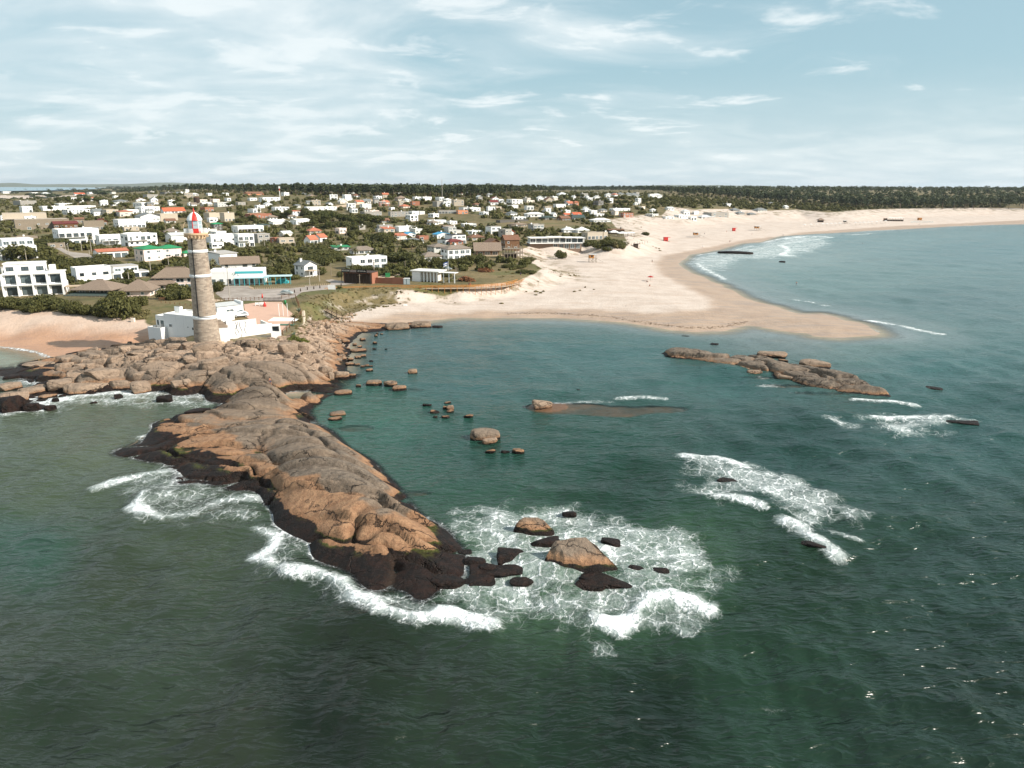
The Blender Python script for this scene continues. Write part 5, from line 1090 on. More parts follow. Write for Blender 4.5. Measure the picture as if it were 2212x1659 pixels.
MB().box(-x-5, x+4, -y-5, -y-.01, -2, -.05).build('deck', WOODG, h); rails(h, [(-x-5, -y-4.9), (x+4, -y-4.9)], -.05, .9, WOODG, n=14)
house('C1', 1545, 1248, 1955, 1480, 'P', 'h', 'hip', a=8, ratio=.9, st=1, rise=3.2, ch=False, name='thatched_house', label='pale house with pyramid thatched roof next to the big thatched pavilion')
house('C2', -70, 1212, 330, 1400, 'P', 'h', 'hip', a=12, ratio=.7, st=1, rise=3.0, ch=False, name='thatched_house', label='pale house with low thatched hip roof below the long thatched hotel')
h, W_, D_, H_ = house('C2', 65, 1100, 580, 1390, 'P', 'h', 'hip', a=12, ratio=.5, st=2, rise=3.2, ch=False, big=True, name='thatched_hotel', label='long pale two-storey hotel with big thatched hip roof just west of the lighthouse shaft', cat='hotel')
# teal restaurant
h, W_, D_, H_ = lot('teal_restaurant', 'C2', 745, 1122, 1425, 1335, 12, .55, 'long low white and teal restaurant with teal porch posts facing the road', 'restaurant'); H_ = max(H_, 4.2)
MB().box(-W_/2, W_/2, -D_/2, D_/2, -1.5, H_-.6).build('wall', WHITE, h); MB().box(-W_/2-.05, W_/2+.05, -D_/2-.06, D_/2, H_-.597, H_+.2).build('parapet', WHITE, h); MB().box(-W_/2+.3, W_/2-.3, -D_/2+.3, D_/2-.3, H_+.2, H_+.24).build('roof', ROOFW, h)
MB().box(-W_*.02, W_/2+.1, -D_/2-.14, -D_/2-.062, H_-1.0, H_-.2).build('teal_fascia', TEAL, h); MB().box(-W_/2-.12, -W_/2-.052, -D_/2, D_/2*.8, H_-1.2, H_-.4).build('teal_fascia', TEAL, h)
MB().box(-W_*.02, W_*.62, -D_/2-3.6, -D_/2-.145, 2.7, 2.85).build('porch_roof', BLUEW, h)
for k in range(8): xx = -W_*.02+W_*.64*k/7; MB().box(xx-.1, xx+.1, -D_/2-3.55, -D_/2-3.35, -1, 2.7).build('porch_post', TEAL, h)
for k in range(7): window(h, -W_/2+W_*(k+.5)/7, 1.3, W_/7*.6, 2.1, 'f', W_, D_, WHITE, 'glass_door')
MB().box(-W_/2, W_/2+6, -D_/2-5, -D_/2-.01, -1.5, -.02).build('terrace', DECK, h)
for k in range(6): xx = W_/2+1+k*1.8; MB().box(xx-.1, xx+.1, -D_/2-2.2, -D_/2-2.0, -1, 3.0).build('arbour_post', TEAL, h)
MB().box(W_/2+.5, W_/2+10.5, -D_/2-2.5, -D_/2+2.5, 3.0, 3.15).build('arbour_roof', BLUEW, h)
h2 = tag(MB().box(-2.3, 2.3, -.9, .9, 0, .9).box(-1.6, 1.6, -.9, .9, .903, 1.6).build('display_boat', TEAL), 'teal boat shaped counter on the restaurant terrace', 'counter'); p = hit(*px('C2', 1620, 1310)); h2.location = p
# craft hall
h, W_, D_, H_ = lot('craft_hall', 'C3', 488, 1155, 915, 1325, -16, .42, 'dark brick craft hall with black lettered sign boards on its roof edge', 'shop'); H_ = max(H_, 3.6)
MB().box(-W_/2, W_/2, -D_/2, D_/2, -1.5, H_).build('wall', BRICK, h); MB().box(-W_/2-.3, W_/2+.2, -D_/2-1.6, D_/2+.2, H_+.003, H_+.2).build('roof', WOODD, h)
for k in range(9): xx = -W_/2+W_*k/8; MB().box(xx-.09, xx+.09, -D_/2-1.5, -D_/2-1.3, -1.2, H_).build('porch_post', WOODD, h)
MB().box(-W_/2+.3, W_/2-.4, -D_/2-.03, -D_/2-.003, .0, H_-.5).build('shaded_front', WOODD, h)  # dark sheet over the brick: the front's shade put into its colour
for x_, w_, tx_ in ((-W_*.33, W_*.30, 'RINCON'), (W_*.22, W_*.36, 'ARTESANAL')):
    sb = MB().box(x_-w_/2, x_+w_/2, -D_/2-1.72, -D_/2-1.62, H_+.0, H_+1.25).build('sign_board', plain('black_board', srgb(34, 32, 30), .8, .2), h)
    cu = bpy.data.curves.new('lettering', 'FONT'); cu.body = tx_; cu.align_x = 'CENTER'; cu.align_y = 'CENTER'; cu.size = 1.0; cu.extrude = .02
    wid = w_*.8; cu.size = wid/(len(tx_)*.62); tmp = bpy.data.objects.new('tmp', cu); COL.objects.link(tmp); me = bpy.data.meshes.new_from_object(tmp.evaluated_get(bpy.context.evaluated_depsgraph_get())); bpy.data.objects.remove(tmp)
    to = bpy.data.objects.new('lettering', me); COL.objects.link(to); to.parent = sb; to.location = (x_, -D_/2-1.75, H_+.62); to.rotation_euler = (R(90), 0, 0)
    me.materials.clear(); me.materials.append(plain('sign_white', srgb(200, 196, 186), .7, .1))
window(h, W_/2-1.4, 1.6, .5, 1.9, 'f', W_, D_, WOODD, 'door')
# white beach pavilion
h, W_, D_, H_ = lot('beach_pavilion', 'C3', 1335, 1135, 1760, 1305, -20, .6, 'white flat-roofed beach pavilion with open columned porch beside the boardwalk', 'pavilion'); H_ = max(H_, 3.4)
MB().box(-W_/2, -W_*.18, -D_/2, D_/2, -1.2, H_-.35).build('wall', WHITE, h); MB().box(-W_*.177, W_/2-2, 0, D_/2, -1.2, H_-.35).build('back_wall', CREAM, h)
MB().box(-W_/2-.6, W_/2+.4, -D_/2-.5, D_/2+.5, H_-.347, H_).build('roof', ROOFW, h); MB().box(-W_/2, W_/2+4, -D_/2-2, D_/2, -1.2, -.05).build('floor', plain('pink_paving', srgb(196, 150, 130), .9, .15), h)
for k in range(5): xx = -W_*.05+W_*.5*k/4; MB().box(xx-.22, xx+.22, -D_/2, -D_/2+.4, -.05, H_-.35).build('column', WHITE, h)
MB().box(W_/2+.41, W_/2+7, -D_/2, -D_/2+3.5, H_-.55, H_-.35).build('pergola_roof', ROOFW, h)
for k in range(3): MB().box(W_/2+2+k*2.3, W_/2+2.3+k*2.3, -D_/2+.1, -D_/2+.4, -.05, H_-.55).build('column', WHITE, h)
# timber houses by the dunes
h, W_, D_, H_ = house('C4', 225, 800, 520, 965, 'O', 'h', 'gx', a=6, ratio=.75, st=1, rise=4.2, ch=False, big=True, ov=1.5, name='thatched_timber_house', label='brown timber house under a steep sagging thatched roof with eyebrow dormer by the dunes')
MB().lathe([(1.5, 0), (1.3, .9), (.1, 1.6)], 10).build('dormer', THATCH, h).location = (W_*.2, -D_*.32, H_-3.3)
MB().box(-W_/2-3, W_/2+4, -D_/2-4, -D_/2-.01, -.1, .25).build('deck', DECK, h); rails(h, [(-W_/2-3, -D_/2-3.9), (W_/2+4, -D_/2-3.9)], .25, 1.0, DECK, n=12)
house('C4', 320, 750, 570, 870, 'O', 'b', 'gy', a=20, ratio=1.2, st=2, rise=3.0, ch=False, name='timber_house', label='brown timber house with open trussed gable between the thatched and the tall timber house')
h, W_, D_, H_ = house('C4', 545, 708, 775, 905, 'O', 'b', 'gx', a=20, ratio=.8, st=2, rise=2.6, ch=True, name='timber_house', label='tall brown timber house with stone chimney and outside stair by the dunes')
h, W_, D_, H_ = lot('timber_terrace', 'C4', 560, 865, 820, 1005, 12, .55, 'two-level open timber terrace on posts below the tall timber house', 'terrace')
for zz in (2.2, 4.6): MB().box(-W_/2, W_/2, -D_/2, D_/2, zz, zz+.22).build('deck', WOODG, h)
for k in range(7):
    for y_ in (-D_/2+.2, D_/2-.2): xx = -W_/2+.2+(W_-.4)*k/6; MB().box(xx-.12, xx+.12, y_-.12, y_+.12, -1.5, 6.6 if k % 2 else 4.6).build('post', WOODG, h)
for zz in (2.42, 4.82): rails(h, [(-W_/2, -D_/2+.05), (W_/2, -D_/2+.05), (W_/2, D_/2)], zz, 1.0, WOODG, n=8)
MB().box(-W_/2+.6, W_*.2, -D_/2+1.2, D_/2-.3, -1.5, 2.19).build('store', WOODD, h)
# long grey modern house
h, W_, D_, H_ = lot('long_house', 'C4', 860, 728, 1590, 895, 10, .3, 'long grey modern two-storey house with glass fronts and thin white slabs facing the dunes'); H_ = max(H_, 6.2)
MB().box(-W_/2, W_*.45, -D_/2+1.2, D_/2, -2, H_*.48).build('ground_wall', plain('brown_render', srgb(120, 100, 84), .9, .15), h); MB().box(-W_/2-.3, W_*.46, -D_/2-.6, D_/2, H_*.483, H_*.54).build('floor_slab', WHITE, h)
MB().box(-W_/2+.4, W_/2, -D_/2+.9, D_/2, H_*.543, H_*.93).build('upper_wall', LGREY, h)
for u0, u1, dz in ((-.5, -.17, 0), (-.165, .13, .25), (.135, .33, .0), (.335, .51, -.2)): MB().box(W_*u0-.2, W_*u1, -D_/2-.5, D_/2+.3, H_*.933+dz, H_*.975+dz).build('roof_slab', ROOFW, h)
for k in range(9):
    window(h, -W_/2+W_*(k+.5)/9.2, H_*.73, W_/9*.82, H_*.34, 'f', W_, D_-1.8, METAL if k % 3 else WHITE, 'glass_wall')
    if k > 3: window(h, -W_/2+W_*(k+.5)/9.6, H_*.23, W_/9*.7, H_*.4, 'f', W_, D_-2.4, WHITE, 'glass_door')
rails(h, [(-W_/2, -D_/2-.5), (W_*.1, -D_/2-.5)], H_*.54, .9, WHITE, n=14, w=.04)
# beach club canopies
CANV = plain('white_canvas', (.82, .82, .80), .9, .04)
for i, (xa, ya, xb, yb, lb) in enumerate(((1890,655,2010,722,'white canvas canopy at the back of the beach club'),(1990,672,2120,735,'wide white canvas canopy on the front of the beach club terrace'),(2110,685,2212,730,'pointed white canvas tent at the end of the beach club terrace'))):
    h, W_, D_, H_ = lot('canvas_canopy', 'C4', xa, ya, xb, yb, 8, .8, lb, 'canopy'); H_ = max(H_, 3)
    roof_mesh('hip', W_, D_, 2.5, H_-2.3, .2).build('canvas', CANV, h)
    for sx in (-1, 0, 1):
        for sy in (-1, 1): MB().box(sx*W_*.47-.08, sx*W_*.47+.08, sy*D_*.47-.08, sy*D_*.47+.08, -1, 2.4).build('post', WOODD, h)
    MB().box(-W_/2, W_/2, -D_/2, D_/2, -1.5, .1).build('deck', WOODG, h)
h, W_, D_, H_ = lot('beach_club', 'C4', 1870, 645, 2080, 700, 8, .5, 'low dark timber beach club hut with black chimney among white canopies', 'building')
MB().box(-W_/2, W_/2, -D_/2, D_/2, -1, 2.8).build('wall', WOODD, h); roof_mesh('mono', W_, D_, 2.85, .7).build('roof', WOODB, h); MB().box(W_*.3, W_*.3+.5, 0, .5, 2, 5).build('chimney', BLACK, h)
# --- labels: an own phrase, else the kind and its rank by distance from a landmark one can find
MARKS = [('the lighthouse', (TB[0], TB[1]))]+[(n_, tuple(hit(*px(*q))[:2])) for n_, q in (('the green-roofed house', ('C1', 1950, 1010)), ('the arched-window house', ('C1', 1850, 560)), ('the grey timber house', ('C1', 550, 640)), ('the terracotta-roofed cottage', ('C2', 2000, 830)), ('the tall radio mast', ('C2', 1592, 300)), ('the round water tank', ('C2', 556, 320)),
  ('the cube house by the field', ('C3', 1330, 540)), ('the tall thin mast', ('C3', 1711, 270)), ('the timber houses', ('C4', 600, 900)), ('the beach club', ('C4', 1950, 720)), ('the long black shed', ('C4', 690, 560)), ('the long grey house', ('C5', 1150, 437)), ('the salmon house', ('C3', 1960, 452)), ('the broad white hipped house', ('C4', 1780, 556)))]
ORD = ['first ', 'second ', 'third ', 'fourth ', 'fifth ', 'sixth ', 'seventh ', 'eighth ', 'ninth ', 'tenth ', 'eleventh ', 'twelfth ', 'thirteenth ', 'fourteenth ', 'fifteenth ', 'sixteenth ', 'seventeenth ', 'eighteenth ', 'nineteenth ', 'twentieth ', 'twenty-first ', 'twenty-second ', 'twenty-third ', 'twenty-fourth ', 'twenty-fifth ', 'twenty-sixth ', 'twenty-seventh ', 'twenty-eighth ']
KN = dict(flat='', hip='hipped ', gx='gabled ', gy='gabled ', mono='sloping ')
by = {}
for q in HOUSES:
    if q['label']: tag(q['o'], q['label'], q['cat']); continue
    mk = min(MARKS, key=lambda m_: math.hypot(m_[1][0]-q['pos'][0], m_[1][1]-q['pos'][1])); dist = math.hypot(mk[1][0]-q['pos'][0], mk[1][1]-q['pos'][1])
    rf = ROOFN[q['roof']].replace('flat ', '') if q['kind'] == 'flat' else ROOFN[q['roof']]
    desc = f"{WALLN[q['wall']]} {'two-storey ' if q['st'] > 1 else ''}house, {'flat ' if q['kind'] == 'flat' else KN[q['kind']]}{rf} roof,"
    by.setdefault((desc, mk[0]), []).append((dist, q))
for (desc, mk), lst in by.items():
    lst.sort(key=lambda e: e[0])
    for i, (_, q) in enumerate(lst): tag(q['o'], f'{ORD[i]}{desc} from {mk}', 'house')
# ------------------------------------------------------------------ plants
def leaf_mat(name, c0, c1, c2, gloss=.35):
    m, t, b, out = material(name); p = t.new('ShaderNodeNewGeometry').outputs['Position']; rnd = t.new('ShaderNodeObjectInfo').outputs['Random']; tone = t.attr('tone')
    n = t.noise(p, .25, 3); c = t.mix(t.math('ADD', t.math('MULTIPLY', rnd, .6), t.math('MULTIPLY', n, .4)), c0, c1); c = t.mix(t.math('MULTIPLY', tone, .55), c, c2)
    t.put(b.inputs['Base Color'], c); b.inputs['Roughness'].default_value = .7; b.inputs['Specular IOR Level'].default_value = .2
    tl = t.new('ShaderNodeBsdfTranslucent'); t.put(tl.inputs[0], c); t.l.new(t.mixsh(.22, b.outputs[0], tl.outputs[0]), out.inputs[0]); return m
LEAF = leaf_mat('shrub_leaf', srgb(54, 60, 32), srgb(84, 84, 46), srgb(112, 108, 62)); LEAFP = leaf_mat('pine_needle', srgb(46, 58, 42), srgb(68, 76, 50), srgb(88, 92, 60)); LEAFT = leaf_mat('tree_leaf', srgb(46, 56, 30), srgb(76, 80, 40), srgb(108, 108, 56))
LEAFD = leaf_mat('dune_scrub_leaf', srgb(98, 96, 58), srgb(122, 108, 72), srgb(140, 128, 90)); LEAFR = leaf_mat('rust_brown_leaf', srgb(120, 80, 52), srgb(134, 90, 62), srgb(150, 108, 78)); FROND = leaf_mat('palm_frond', srgb(76, 80, 48), srgb(104, 100, 68), srgb(136, 128, 96)); BARK = plain('bark', srgb(112, 94, 76), .95, .3, 3); BARKP = plain('pine_bark', srgb(112, 96, 82), .95, .3, 3)
def leaves(n, lobes, size, seed, flat=1.0, fill=.55):
    """leaf-sized quads through the volume of overlapping lobes (x, y, z, rx, ry, rz)"""
    r = np.random.default_rng(seed); L = np.array(lobes, float); vol = L[:, 3]*L[:, 4]*L[:, 5]; k = r.choice(len(L), n, p=vol**.7/(vol**.7).sum())
    d = r.normal(size=(n, 3)); d /= np.linalg.norm(d, axis=1)[:, None]; rad_ = r.random(n)**(1/3)*(1-fill)+fill*(.85+.2*r.random(n)); rad_ = np.minimum(rad_, 1.12)
    c = L[k, :3]+d*rad_[:, None]*L[k, 3:]
    nn = d+r.normal(scale=.55, size=(n, 3))+np.array([0, 0, .35]); nn /= np.linalg.norm(nn, axis=1)[:, None]
    u = np.cross(nn, r.normal(size=(n, 3))); u /= np.linalg.norm(u, axis=1)[:, None]; v = np.cross(nn, u); s = size*(.6+.8*r.random(n))[:, None]
    V = np.stack([c-u*s-v*s*.6*flat, c+u*s-v*s*.6*flat, c+u*s*.75+v*s*.8*flat, c-u*s*.75+v*s*.8*flat], 1).reshape(-1, 3)
    return V, np.arange(4*n).reshape(n, 4), np.repeat(r.random(n), 4)
def lobes_blob(seed, n=9, spread=.62, zc=.45, zr=.42):
    r = np.random.default_rng(seed); o = [(0, 0, zc, .6, .6, zr)]
    for k in range(n): a = r.random()*6.28; q = spread*math.sqrt(r.random()); s = r.uniform(.22, .42); o.append((q*math.cos(a), q*math.sin(a), max(s*.7, zc+r.uniform(-.25, .42)*(1-q)), s, s, s*r.uniform(.7, 1.0)))
    return o
def leaf_mesh(name, n, lobes, size, seed, mat, **kw):
    V, F, tn = leaves(n, lobes, size, seed, **kw); o = mesh_obj(name, V, F, mat, attrs={'tone': tn}); me = o.data; bpy.data.objects.remove(o); return me
SHRUB_ME = [leaf_mesh('shrub', 620, lobes_blob(s), .085, s, LEAF) for s in range(6)]; SCRUB_ME = [leaf_mesh('dune_scrub', 380, lobes_blob(40+s, zc=.3, zr=.25), .08, s, LEAFD) for s in range(3)]; RUSTY_ME = [leaf_mesh('shrub', 420, lobes_blob(60, zc=.3), .08, 3, LEAFR)]
BIGSH_ME = [leaf_mesh('shrub', 2600, lobes_blob(80+s, 16), .045, s, LEAF) for s in range(4)]
def low_pts(P, seed):                                              # unit plant -> place many as one mesh
    pass
def taken(x, y, pad=0.0):
    for a, b, r_ in FOOT:
        if (x-a)**2+(y-b)**2 < (r_+pad)**2: return True
    return False
def put(me, name, x, y, z, sx, sz, label, cat, group):
    o = bpy.data.objects.new(name, me); COL.objects.link(o); o.location = (x, y, z); o.scale = (sx, sx*random.uniform(.85, 1.15), sz); o.rotation_euler = (0, 0, random.uniform(0, 6.28)); tag(o, label, cat, group); return o
n_shrub = 0
def shrub_px(crop, x, y, wpx, hpx, me=None, label='dense olive green shrub', group=None, name='shrub'):
    """one shrub whose foot stands at the pixel, wpx by hpx crop pixels"""
    global n_shrub
    P = hit(*px(crop, x, y)); s = depth_of(*P)/FPX*kpx(crop); w, hh = wpx*s, hpx*s; va = math.atan2(P[0], P[1])
    put(me or random.choice(BIGSH_ME), name, P[0]+math.sin(va)*w*.3, P[1]+math.cos(va)*w*.3, P[2]-hh*.12, w/1.75, hh*1.05, label, 'shrub', group); n_shrub += 1
for x, y, w, hh in ((60,700,420,180),(250,690,330,150),(330,735,200,120),(480,735,300,140),(560,700,380,240),(720,700,340,170),(860,745,260,130),(950,760,300,190),(1060,770,240,160),(1300,800,420,240),(1420,790,380,260),(1480,805,460,340),(1640,780,300,220),(1760,650,220,150),(1250,770,260,160),(140,690,260,130)):
    shrub_px('B1', x, y, w, hh, None, 'tall dense shrub in the belt between the western beach and the houses', 'shrub belt above the western beach')
for x, y, w, hh in ((1740,820,200,100),(1800,760,200,110)): shrub_px('B1', x, y, w, hh, random.choice(SCRUB_ME), 'dry straw coloured bush beside the keeper house', 'dry bushes beside the keeper house', 'dry_bush')
shrub_px('C4', 1285, 1010, 175, 115, None, 'lone dark green shrub standing on bare sand in the dunes'); shrub_px('C5', 393, 627, 118, 42, None, 'rounded olive bush alone on the sand behind the red kiosk')
shrub_px('C4', 345, 1180, 205, 75, RUSTY_ME[0], 'rust brown bush on the grass behind the boardwalk'); shrub_px('C4', 100, 1295, 300, 80, RUSTY_ME[0], 'low reddish brown thicket just inland of the boardwalk')
for x, y, w, hh in ((900,1045,200,65),(860,1075,210,50),(640,1125,180,60),(760,1135,170,55),(290,1060,230,100),(400,1105,200,60),(80,1075,200,60),(800,1190,180,50),(900,1200,200,50)): shrub_px('C4', x, y, w, hh, None, 'low dark green shrub at the seaward edge of the dune grass', 'shrubs at the edge of the dune grass')
for x, y, w, hh in ((1650,850,240,90),(1780,880,260,110),(1900,860,240,110),(1980,880,220,120),(2060,860,140,80),(1860,920,160,70)): shrub_px('C4', x, y, w, hh, None, 'thick shrub crowning the high dune below the beach club', 'shrubs on the high dune')
for x, y, w, hh in ((60,770,170,100),(130,775,100,70)): shrub_px('C5', x, y, w, hh, random.choice(SCRUB_ME), 'straggly shrub hanging over the high dune slope', 'shrubs on the dune slope')
for x, y, w, hh in ((250,1030,560,230),(480,950,420,140),(620,870,500,120),(1100,1090,600,100),(880,1130,260,110),(1300,1060,280,140),(1270,880,130,60),(1040,900,200,70),(960,820,260,60),(750,760,420,60),(680,610,160,60),(820,730,120,70)): shrub_px('C1', x, y, w, hh, None, 'clipped dark hedge bush between the lane and the western houses', 'hedge bushes along the western lane')
for x, y, w, hh in ((830,1420,170,150),(300,1480,260,110),(430,1480,260,100),(200,1490,180,90),(850,870,300,80),(940,900,160,60),(1090,940,140,80),(1310,930,240,90),(1560,940,200,60),(1330,1170,240,80),(1500,930,360,50),(2000,930,480,70),(2100,1000,500,120),(1820,1150,160,100),(560,1090,200,80),(440,1060,200,90),(300,1060,260,90),(300,1130,200,90),(1230,540,240,70),(1100,560,200,70),(900,600,200,60),(1600,500,240,80),(1820,560,200,60),(2060,490,420,90),(1950,600,280,60),(2150,560,240,80),(1680,640,140,120)): shrub_px('C2', x, y, w, hh, None, 'dense green garden shrub among the houses inland of the lighthouse', 'garden shrubs inland of the lighthouse')
for x, y, w, hh in ((620,1170,240,100),(760,1170,200,90),(880,1190,180,90),(1080,1140,180,90),(1270,1210,160,80),(440,1240,110,80),(200,960,300,120),(380,1040,360,100),(250,1060,300,100),(100,1020,300,80),(1200,1060,500,150),(1400,1100,300,100),(1100,1010,240,100),(1620,1120,200,160),(1750,1130,160,130),(1300,870,300,120),(970,830,260,160),(900,790,300,110),(1050,810,240,130),(1430,680,260,110),(1560,690,200,80),(600,720,240,80),(800,620,160,90),(640,650,200,80),(300,500,340,120),(120,560,300,120),(520,560,300,120),(700,540,280,110),(900,560,260,110),(420,620,300,90),(200,640,240,80),(60,480,240,90),(1050,540,180,60),(2080,1060,180,110),(1960,1060,200,80),(1850,1060,160,60)): shrub_px('C3', x, y, w, hh, None, 'dense green shrub in the gardens between the craft hall and the dunes', 'garden shrubs behind the craft hall')
# scattered shrubs over the rest of the town: the largest in view are single plants, the rest one mass
r_ = np.random.default_rng(9); cand = []
while len(cand) < 11000:
    Yc = 235*math.exp(r_.random()*2.0); Xc = Yc*r_.uniform(-.74, .62)
    cand.append((Xc, Yc))
cand += [(Yc*r_.uniform(-.15, .66), Yc) for Yc in r_.uniform(560, 1350, 4200)]
cand = np.array(cand); tt = sdf(TOWN, cand[:, 0], cand[:, 1])
FIELD = hits([px('C3', *q) for q in ((1420,460),(2100,480),(2212,520),(1500,520))])[:, :2]; FIELD2 = hits([px('C4', *q) for q in ((0,480),(480,520),(650,580),(200,585),(0,530))])[:, :2]; FIELD3 = hits([px('C4', *q) for q in ((900,530),(1400,560),(1640,590),(1300,640),(1080,640))])[:, :2]
ROADS = [hits([px(c, *q) for q in pts])[:, :2] for c, pts in (('C2', [(922,1345),(1200,1300),(2230,1280),(2230,1400),(1770,1490),(1100,1560),(780,1540),(780,1440)]), ('C3', [(0,1390),(680,1340),(680,1230),(250,1250),(0,1300)]), ('C3', [(560,1400),(560,1300),(2212,1300),(2212,1400)]), ('C1', [(690,860),(850,890),(1230,1010),(1180,1110),(960,1040),(800,960)]), ('C3', [(420,300),(880,250),(880,300),(420,390)]), ('B2', [(900,1080),(1750,1080),(1860,1230),(1600,1440),(1100,1330)]), ('C3', [(350,1100),(420,1040),(520,1150),(430,1240),(350,1230)]))]
vegn = fbm(cand[:, 0]/45, cand[:, 1]/45, 3)
ok = (tt > 6) & (vegn > -.17)
for Pp in [FIELD, FIELD2, FIELD3]+ROADS: ok &= sdf(Pp, cand[:, 0], cand[:, 1]) < -2
ok &= ~((cand[:, 1] < 262) & (cand[:, 0] > -98))
cand = cand[ok]; cand = [c for c in cand if not taken(c[0], c[1], 1.0) and (r_.random() > .8 or not any(taken(c[0]*(1+q/c[1]), c[1]+q, .5) for q in (5, 10, 17)))]
cz = ground([c[0] for c in cand], [c[1] for c in cand]); rows_ = []
for (xc, yc), zc in zip(cand, cz):
    s = r_.uniform(1.0, 3.4)*(1.0+.3*(yc > 700)); hh = s*r_.uniform(.55, 1.1); rows_.append((s/yc, xc, yc, zc, s, hh))
rows_.sort(reverse=True); quota = max(0, 296-n_shrub)
for k, (q, xc, yc, zc, s, hh) in enumerate(rows_[:quota]):
    put(random.choice(SHRUB_ME), 'shrub', xc, yc, zc-hh*.1, s, hh*1.3, 'rounded olive shrub growing wild between the town houses', 'shrub', 'shrubs between the town houses')
def mass(name, rows, units, mat, label, cat):
    VV, FF, TT = [], [], []; b_ = 0; rr = np.random.default_rng(4)
    for (xc, yc, zc, s, hh) in rows:
        V, F, tn = units[rr.integers(len(units))]; a = rr.random()*6.28; ca, sa = math.cos(a), math.sin(a)
        P = np.stack([(V[:, 0]*ca-V[:, 1]*sa)*s+xc, (V[:, 0]*sa+V[:, 1]*ca)*s+yc, V[:, 2]*hh+zc], 1); VV.append(P); FF.append(F+b_); TT.append(np.clip(tn*.6+rr.random()*.5, 0, 1)); b_ += len(V)
    o = mesh_obj(name, np.concatenate(VV), np.concatenate(FF), mat, attrs={'tone': np.concatenate(TT)}); tag(o, label, cat, kind='stuff'); return o
UNIT_S = [leaves(70, lobes_blob(s, 6), .21, s) for s in range(4)]
mass('shrubbery', [(xc, yc, zc-.2, s, hh*1.3) for q, xc, yc, zc, s, hh in rows_[quota:]], UNIT_S, LEAF, 'dense mass of garden shrubs and hedges filling the far town', 'shrubbery')
# dune scrub tufts and bank grass: uncountable low clumps
dc = np.array([(Y_*r_.uniform(-.28, .62), Y_) for Y_ in r_.uniform(250, 900, 2600)]); td = sdf(TOWN, dc[:, 0], dc[:, 1]); cd = sdf(COAST, dc[:, 0], dc[:, 1]); nb = fbm(dc[:, 0]/16, dc[:, 1]/16, 3)
dc = dc[(td > -34) & (td < 14) & (cd > 22) & (nb > .02+.12*sst(-td, 4, 30))]
dz_ = ground(dc[:, 0], dc[:, 1]); mass('dune_scrub', [(x_, y_, z_-.1, r_.uniform(.5, 1.7), r_.uniform(.4, 1.0)) for (x_, y_), z_ in zip(dc, dz_)], [leaves(46, lobes_blob(70+s, 5, zc=.3, zr=.3), .2, s) for s in range(3)], LEAFD, 'dry scrub and grass tufts on the dunes', 'scrub')
# --- palms
def palm_proto(seed, h, shag):
    r2 = random.Random(seed); root = empty('palm_tree', (0, 0, 0)); g = MB(); n = 6
    for k in range(n): g.tube((.12*math.sin(k*.5), 0, h*k/n), (.12*math.sin((k+1)*.5), 0, h*(k+1)/n), .3-.08*k/n, .3-.08*(k+1)/n, 7, caps=False)
    g.build('trunk', BARK, root); g = MB(); top = Vector((.12*math.sin(n*.5), 0, h)); tn = []
    for k in range(34):
        a = k*2.4; el = r2.uniform(-.5, 1.25) if not shag else r2.uniform(-1.0, 1.2); L = r2.uniform(1.9, 2.7); prev = top; d = Vector((math.cos(a)*math.cos(el), math.sin(a)*math.cos(el), math.sin(el))); side = Vector((-math.sin(a), math.cos(a), 0)); drop = r2.uniform(.12, .22)
        pts = [top]
        for q in range(5): d = (d+Vector((0, 0, -drop*(1+q*.35)))).normalized(); prev = prev+d*L/5; pts.append(prev)
        for q in range(5):
            w0, w1 = .34*math.sin(math.pi*(q+.35)/5.6), .34*math.sin(math.pi*(q+1.35)/5.6)
            for s_ in (-1, 1): g.quad(pts[q], pts[q]+side*s_*w0+Vector((0, 0, -.22*w0)), pts[q+1]+side*s_*w1+Vector((0, 0, -.22*w1)), pts[q+1])
    o = g.build('crown', FROND, root); o.data.attributes.new('tone', 'FLOAT', 'POINT').data.foreach_set('value', np.repeat(np.random.default_rng(seed).random(len(o.data.vertices)//4), 4).astype(np.float32))
    return root
PALMS = [palm_proto(1, 3.2, False), palm_proto(2, 2.2, True), palm_proto(3, 4.6, True)]; used = [False]*3
def palm_px(crop, x, y, hpx, k, label, group):
    P = hit(*px(crop, x, y)); s = depth_of(*P)/FPX*kpx(crop)*hpx/((5.2, 4.2, 6.6)[k]); o = PALMS[k] if not used[k] else copy_tree(PALMS[k]); used[k] = True
    o.location = (P[0], P[1], P[2]-.2); o.scale = (s, s, s); o.rotation_euler = (0, 0, random.uniform(0, 6.28)); tag(o, label, 'palm', group)
for x, y, hh, k in ((480,690,120,1),(100,400,80,1),(470,430,90,1),(1020,640,90,1),(780,640,80,1),(40,660,100,1),(170,680,110,1),(1470,680,100,1),(1620,700,90,1),(1130,830,150,2)): palm_px('C1', x, y, hh, k, 'bushy palm in the gardens of the western houses', 'palms among the western houses')
for x, y, hh, k in ((1040,1325,215,2),(965,860,80,0),(1070,850,130,1),(1190,900,110,1),(1390,860,100,0),(1530,880,110,1),(1680,930,140,0),(1640,1070,140,0),(1770,990,80,0),(1880,1010,100,0),(1500,1160,180,2),(760,1110,130,0),(760,1170,150,1),(1660,690,160,2),(1600,660,90,1),(2040,860,70,0),(2160,870,90,0),(1330,440,70,0),(420,1130,90,1),(1450,1130,110,1),(1720,1090,120,0),(1850,1180,90,1),(340,1110,80,1),(1920,850,70,0)): palm_px('C2', x, y, hh, k, 'shaggy grey green palm in the gardens behind the teal restaurant', 'palms behind the teal restaurant')
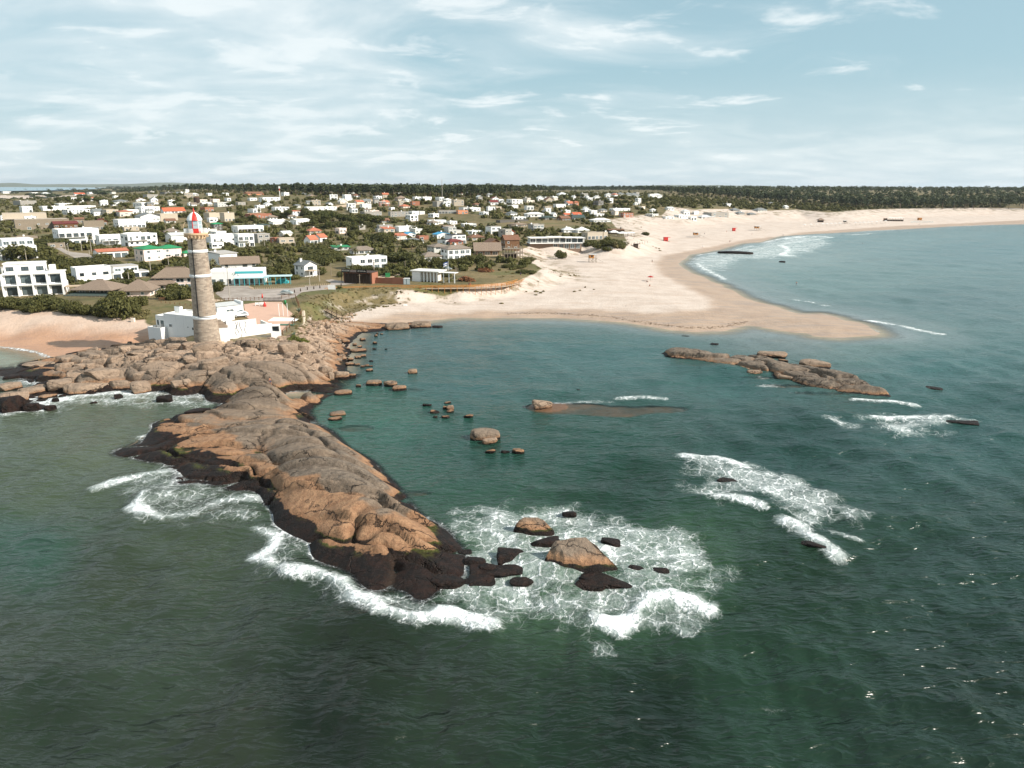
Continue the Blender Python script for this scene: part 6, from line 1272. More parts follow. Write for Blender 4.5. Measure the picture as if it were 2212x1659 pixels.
for x, y, hh, k in ((260,870,110,0),(130,860,80,0),(240,720,110,2),(390,900,80,1),(450,910,80,0),(630,960,120,0),(790,850,90,1),(880,840,100,1),(900,960,90,1),(1000,960,100,1),(1160,850,90,0),(1330,900,140,0),(1440,900,110,1),(1500,1020,110,0),(1390,1120,190,2),(1270,850,80,0),(960,830,80,1),(1090,560,80,1),(1400,920,90,1),(1540,900,80,1),(40,860,70,0),(700,820,60,1)): palm_px('C3', x, y, hh, k, 'shaggy palm in the gardens between the craft hall and the shingle-roofed houses', 'palms behind the craft hall')
for x, y, hh, k in ((740,830,90,1),(800,850,80,1),(590,830,70,0),(860,690,90,2)): palm_px('C4', x, y, hh, k, 'palm standing beside the brown timber houses', 'palms beside the timber houses')
# --- broad trees in the gardens
def tree_proto(seed):
    root = empty('garden_tree', (0, 0, 0)); g = MB().tube((0, 0, -.5), (.1, 0, 2.4), .28, .18, 7); r2 = random.Random(seed)
    for k in range(5): a = k*1.3; g.tube((.1, 0, 2.2), (1.5*math.cos(a), 1.5*math.sin(a), 3.6+r2.random()), .12, .05, 5)
    g.build('trunk', BARK, root); L = [(q[0]*3, q[1]*3, 1.6+q[2]*4.2, q[3]*2.6, q[4]*2.6, q[5]*2.6) for q in lobes_blob(seed, 13)]
    V, F, tn = leaves(1300, L, .2, seed); mesh_obj('crown', V, F, LEAFT, root, attrs={'tone': tn}); return root
TREES = [tree_proto(s) for s in (301, 302, 303)]; tused = [False]*3
def tree_px(crop, x, y, hpx, label, group):
    k = random.randrange(3); P = hit(*px(crop, x, y)); s = depth_of(*P)/FPX*kpx(crop)*hpx/5.6; o = TREES[k] if not tused[k] else copy_tree(TREES[k]); tused[k] = True
    o.location = (P[0], P[1], P[2]-.2); o.scale = (s*1.15, s*1.15, s); o.rotation_euler = (0, 0, random.uniform(0, 6.28)); tag(o, label, 'tree', group)
for x, y, hh in ((730,330,100),(850,330,105),(980,340,100),(1090,330,110),(1210,330,100),(1290,330,90),(1400,370,80),(1560,380,80),(640,430,90),(720,480,90),(1050,500,90),(880,490,70),(1100,480,60),(1960,800,150),(2030,780,110),(480,280,50)): tree_px('C1', x, y, hh, 'broad dark tree in the clump behind the western houses', 'trees behind the western houses')
for x, y, hh in ((1090,520,120),(1000,360,70),(350,390,80),(280,350,70),(1700,500,120),(1900,470,100),(2080,500,110),(2170,560,120),(1780,400,60),(950,370,70),(60,690,120),(110,700,120),(1250,540,90),(1560,470,80)): tree_px('C2', x, y, hh, 'broad dark tree between the houses inland of the lighthouse', 'trees inland of the lighthouse')
for x, y, hh in ((60,520,110),(180,520,110),(260,530,120),(340,540,120),(430,560,120),(520,560,110),(600,590,110),(680,600,110),(780,580,110),(860,560,100),(960,570,90),(120,620,110),(300,640,100),(500,650,110),(620,640,100),(1050,800,140),(980,800,130),(1450,680,100),(1380,690,90),(760,350,60),(980,370,50),(1260,290,50),(1480,320,70),(1530,340,60),(1080,290,50)): tree_px('C3', x, y, hh, 'broad dark tree in the thicket above the terracotta-roofed cottage', 'thicket trees above the terracotta cottage')
for x, y, hh in ((720,690,100),(790,700,100),(180,340,60),(600,410,70),(660,400,60),(560,380,50),(1280,480,50),(1150,190,60),(1180,210,50),(1560,260,60),(1500,260,70),(1400,300,60),(1600,230,50),(2000,330,60),(2100,340,70),(2180,350,70),(2060,400,60),(1900,330,50),(1930,520,60),(1560,540,50),(1300,460,40),(1710,400,50)): tree_px('C4', x, y, hh, 'rounded dark tree on the settled slope below the pine forest', 'trees on the settled slope')
# --- pines: the front of the forest tree by tree, what lies behind as one wood
def pine_proto(seed):
    r2 = random.Random(seed); root = empty('pine_tree', (0, 0, 0)); lean = r2.uniform(-.6, .6); g = MB().tube((0, 0, -1), (lean*.5, 0, 7), .34, .26, 6).tube((lean*.5, 0, 7), (lean, 0, 14), .26, .12, 6)
    L = [(lean, 0, 13.6, 2.3, 2.3, 1.7)]
    for k in range(9):
        a = r2.random()*6.28; q = r2.uniform(.8, 2.8); zz = r2.uniform(7.6, 14.4); L.append((lean+q*math.cos(a), q*math.sin(a), zz, 1.5, 1.5, .9)); g.tube((lean*.9, 0, zz-1.2), (lean+q*math.cos(a), q*math.sin(a), zz), .1, .05, 4)
    g.build('trunk', BARKP, root); V, F, tn = leaves(640, L, .46, seed); mesh_obj('crown', V, F, LEAFP, root, attrs={'tone': tn}); return root
PINES = [pine_proto(s) for s in (11, 12, 13, 14)]; pu = [False]*4
FRONT_PX = [(250,409),(330,412),(420,416),(520,418),(600,420),(700,424),(800,426),(900,427),(1000,429),(1080,424),(1150,418),(1240,412),(1350,412),(1420,416),(1480,425),(1560,428),(1640,436),(1700,440),(1780,444),(1860,450),(1960,452),(2060,453),(2140,452),(2212,453),(2300,452)]
fr = hits(FRONT_PX)[:, :2]; fa = np.arctan2(fr[:, 0], fr[:, 1]); fd = np.hypot(fr[:, 0], fr[:, 1])
pr = np.random.default_rng(77)
def pine_at(ang, dist, sc, k=None):
    k = pr.integers(4) if k is None else k; x_, y_ = dist*math.sin(ang), dist*math.cos(ang); return k, x_, y_, sc
front = []
for k in range(300):
    an = np.interp((k+.5)/300, np.linspace(0, 1, len(fa)), fa); d0 = np.interp(an, fa, fd); front.append((an+pr.normal(0, .0015), d0+pr.exponential(35), pr.uniform(.7, 1.2)))
fz = ground([d*math.sin(a) for a, d, s in front], [d*math.cos(a) for a, d, s in front])
for (an, d0, sc), zz in zip(front, fz):
    k = int(pr.integers(4)); o = PINES[k] if not pu[k] else copy_tree(PINES[k]); pu[k] = True
    o.location = (d0*math.sin(an), d0*math.cos(an), zz-.3); o.scale = (sc*1.1, sc*1.1, sc*.98); o.rotation_euler = (0, 0, pr.random()*6.28); tag(o, 'tall bare-trunked pine at the front edge of the forest', 'pine', 'pines along the forest edge')
def pine_unit(seed, nl, size):
    r2 = np.random.default_rng(seed); L = [(0, 0, 12.5, 2.6, 2.6, 1.7)]+[(2.0*math.cos(a), 2.0*math.sin(a), 10+r2.uniform(-3.6, 2.4), 1.8, 1.8, 1.3) for a in r2.random(6)*6.28]
    return leaves(nl, L, size, seed)
rows_n, rows_f = [], []
for k in range(5200):
    an = pr.uniform(fa[0]-.01, fa[-1]+.05); d0 = np.interp(an, fa, fd)+25; q = pr.random(); d = d0*(1+2.2*q**1.7); rows_n.append((d*math.sin(an), d*math.cos(an), pr.uniform(.62, 1.22)))
nz_ = ground([q[0] for q in rows_n], [q[1] for q in rows_n])
rows_n = [(x_, y_, z_, s*(1.15+.0002*y_), s) for (x_, y_, s), z_ in zip(rows_n, nz_)]
mass('forest', rows_n, [pine_unit(s, 44, 1.0) for s in (5, 6, 7)], LEAFP, 'dark pine forest covering the rise behind the town', 'forest')
gt = MB()
for (x_, y_, z_, s, hs) in rows_n[:700]: gt.bar((x_, y_, z_-1), (x_+.3, y_, z_+11.5*hs), .45)
tag(gt.build('forest_trunks', BARKP), 'pale bare trunks under the pine forest canopy', 'forest', kind='stuff')
# ------------------------------------------------------------------ boulders and sea rocks
def boulder_mesh(seed, ang, expo, pale):
    r2 = np.random.default_rng(seed); bm = bmesh.new(); bmesh.ops.create_icosphere(bm, subdivisions=4, radius=1.0)
    V = np.array([v.co[:] for v in bm.verts]); F = np.array([[v.index for v in f.verts] for f in bm.faces]); bm.free()
    q = 4.5 if ang else 2.7; V = V/((np.abs(V)**q).sum(1)**(1/q))[:, None]   # boxy for jointed blocks, rounder for weathered ones
    for k in range(7 if ang else 4):                               # flat joint faces
        n = r2.normal(size=3); n[2] *= .8; n /= np.linalg.norm(n); d = V @ n; c = d.max()*(r2.uniform(.55, .8) if ang else r2.uniform(.7, .9)); m_ = d > c; V[m_] -= np.outer(d[m_]-c, n)*(.96 if ang else .85)
    a, b, c = V.T; ns = fbm(a*1.1+seed, b*1.1+c*.7, 3)*(.16 if ang else .26)+fbm(a*3+seed, b*3+c*2, 3)*.13+fbm(a*8+c*3, b*8+seed, 2)*.05
    cr = np.abs((a*.5+b*.9+c*1.4+seed*.37+fbm(a*2, b*2, 2)*.8) % .8-.4); ns -= .07*np.exp(-(cr/.035)**2)
    V = V*(1+ns)[:, None]; V[:, 2] = np.tanh(V[:, 2]*1.4); V /= np.abs(V).max(0)
    o = mesh_obj('boulder', V, F, ROCK_MAT, smooth=True, attrs=dict(expo=np.full(len(V), expo), cellv=np.full(len(V), r2.random()), paler=np.full(len(V), pale), crev=np.exp(-(cr/.05)**2)*.5, lineoff=np.full(len(V), .55 if expo < .5 else 0.0))); me = o.data; bpy.data.objects.remove(o); return me
BM_R = [boulder_mesh(s, False, .16, .2) for s in range(5)]; BM_A = [boulder_mesh(20+s, True, .16, .6) for s in range(5)]; BM_P = [boulder_mesh(40+s, True, .0, 1.0) for s in range(5)]; BM_D = [boulder_mesh(60+s, s % 2 == 0, 2.6, 0) for s in range(4)]; BM_H = [boulder_mesh(80+s, True, .75, .1) for s in range(3)]
brnd = random.Random(5)
def boulder(crop, x0, y0, x1, y1, pool, label, group, sink=.28, name='boulder', tilt=.18, dz=0.0, rot=None, flat=1.0):
    xa, ya = px(crop, x0, y0); xb, yb = px(crop, x1, y1); P = hit((xa+xb)/2, yb-(yb-ya)*.08); d = depth_of(*P); s = d/FPX; w = (xb-xa)*s; hh = (yb-ya)*s; va = math.atan2(P[0], P[1])
    dep_ = min(w*.62, hh*2.4+.4); vis = max(hh-dep_*math.sin(math.atan2(CAM_H, d))*.5, hh*.42)*flat
    o = bpy.data.objects.new(name, brnd.choice(pool)); COL.objects.link(o)
    hz = vis/(1-sink)*.62; o.scale = (w*.53, dep_*.56, hz); o.location = (P[0]+math.sin(va)*dep_*.45, P[1]+math.cos(va)*dep_*.45, P[2]+vis-hz*1.0+dz)
    o.rotation_euler = (brnd.uniform(-tilt, tilt)*.4, brnd.uniform(-tilt, tilt)*.4, (-va if rot is None else rot)+brnd.uniform(-.12, .12)+brnd.choice((0, math.pi))); tag(o, label, 'rock', group); return o
for q in ((2100,500,2195,555),(1700,610,1850,660),(1870,615,2000,670),(1950,660,2090,712),(1395,708,1565,760),(1600,650,1650,675),(1350,912,1500,965),(1335,965,1470,1005)): boulder('B5', *q, BM_R, 'tan boulder standing in the calm bay beside the spit', 'boulders in the calm bay beside the spit')
for q in ((1520,388,1580,425),(1590,372,1650,400),(1645,358,1700,388),(1730,415,1768,432),(1500,435,1590,468),(1590,445,1640,470),(1645,465,1690,490),(1675,455,1730,482),(1730,465,1765,482),(1700,498,1765,528),(1640,198,1695,228),(1570,245,1610,280),(1765,235,1805,260),(1615,272,1660,295),(1780,165,1812,190),(1795,150,1820,165),(1835,155,1865,168),(1760,297,1800,312),(1550,305,1705,340),(1880,300,1905,312)): boulder('B5', *q, BM_A+BM_R, 'small boulder in the shallows along the rubble shore', 'small boulders in the shallows of the rubble shore', tilt=.5)
for q in ((1040,250,1145,330),(850,250,1035,350),(1120,410,1180,440),(1245,472,1380,562),(1380,520,1540,600),(1335,535,1390,605),(1530,542,1600,580),(1020,385,1100,420),(900,395,980,430),(1440,360,1500,390),(1460,385,1510,415),(1410,205,1460,240),(1470,215,1540,250),(1410,400,1470,430),(1170,325,1230,365),(1080,320,1130,360)): boulder('B5', *q, BM_A, 'weathered boulder lying on the rock shelf below the yard wall', 'boulders on the shelf below the yard wall')
for q in ((440,220,540,300),(540,215,680,300),(670,240,800,315),(20,255,200,335),(560,250,640,300)): boulder('B5', *q, BM_R, 'rounded grey boulder piled against the foot of the yard wall', 'boulders at the foot of the yard wall')
for q in ((0,610,200,720),(0,700,260,810),(200,650,440,760),(390,735,545,790),(550,415,715,500),(250,415,570,495),(840,470,1150,600),(660,590,1040,750),(1560,330,1800,410),(1620,235,1750,310),(1060,345,1220,470),(1770,215,1900,320),(655,520,785,580),(600,370,720,430),(905,345,970,405),(975,345,1045,390),(1280,500,1440,600),(1440,470,1650,600),(1080,580,1280,720),(1270,590,1450,715),(1660,590,1770,680),(1770,580,1850,640),(1850,500,2120,580),(1210,355,1340,430),(1400,375,1560,430),(480,580,690,690),(720,440,820,480),(840,430,920,490),(1970,360,2212,500),(1780,350,1980,430),(1500,290,1620,360),(1340,270,1400,300),(1400,260,1450,300),(1450,255,1520,300),(1250,310,1500,370)): boulder('B4', *q, BM_A, 'fractured brown granite block in the jumble west of the lighthouse', 'granite blocks west of the lighthouse', flat=.72, tilt=.3)
boulder('B4', 1160, 285, 1270, 345, BM_P, 'pale pointed granite boulder at the edge of the western sand', None)
for q in ((50,550,260,595),(0,770,260,930),(240,830,380,890),(440,848,540,895),(880,812,940,838),(510,780,570,825),(1520,760,1665,830),(1800,885,2030,930),(350,530,440,555),(1100,745,1190,800),(575,748,635,775)): boulder('B4', *q, BM_D, 'dark weed covered rock awash below the western granite blocks', 'dark rocks awash west of the spit')

def hull_rock(name, crop, x, y, pts, sc, label, expo, noise=.16, rz=0.0):
    P = hit(*px(crop, x, y)); bm = bmesh.new()
    for p in pts: bm.verts.new(Vector(p)*sc)
    r_h = bmesh.ops.convex_hull(bm, input=bm.verts[:]); bmesh.ops.delete(bm, geom=[v for v in bm.verts if not v.link_faces], context='VERTS'); bmesh.ops.triangulate(bm, faces=bm.faces[:])
    bmesh.ops.bevel(bm, geom=bm.edges[:], offset=.22*sc, segments=1, profile=.6, affect='EDGES', clamp_overlap=True); bmesh.ops.triangulate(bm, faces=bm.faces[:]); bmesh.ops.subdivide_edges(bm, edges=bm.edges[:], cuts=5, use_grid_fill=True)
    V = np.array([v.co[:] for v in bm.verts]); bm.normal_update(); N = np.array([v.normal[:] for v in bm.verts]); bm.verts.index_update(); F = [[v.index for v in f.verts] for f in bm.faces]; bm.free()
    a, b, c = V.T; V = V+N*(fbm(a*.8+x, b*.8+c*.7, 4)*noise*3+fbm(a*3, b*3+c*2, 3)*noise)[:, None]
    o = mesh_obj(name, V, F, ROCK_MAT, smooth=False, attrs=dict(expo=np.full(len(V), expo), cellv=np.full(len(V), .3), paler=np.full(len(V), .2), crev=np.zeros(len(V)))); o.location = (P[0], P[1]+2.4*sc, 0); o.rotation_euler = (0, 0, rz); tag(o, label, 'rock'); return o
hull_rock('boulder', 'B7', 1340, 1570, [(-4.8,-.5,-1),(-1.5,-2.8,-1),(3.4,-3.0,-1),(4.9,-1.2,-1),(3.0,2.2,-1),(-2.5,2.4,-1),(-2.7,1.2,2.7),(.9,1.6,3.0),(1.6,1.0,2.5),(-1.9,-.3,2.1),(4.1,-1.5,.8),(-4.3,-.3,.3),(2.0,-2.4,.5)], 1.0, 'big wedge shaped tan rock with black weed base standing in the foam', .75)
hull_rock('boulder', 'B7', 1020, 1335, [(-3.0,-.6,-1),(-1,-1.8,-1),(2.6,-1.4,-1),(3.2,.6,-1),(0,2.2,-1),(-2.6,1.4,-1),(-1.4,.8,1.9),(.8,.9,1.8),(2.6,-.4,.9),(-2.4,-.2,.7),(0,-1.2,.9)], 1.0, 'low tan rock with dark wet base behind the big wedge rock off the spit', .7)
for q in ((1000,1290,1230,1390),(1470,1310,1600,1375),(740,1400,1000,1490),(1215,1125,1310,1165),(330,1560,560,1650),(1330,1570,1850,1665),(660,1480,770,1540),(1650,1490,1760,1560),(1290,1590,1500,1680),(560,1440,700,1500)): boulder('B7', *q, BM_D, 'black wet rock awash in the foam off the tip of the spit', 'black rocks in the foam off the spit', tilt=.4, flat=.8)
boulder('B7', 600, 583, 800, 665, BM_R, 'large smooth tan boulder in the middle of the bay', None); boulder('B7', 680, 640, 780, 685, BM_A, 'smaller block leaning on the large smooth boulder in the bay', None)
for q in ((880,710,960,745),(805,722,860,742),(1010,390,1145,450),(440,420,490,455),(415,425,445,445),(440,450,490,470),(425,395,470,412),(330,455,390,475),(555,480,620,505),(405,488,460,508),(350,490,380,505),(1310,312,1335,323),(280,410,340,425),(700,715,770,745)): boulder('B7', *q, BM_A+BM_R, 'low tan rock breaking the surface of the open bay', 'low rocks in the open bay', tilt=.5)
RP = at([px('B8', *q) for q in ((160,118),(250,110),(380,132),(470,152),(560,152),(700,158),(770,172),(850,198),(940,218),(1050,236),(1130,258),(1250,280),(1310,305),(1430,362),(1440,372),(1300,362),(1130,340),(1050,326),(950,306),(880,282),(800,264),(780,244),(640,230),(560,210),(450,190),(330,168),(200,154))], .2)
x0r, y0r = RP.min(0)-2; x1r, y1r = RP.max(0)+2; X, Y = np.meshgrid(np.arange(x0r, x1r, .3), np.arange(y0r, y1r, .3)); d = sdf(RP, X, Y); u = X*.93-Y*.36
sd = np.random.default_rng(8).uniform((x0r, y0r), (x1r, y1r), (46, 2)); e_, i_, _u, _v = cells(X+fbm(X/5, Y/5, 3)*3, Y+fbm(X/5+9, Y/5, 3)*2, sd, R(-24), 2.2)
hgt_ = np.where(d > 0, 1.45*(1-np.exp(-d/.9)), d*.8)+fbm(X/6, Y/6, 3)*.9+fbm(X/1.5, Y/1.5, 3)*.25+(np.minimum(e_, .8)/.8)**.5*.5-.35-.6*np.exp(-(e_/.22)**2)+np.random.default_rng(9).normal(0, .22, 46)[i_]
V, F, at_ = compact(np.stack([X, Y, hgt_], -1).reshape(-1, 3), grid_faces(*X.shape, (d > -1.5).ravel()), dict(expo=np.full(X.size, .12), cellv=np.random.default_rng(4).random(46)[i_].ravel()*.5, paler=np.zeros(X.size), crev=(np.exp(-(e_/.2)**2)*.8).ravel(), lineoff=np.full(X.size, .5)))
tag(mesh_obj('long_reef', V, F, ROCK_MAT, smooth=True, attrs=at_), 'long low brown granite reef split by cracks between the bay and the open sea', 'reef')
for q in ((700,125,860,158),(940,175,1105,218),(815,165,870,180),(870,195,920,212),(640,230,720,255),(800,255,900,285)): boulder('B8', *q, BM_A, 'low broken rock beside the humps of the long reef', 'low rocks beside the long reef', tilt=.06)
for q in ((470,838,585,875),(930,1180,1110,1240),(1640,318,1740,338),(2110,610,2230,640),(430,72,475,82),(265,30,310,38),(1770,500,1970,540)): boulder('B8', *q, BM_D, 'dark rock awash in open water beyond the spit', 'dark rocks in open water', tilt=.06, flat=.5)
boulder('C5', 1190, 783, 1550, 832, BM_D, 'long low dark rock at the edge of the surf off the wide beach', None, tilt=.04, flat=.55); boulder('C5', 1845, 907, 1910, 925, BM_D, 'small dark rock in the water off the wide beach', None)
for q in ((1320,700,1610,795),(1630,680,1890,770)): boulder('B3', *q, BM_R, 'broad flat rock at the water edge of the near beach', 'flat rocks on the near beach', tilt=.03, dz=-.1)
boulder('B3', 1900, 735, 2030, 760, BM_D, 'dark flat rock just off the near beach', None, tilt=.03)
rr = random.Random(12)                                              # pale rubble tipped down the bank below the stair
for k in range(135):
    u = rr.random(); x_ = 290+u*620+rr.uniform(-60, 60); y_ = 870-u*180+rr.uniform(-110, 60); w = rr.uniform(22, 62)*(1.2-.5*u); boulder('B3', x_-w/2, y_-w*.55, x_+w/2, y_, BM_P, 'pale angular stone in the rubble slope below the wooden stair', 'rubble stones below the wooden stair', name='rubble_stone')
for k in range(45):
    x_ = rr.uniform(380, 860); y_ = rr.uniform(930, 1180); w = rr.uniform(16, 46); boulder('B3', x_-w/2, y_-w*.5, x_+w/2, y_, BM_A, 'loose grey stone on the rock shelf above the bay', 'loose stones on the rock shelf', name='rubble_stone')
for k in range(16):
    x_, y_ = (rr.uniform(560, 1000), rr.uniform(1400, 1650)) if k < 8 else (rr.uniform(1290, 1850), rr.uniform(1570, 1690)); w = rr.uniform(90, 260); boulder('B7', x_-w/2, y_-w*.3, x_+w/2, y_, BM_D, 'black wet rock awash in the foam off the tip of the spit', 'black rocks in the foam off the spit', tilt=.1, flat=.6)
# ------------------------------------------------------------------ boardwalk, stair and fences
def P3(crop, x, y, z): p = at([px(crop, x, y)], z)[0]; return Vector((p[0], p[1], z))
path = [('B3', 600, 312, 5.5), ('B3', 760, 298, 5.5), ('B3', 1000, 288, 5.5), ('B3', 1300, 281, 5.5), ('B3', 1600, 276, 5.5), ('B3', 1900, 274, 5.5), ('B3', 2212, 272, 5.5), ('C4', 150, 1376, 5.5), ('C4', 300, 1372, 5.4), ('C4', 480, 1362, 5.3), ('C4', 620, 1349, 5.2), ('C4', 760, 1316, 4.9), ('C4', 860, 1280, 4.6), ('C4', 930, 1240, 4.3)]
pts = [P3(*q) for q in path]; bw = empty('boardwalk', pts[0]); tag(bw, 'long raised wooden boardwalk on posts curving along the bank above the near beach', 'boardwalk'); o0 = pts[0].copy(); pts = [p-o0 for p in pts]
nplank = 0
for a, b in zip(pts[:-1], pts[1:]):
    d = b-a; L = d.length; u = Vector((d.x, d.y, 0)).normalized(); n_ = Vector((-u.y, u.x, 0)); k = max(1, round(L/2.4))
    for j in range(k):
        p, q = a.lerp(b, j/k), a.lerp(b, (j+1)/k); g = MB(); g.add([p, q-u*.03, q-u*.03+n_*2.2, p+n_*2.2]+[v-Vector((0, 0, .16)) for v in (p, q-u*.03, q-u*.03+n_*2.2, p+n_*2.2)], [(0, 1, 2, 3), (7, 6, 5, 4), (0, 4, 5, 1), (1, 5, 6, 2), (2, 6, 7, 3), (3, 7, 4, 0)]); g.build('deck_panel', DECK, bw)
        for side in (0.0, 2.2):
            f0 = p+n_*side; w0 = f0+o0; gz = float(ground(w0.x, w0.y)[0])-o0.z
            MB().bar(f0+Vector((0, 0, min(gz, f0.z)-.4)), f0+Vector((0, 0, 1.05)), .16).build('post', WOODY, bw)
            f1 = q+n_*side
            for zz in (1.0, .55): MB().bar(f0+Vector((0, 0, zz)), f1+Vector((0, 0, zz)), .11, .15).build('rail', WOODY, bw)
top, bot = P3('B3', 262, 388, 5.6), P3('B3', 712, 622, 2.0); stw = empty('wooden_stair', top); tag(stw, 'dark wooden stair with handrails descending the grassy bank to the beach', 'stair'); d = bot-top; u = Vector((d.x, d.y, 0)).normalized(); n_ = Vector((-u.y, u.x, 0))
for k in range(26):
    p = d*(k/25); MB().add([p, p+n_*1.8, p+n_*1.8+u*.4, p+u*.4]+[v-Vector((0, 0, .09)) for v in (p, p+n_*1.8, p+n_*1.8+u*.4, p+u*.4)], [(3, 2, 1, 0), (4, 5, 6, 7), (0, 1, 5, 4), (1, 2, 6, 5), (2, 3, 7, 6), (3, 0, 4, 7)]).build('tread', DECK, stw)
for side in (-.05, 1.85):
    MB().bar(n_*side-Vector((0, 0, .15)), d+n_*side-Vector((0, 0, .15)), .1, .28).build('stringer', WOODD, stw)
    MB().bar(n_*side+Vector((0, 0, 1)), d+n_*side+Vector((0, 0, 1)), .1).build('handrail', WOODB, stw); MB().bar(n_*side+Vector((0, 0, .5)), d+n_*side+Vector((0, 0, .5)), .07).build('handrail', WOODB, stw)
    for k in range(9): p = d*(k/8)+n_*side; MB().bar(p+Vector((0, 0, -1.2)), p+Vector((0, 0, 1.05)), .13).build('post', WOODD, stw)
def post_row(name, crop, ptsx, n, h, w, mat, label, rail=None, cat='fence', rope=False):
    P = hits([px(crop, *q) for q in ptsx]); L = np.concatenate([[0], np.cumsum(np.hypot(*np.diff(P[:, :2], axis=0).T))]); root = empty(name, P[0]); tag(root, label, cat); prev = None
    for k in range(n):
        s = L[-1]*k/(n-1); x_, y_ = np.interp(s, L, P[:, 0]), np.interp(s, L, P[:, 1]); z_ = float(terrain(np.array([x_]), np.array([y_]))[0]); p = Vector((x_, y_, z_))-Vector(P[0])
        MB().tube(p+Vector((0, 0, -.3)), p+Vector((0, 0, h)), w/2, w/2*.9, 6).build('post', mat, root)
        if prev is not None and rail:
            for zz in rail:
                if rope:
                    mid = (prev+p)/2+Vector((0, 0, zz*h-.3)); MB().bar(prev+Vector((0, 0, zz*h)), mid, .07).bar(mid, p+Vector((0, 0, zz*h)), .07).build('rope', WOODB, root)
                else: MB().bar(prev+Vector((0, 0, zz*h)), p+Vector((0, 0, zz*h)), .09).build('rail', mat, root)
        prev = p
    return root
post_row('post_fence', 'C2', [(1205,1372),(1260,1392),(1500,1388),(1800,1365),(2212,1335)], 46, .75, .22, DECK, 'row of short pale wooden posts edging the turf across from the teal restaurant')
post_row('rope_fence', 'C2', [(795,1535),(960,1535),(1130,1530),(1290,1525),(1380,1520)], 12, 1.1, .2, WOODB, 'rope fence on brown posts along the road behind the lighthouse', (.9,), rope=True)
post_row('yard_fence', 'B2', [(1640,1440),(1690,1400),(1740,1345),(1790,1290),(1840,1225),(1815,1150),(1790,1090)], 14, 1.3, .3, WOODB, 'brown timber posts along the seaward edge of the lighthouse yard', (.85,))
post_row('stair_fence', 'B3', [(30,400),(120,385),(200,380),(215,430),(240,520)], 9, 1.2, .2, WOODB, 'timber rail fence at the head of the wooden stair', (.9, .5))
for x_, y_ in ((190,325),(265,310),(350,290),(430,283),(505,270),(770,245)):
    P = hit(*px('B3', x_, y_)); g = MB().lathe([(.2, -.3), (.2, .75), (.14, .8), (.14, .86), (.2, .92), (.16, 1.08), (.02, 1.12)], 10).build('bollard', WOODD, None, True); g.location = P; tag(g, 'dark wooden bollard between the road and the boardwalk', 'bollard', 'bollards between the road and the boardwalk')
post_row('path_edge', 'C2', [(110,1550),(300,1575),(480,1590)], 7, .5, .25, WOODB, 'low timber posts along the path beside the bench')
post_row('dune_fence', 'C4', [(1140,1185),(1260,1182),(1400,1172),(1510,1165)], 16, .9, .12, WOODG, 'low broken stick fence half buried in the dune sand', (.8,))
post_row('dune_fence', 'C5', [(235,735),(290,722),(360,720),(410,712)], 7, 1.6, .18, WOODD, 'row of dark upright posts beside the dark beach kiosk')
P = hits([px('B2', 1438, 1090), px('B2', 1625, 1088)]); gt_ = empty('wooden_gate', P[0]); tag(gt_, 'dark wooden double gate with curved top rail at the yard entrance', 'gate'); d = Vector(P[1]-P[0])
for k in range(15):
    u = k/14; hh = 1.25+.3*abs(u-.5)*2; p = d*u; MB().bar(p+Vector((0, 0, .1)), p+Vector((0, 0, hh)), .1).build('slat' if k % 7 else 'post', WOODD, gt_)
for zz in (.3, 1.1): MB().bar(Vector((0, 0, zz)), d+Vector((0, 0, zz)), .09).build('rail', WOODD, gt_)
# stone retaining wall of the yard
P = [P3('B3', 215, 830, 3.4), P3('B3', 290, 740, 3.4), P3('B3', 300, 640, 3.6), P3('B3', 290, 560, 4.0)]; sw = empty('stone_wall', P[0]); tag(sw, 'pale rough stone retaining wall curving round the seaward corner of the yard', 'wall')
SW = plain('pale_field_stone', srgb(206, 190, 170), .95, .3, 2, bump=.6); rs = random.Random(3)
for a, b in zip(P[:-1], P[1:]):
    n = max(2, int((b-a).length/1.1))
    for k in range(n):
        for rz_ in range(3):
            p = a.lerp(b, (k+.5+.5*(rz_ % 2))/n)-P[0]; s = rs.uniform(.46, .58); MB().add([(p.x+sx*s*(1+rs.uniform(-.15, .1)), p.y+sy*.32, p.z+rz_*.62-.7+sz*.31*(1+rs.uniform(-.1, .05))) for sz in (-1, 1) for sy in (-1, 1) for sx in (-1, 1)], [(0, 2, 3, 1), (4, 5, 7, 6), (0, 1, 5, 4), (1, 3, 7, 5), (3, 2, 6, 7), (2, 0, 4, 6)]).build('stone', SW, sw).rotation_euler = (0, 0, 0)
# ------------------------------------------------------------------ poles, masts and flags
def pole(crop, x, y1, y0, w, mat, label, group=None, name='utility_pole', arm=True):
    P = hit(*px(crop, x, y1)); hh = (y1-y0)*kpx(crop)*depth_of(*P)/FPX; g = empty(name, P); tag(g, label, 'pole', group); MB().tube((0, 0, -.5), (0, 0, hh), w, w*.7, 8).build('shaft', mat, g)
    if arm: MB().bar((-.7, 0, hh-.4), (.7, 0, hh-.4), .1).build('cross_arm', WOODG, g)
    return g, hh
for x, y1, y0 in ((330,1025,890),(680,830,750),(820,940,800),(860,960,840),(1130,1060,900),(1465,960,860),(1730,1130,1030),(1780,1070,960),(1878,1180,1040),(1020,910,760),(1140,920,780),(1180,900,760),(1605,1280,1170),(1410,1060,980)): pole('C1', x, y1, y0, .16, CONC, 'plain concrete utility pole beside the western lane', 'poles beside the western lane')
for x, y1, y0 in ((965,1510,1110),(835,1310,1150),(205,1100,980),(1400,880,770),(1780,900,790),(2080,1290,1140),(1960,1350,1250)): pole('C2', x, y1, y0, .14, CONC, 'slim lamp pole along the road near the teal restaurant', 'poles near the teal restaurant')
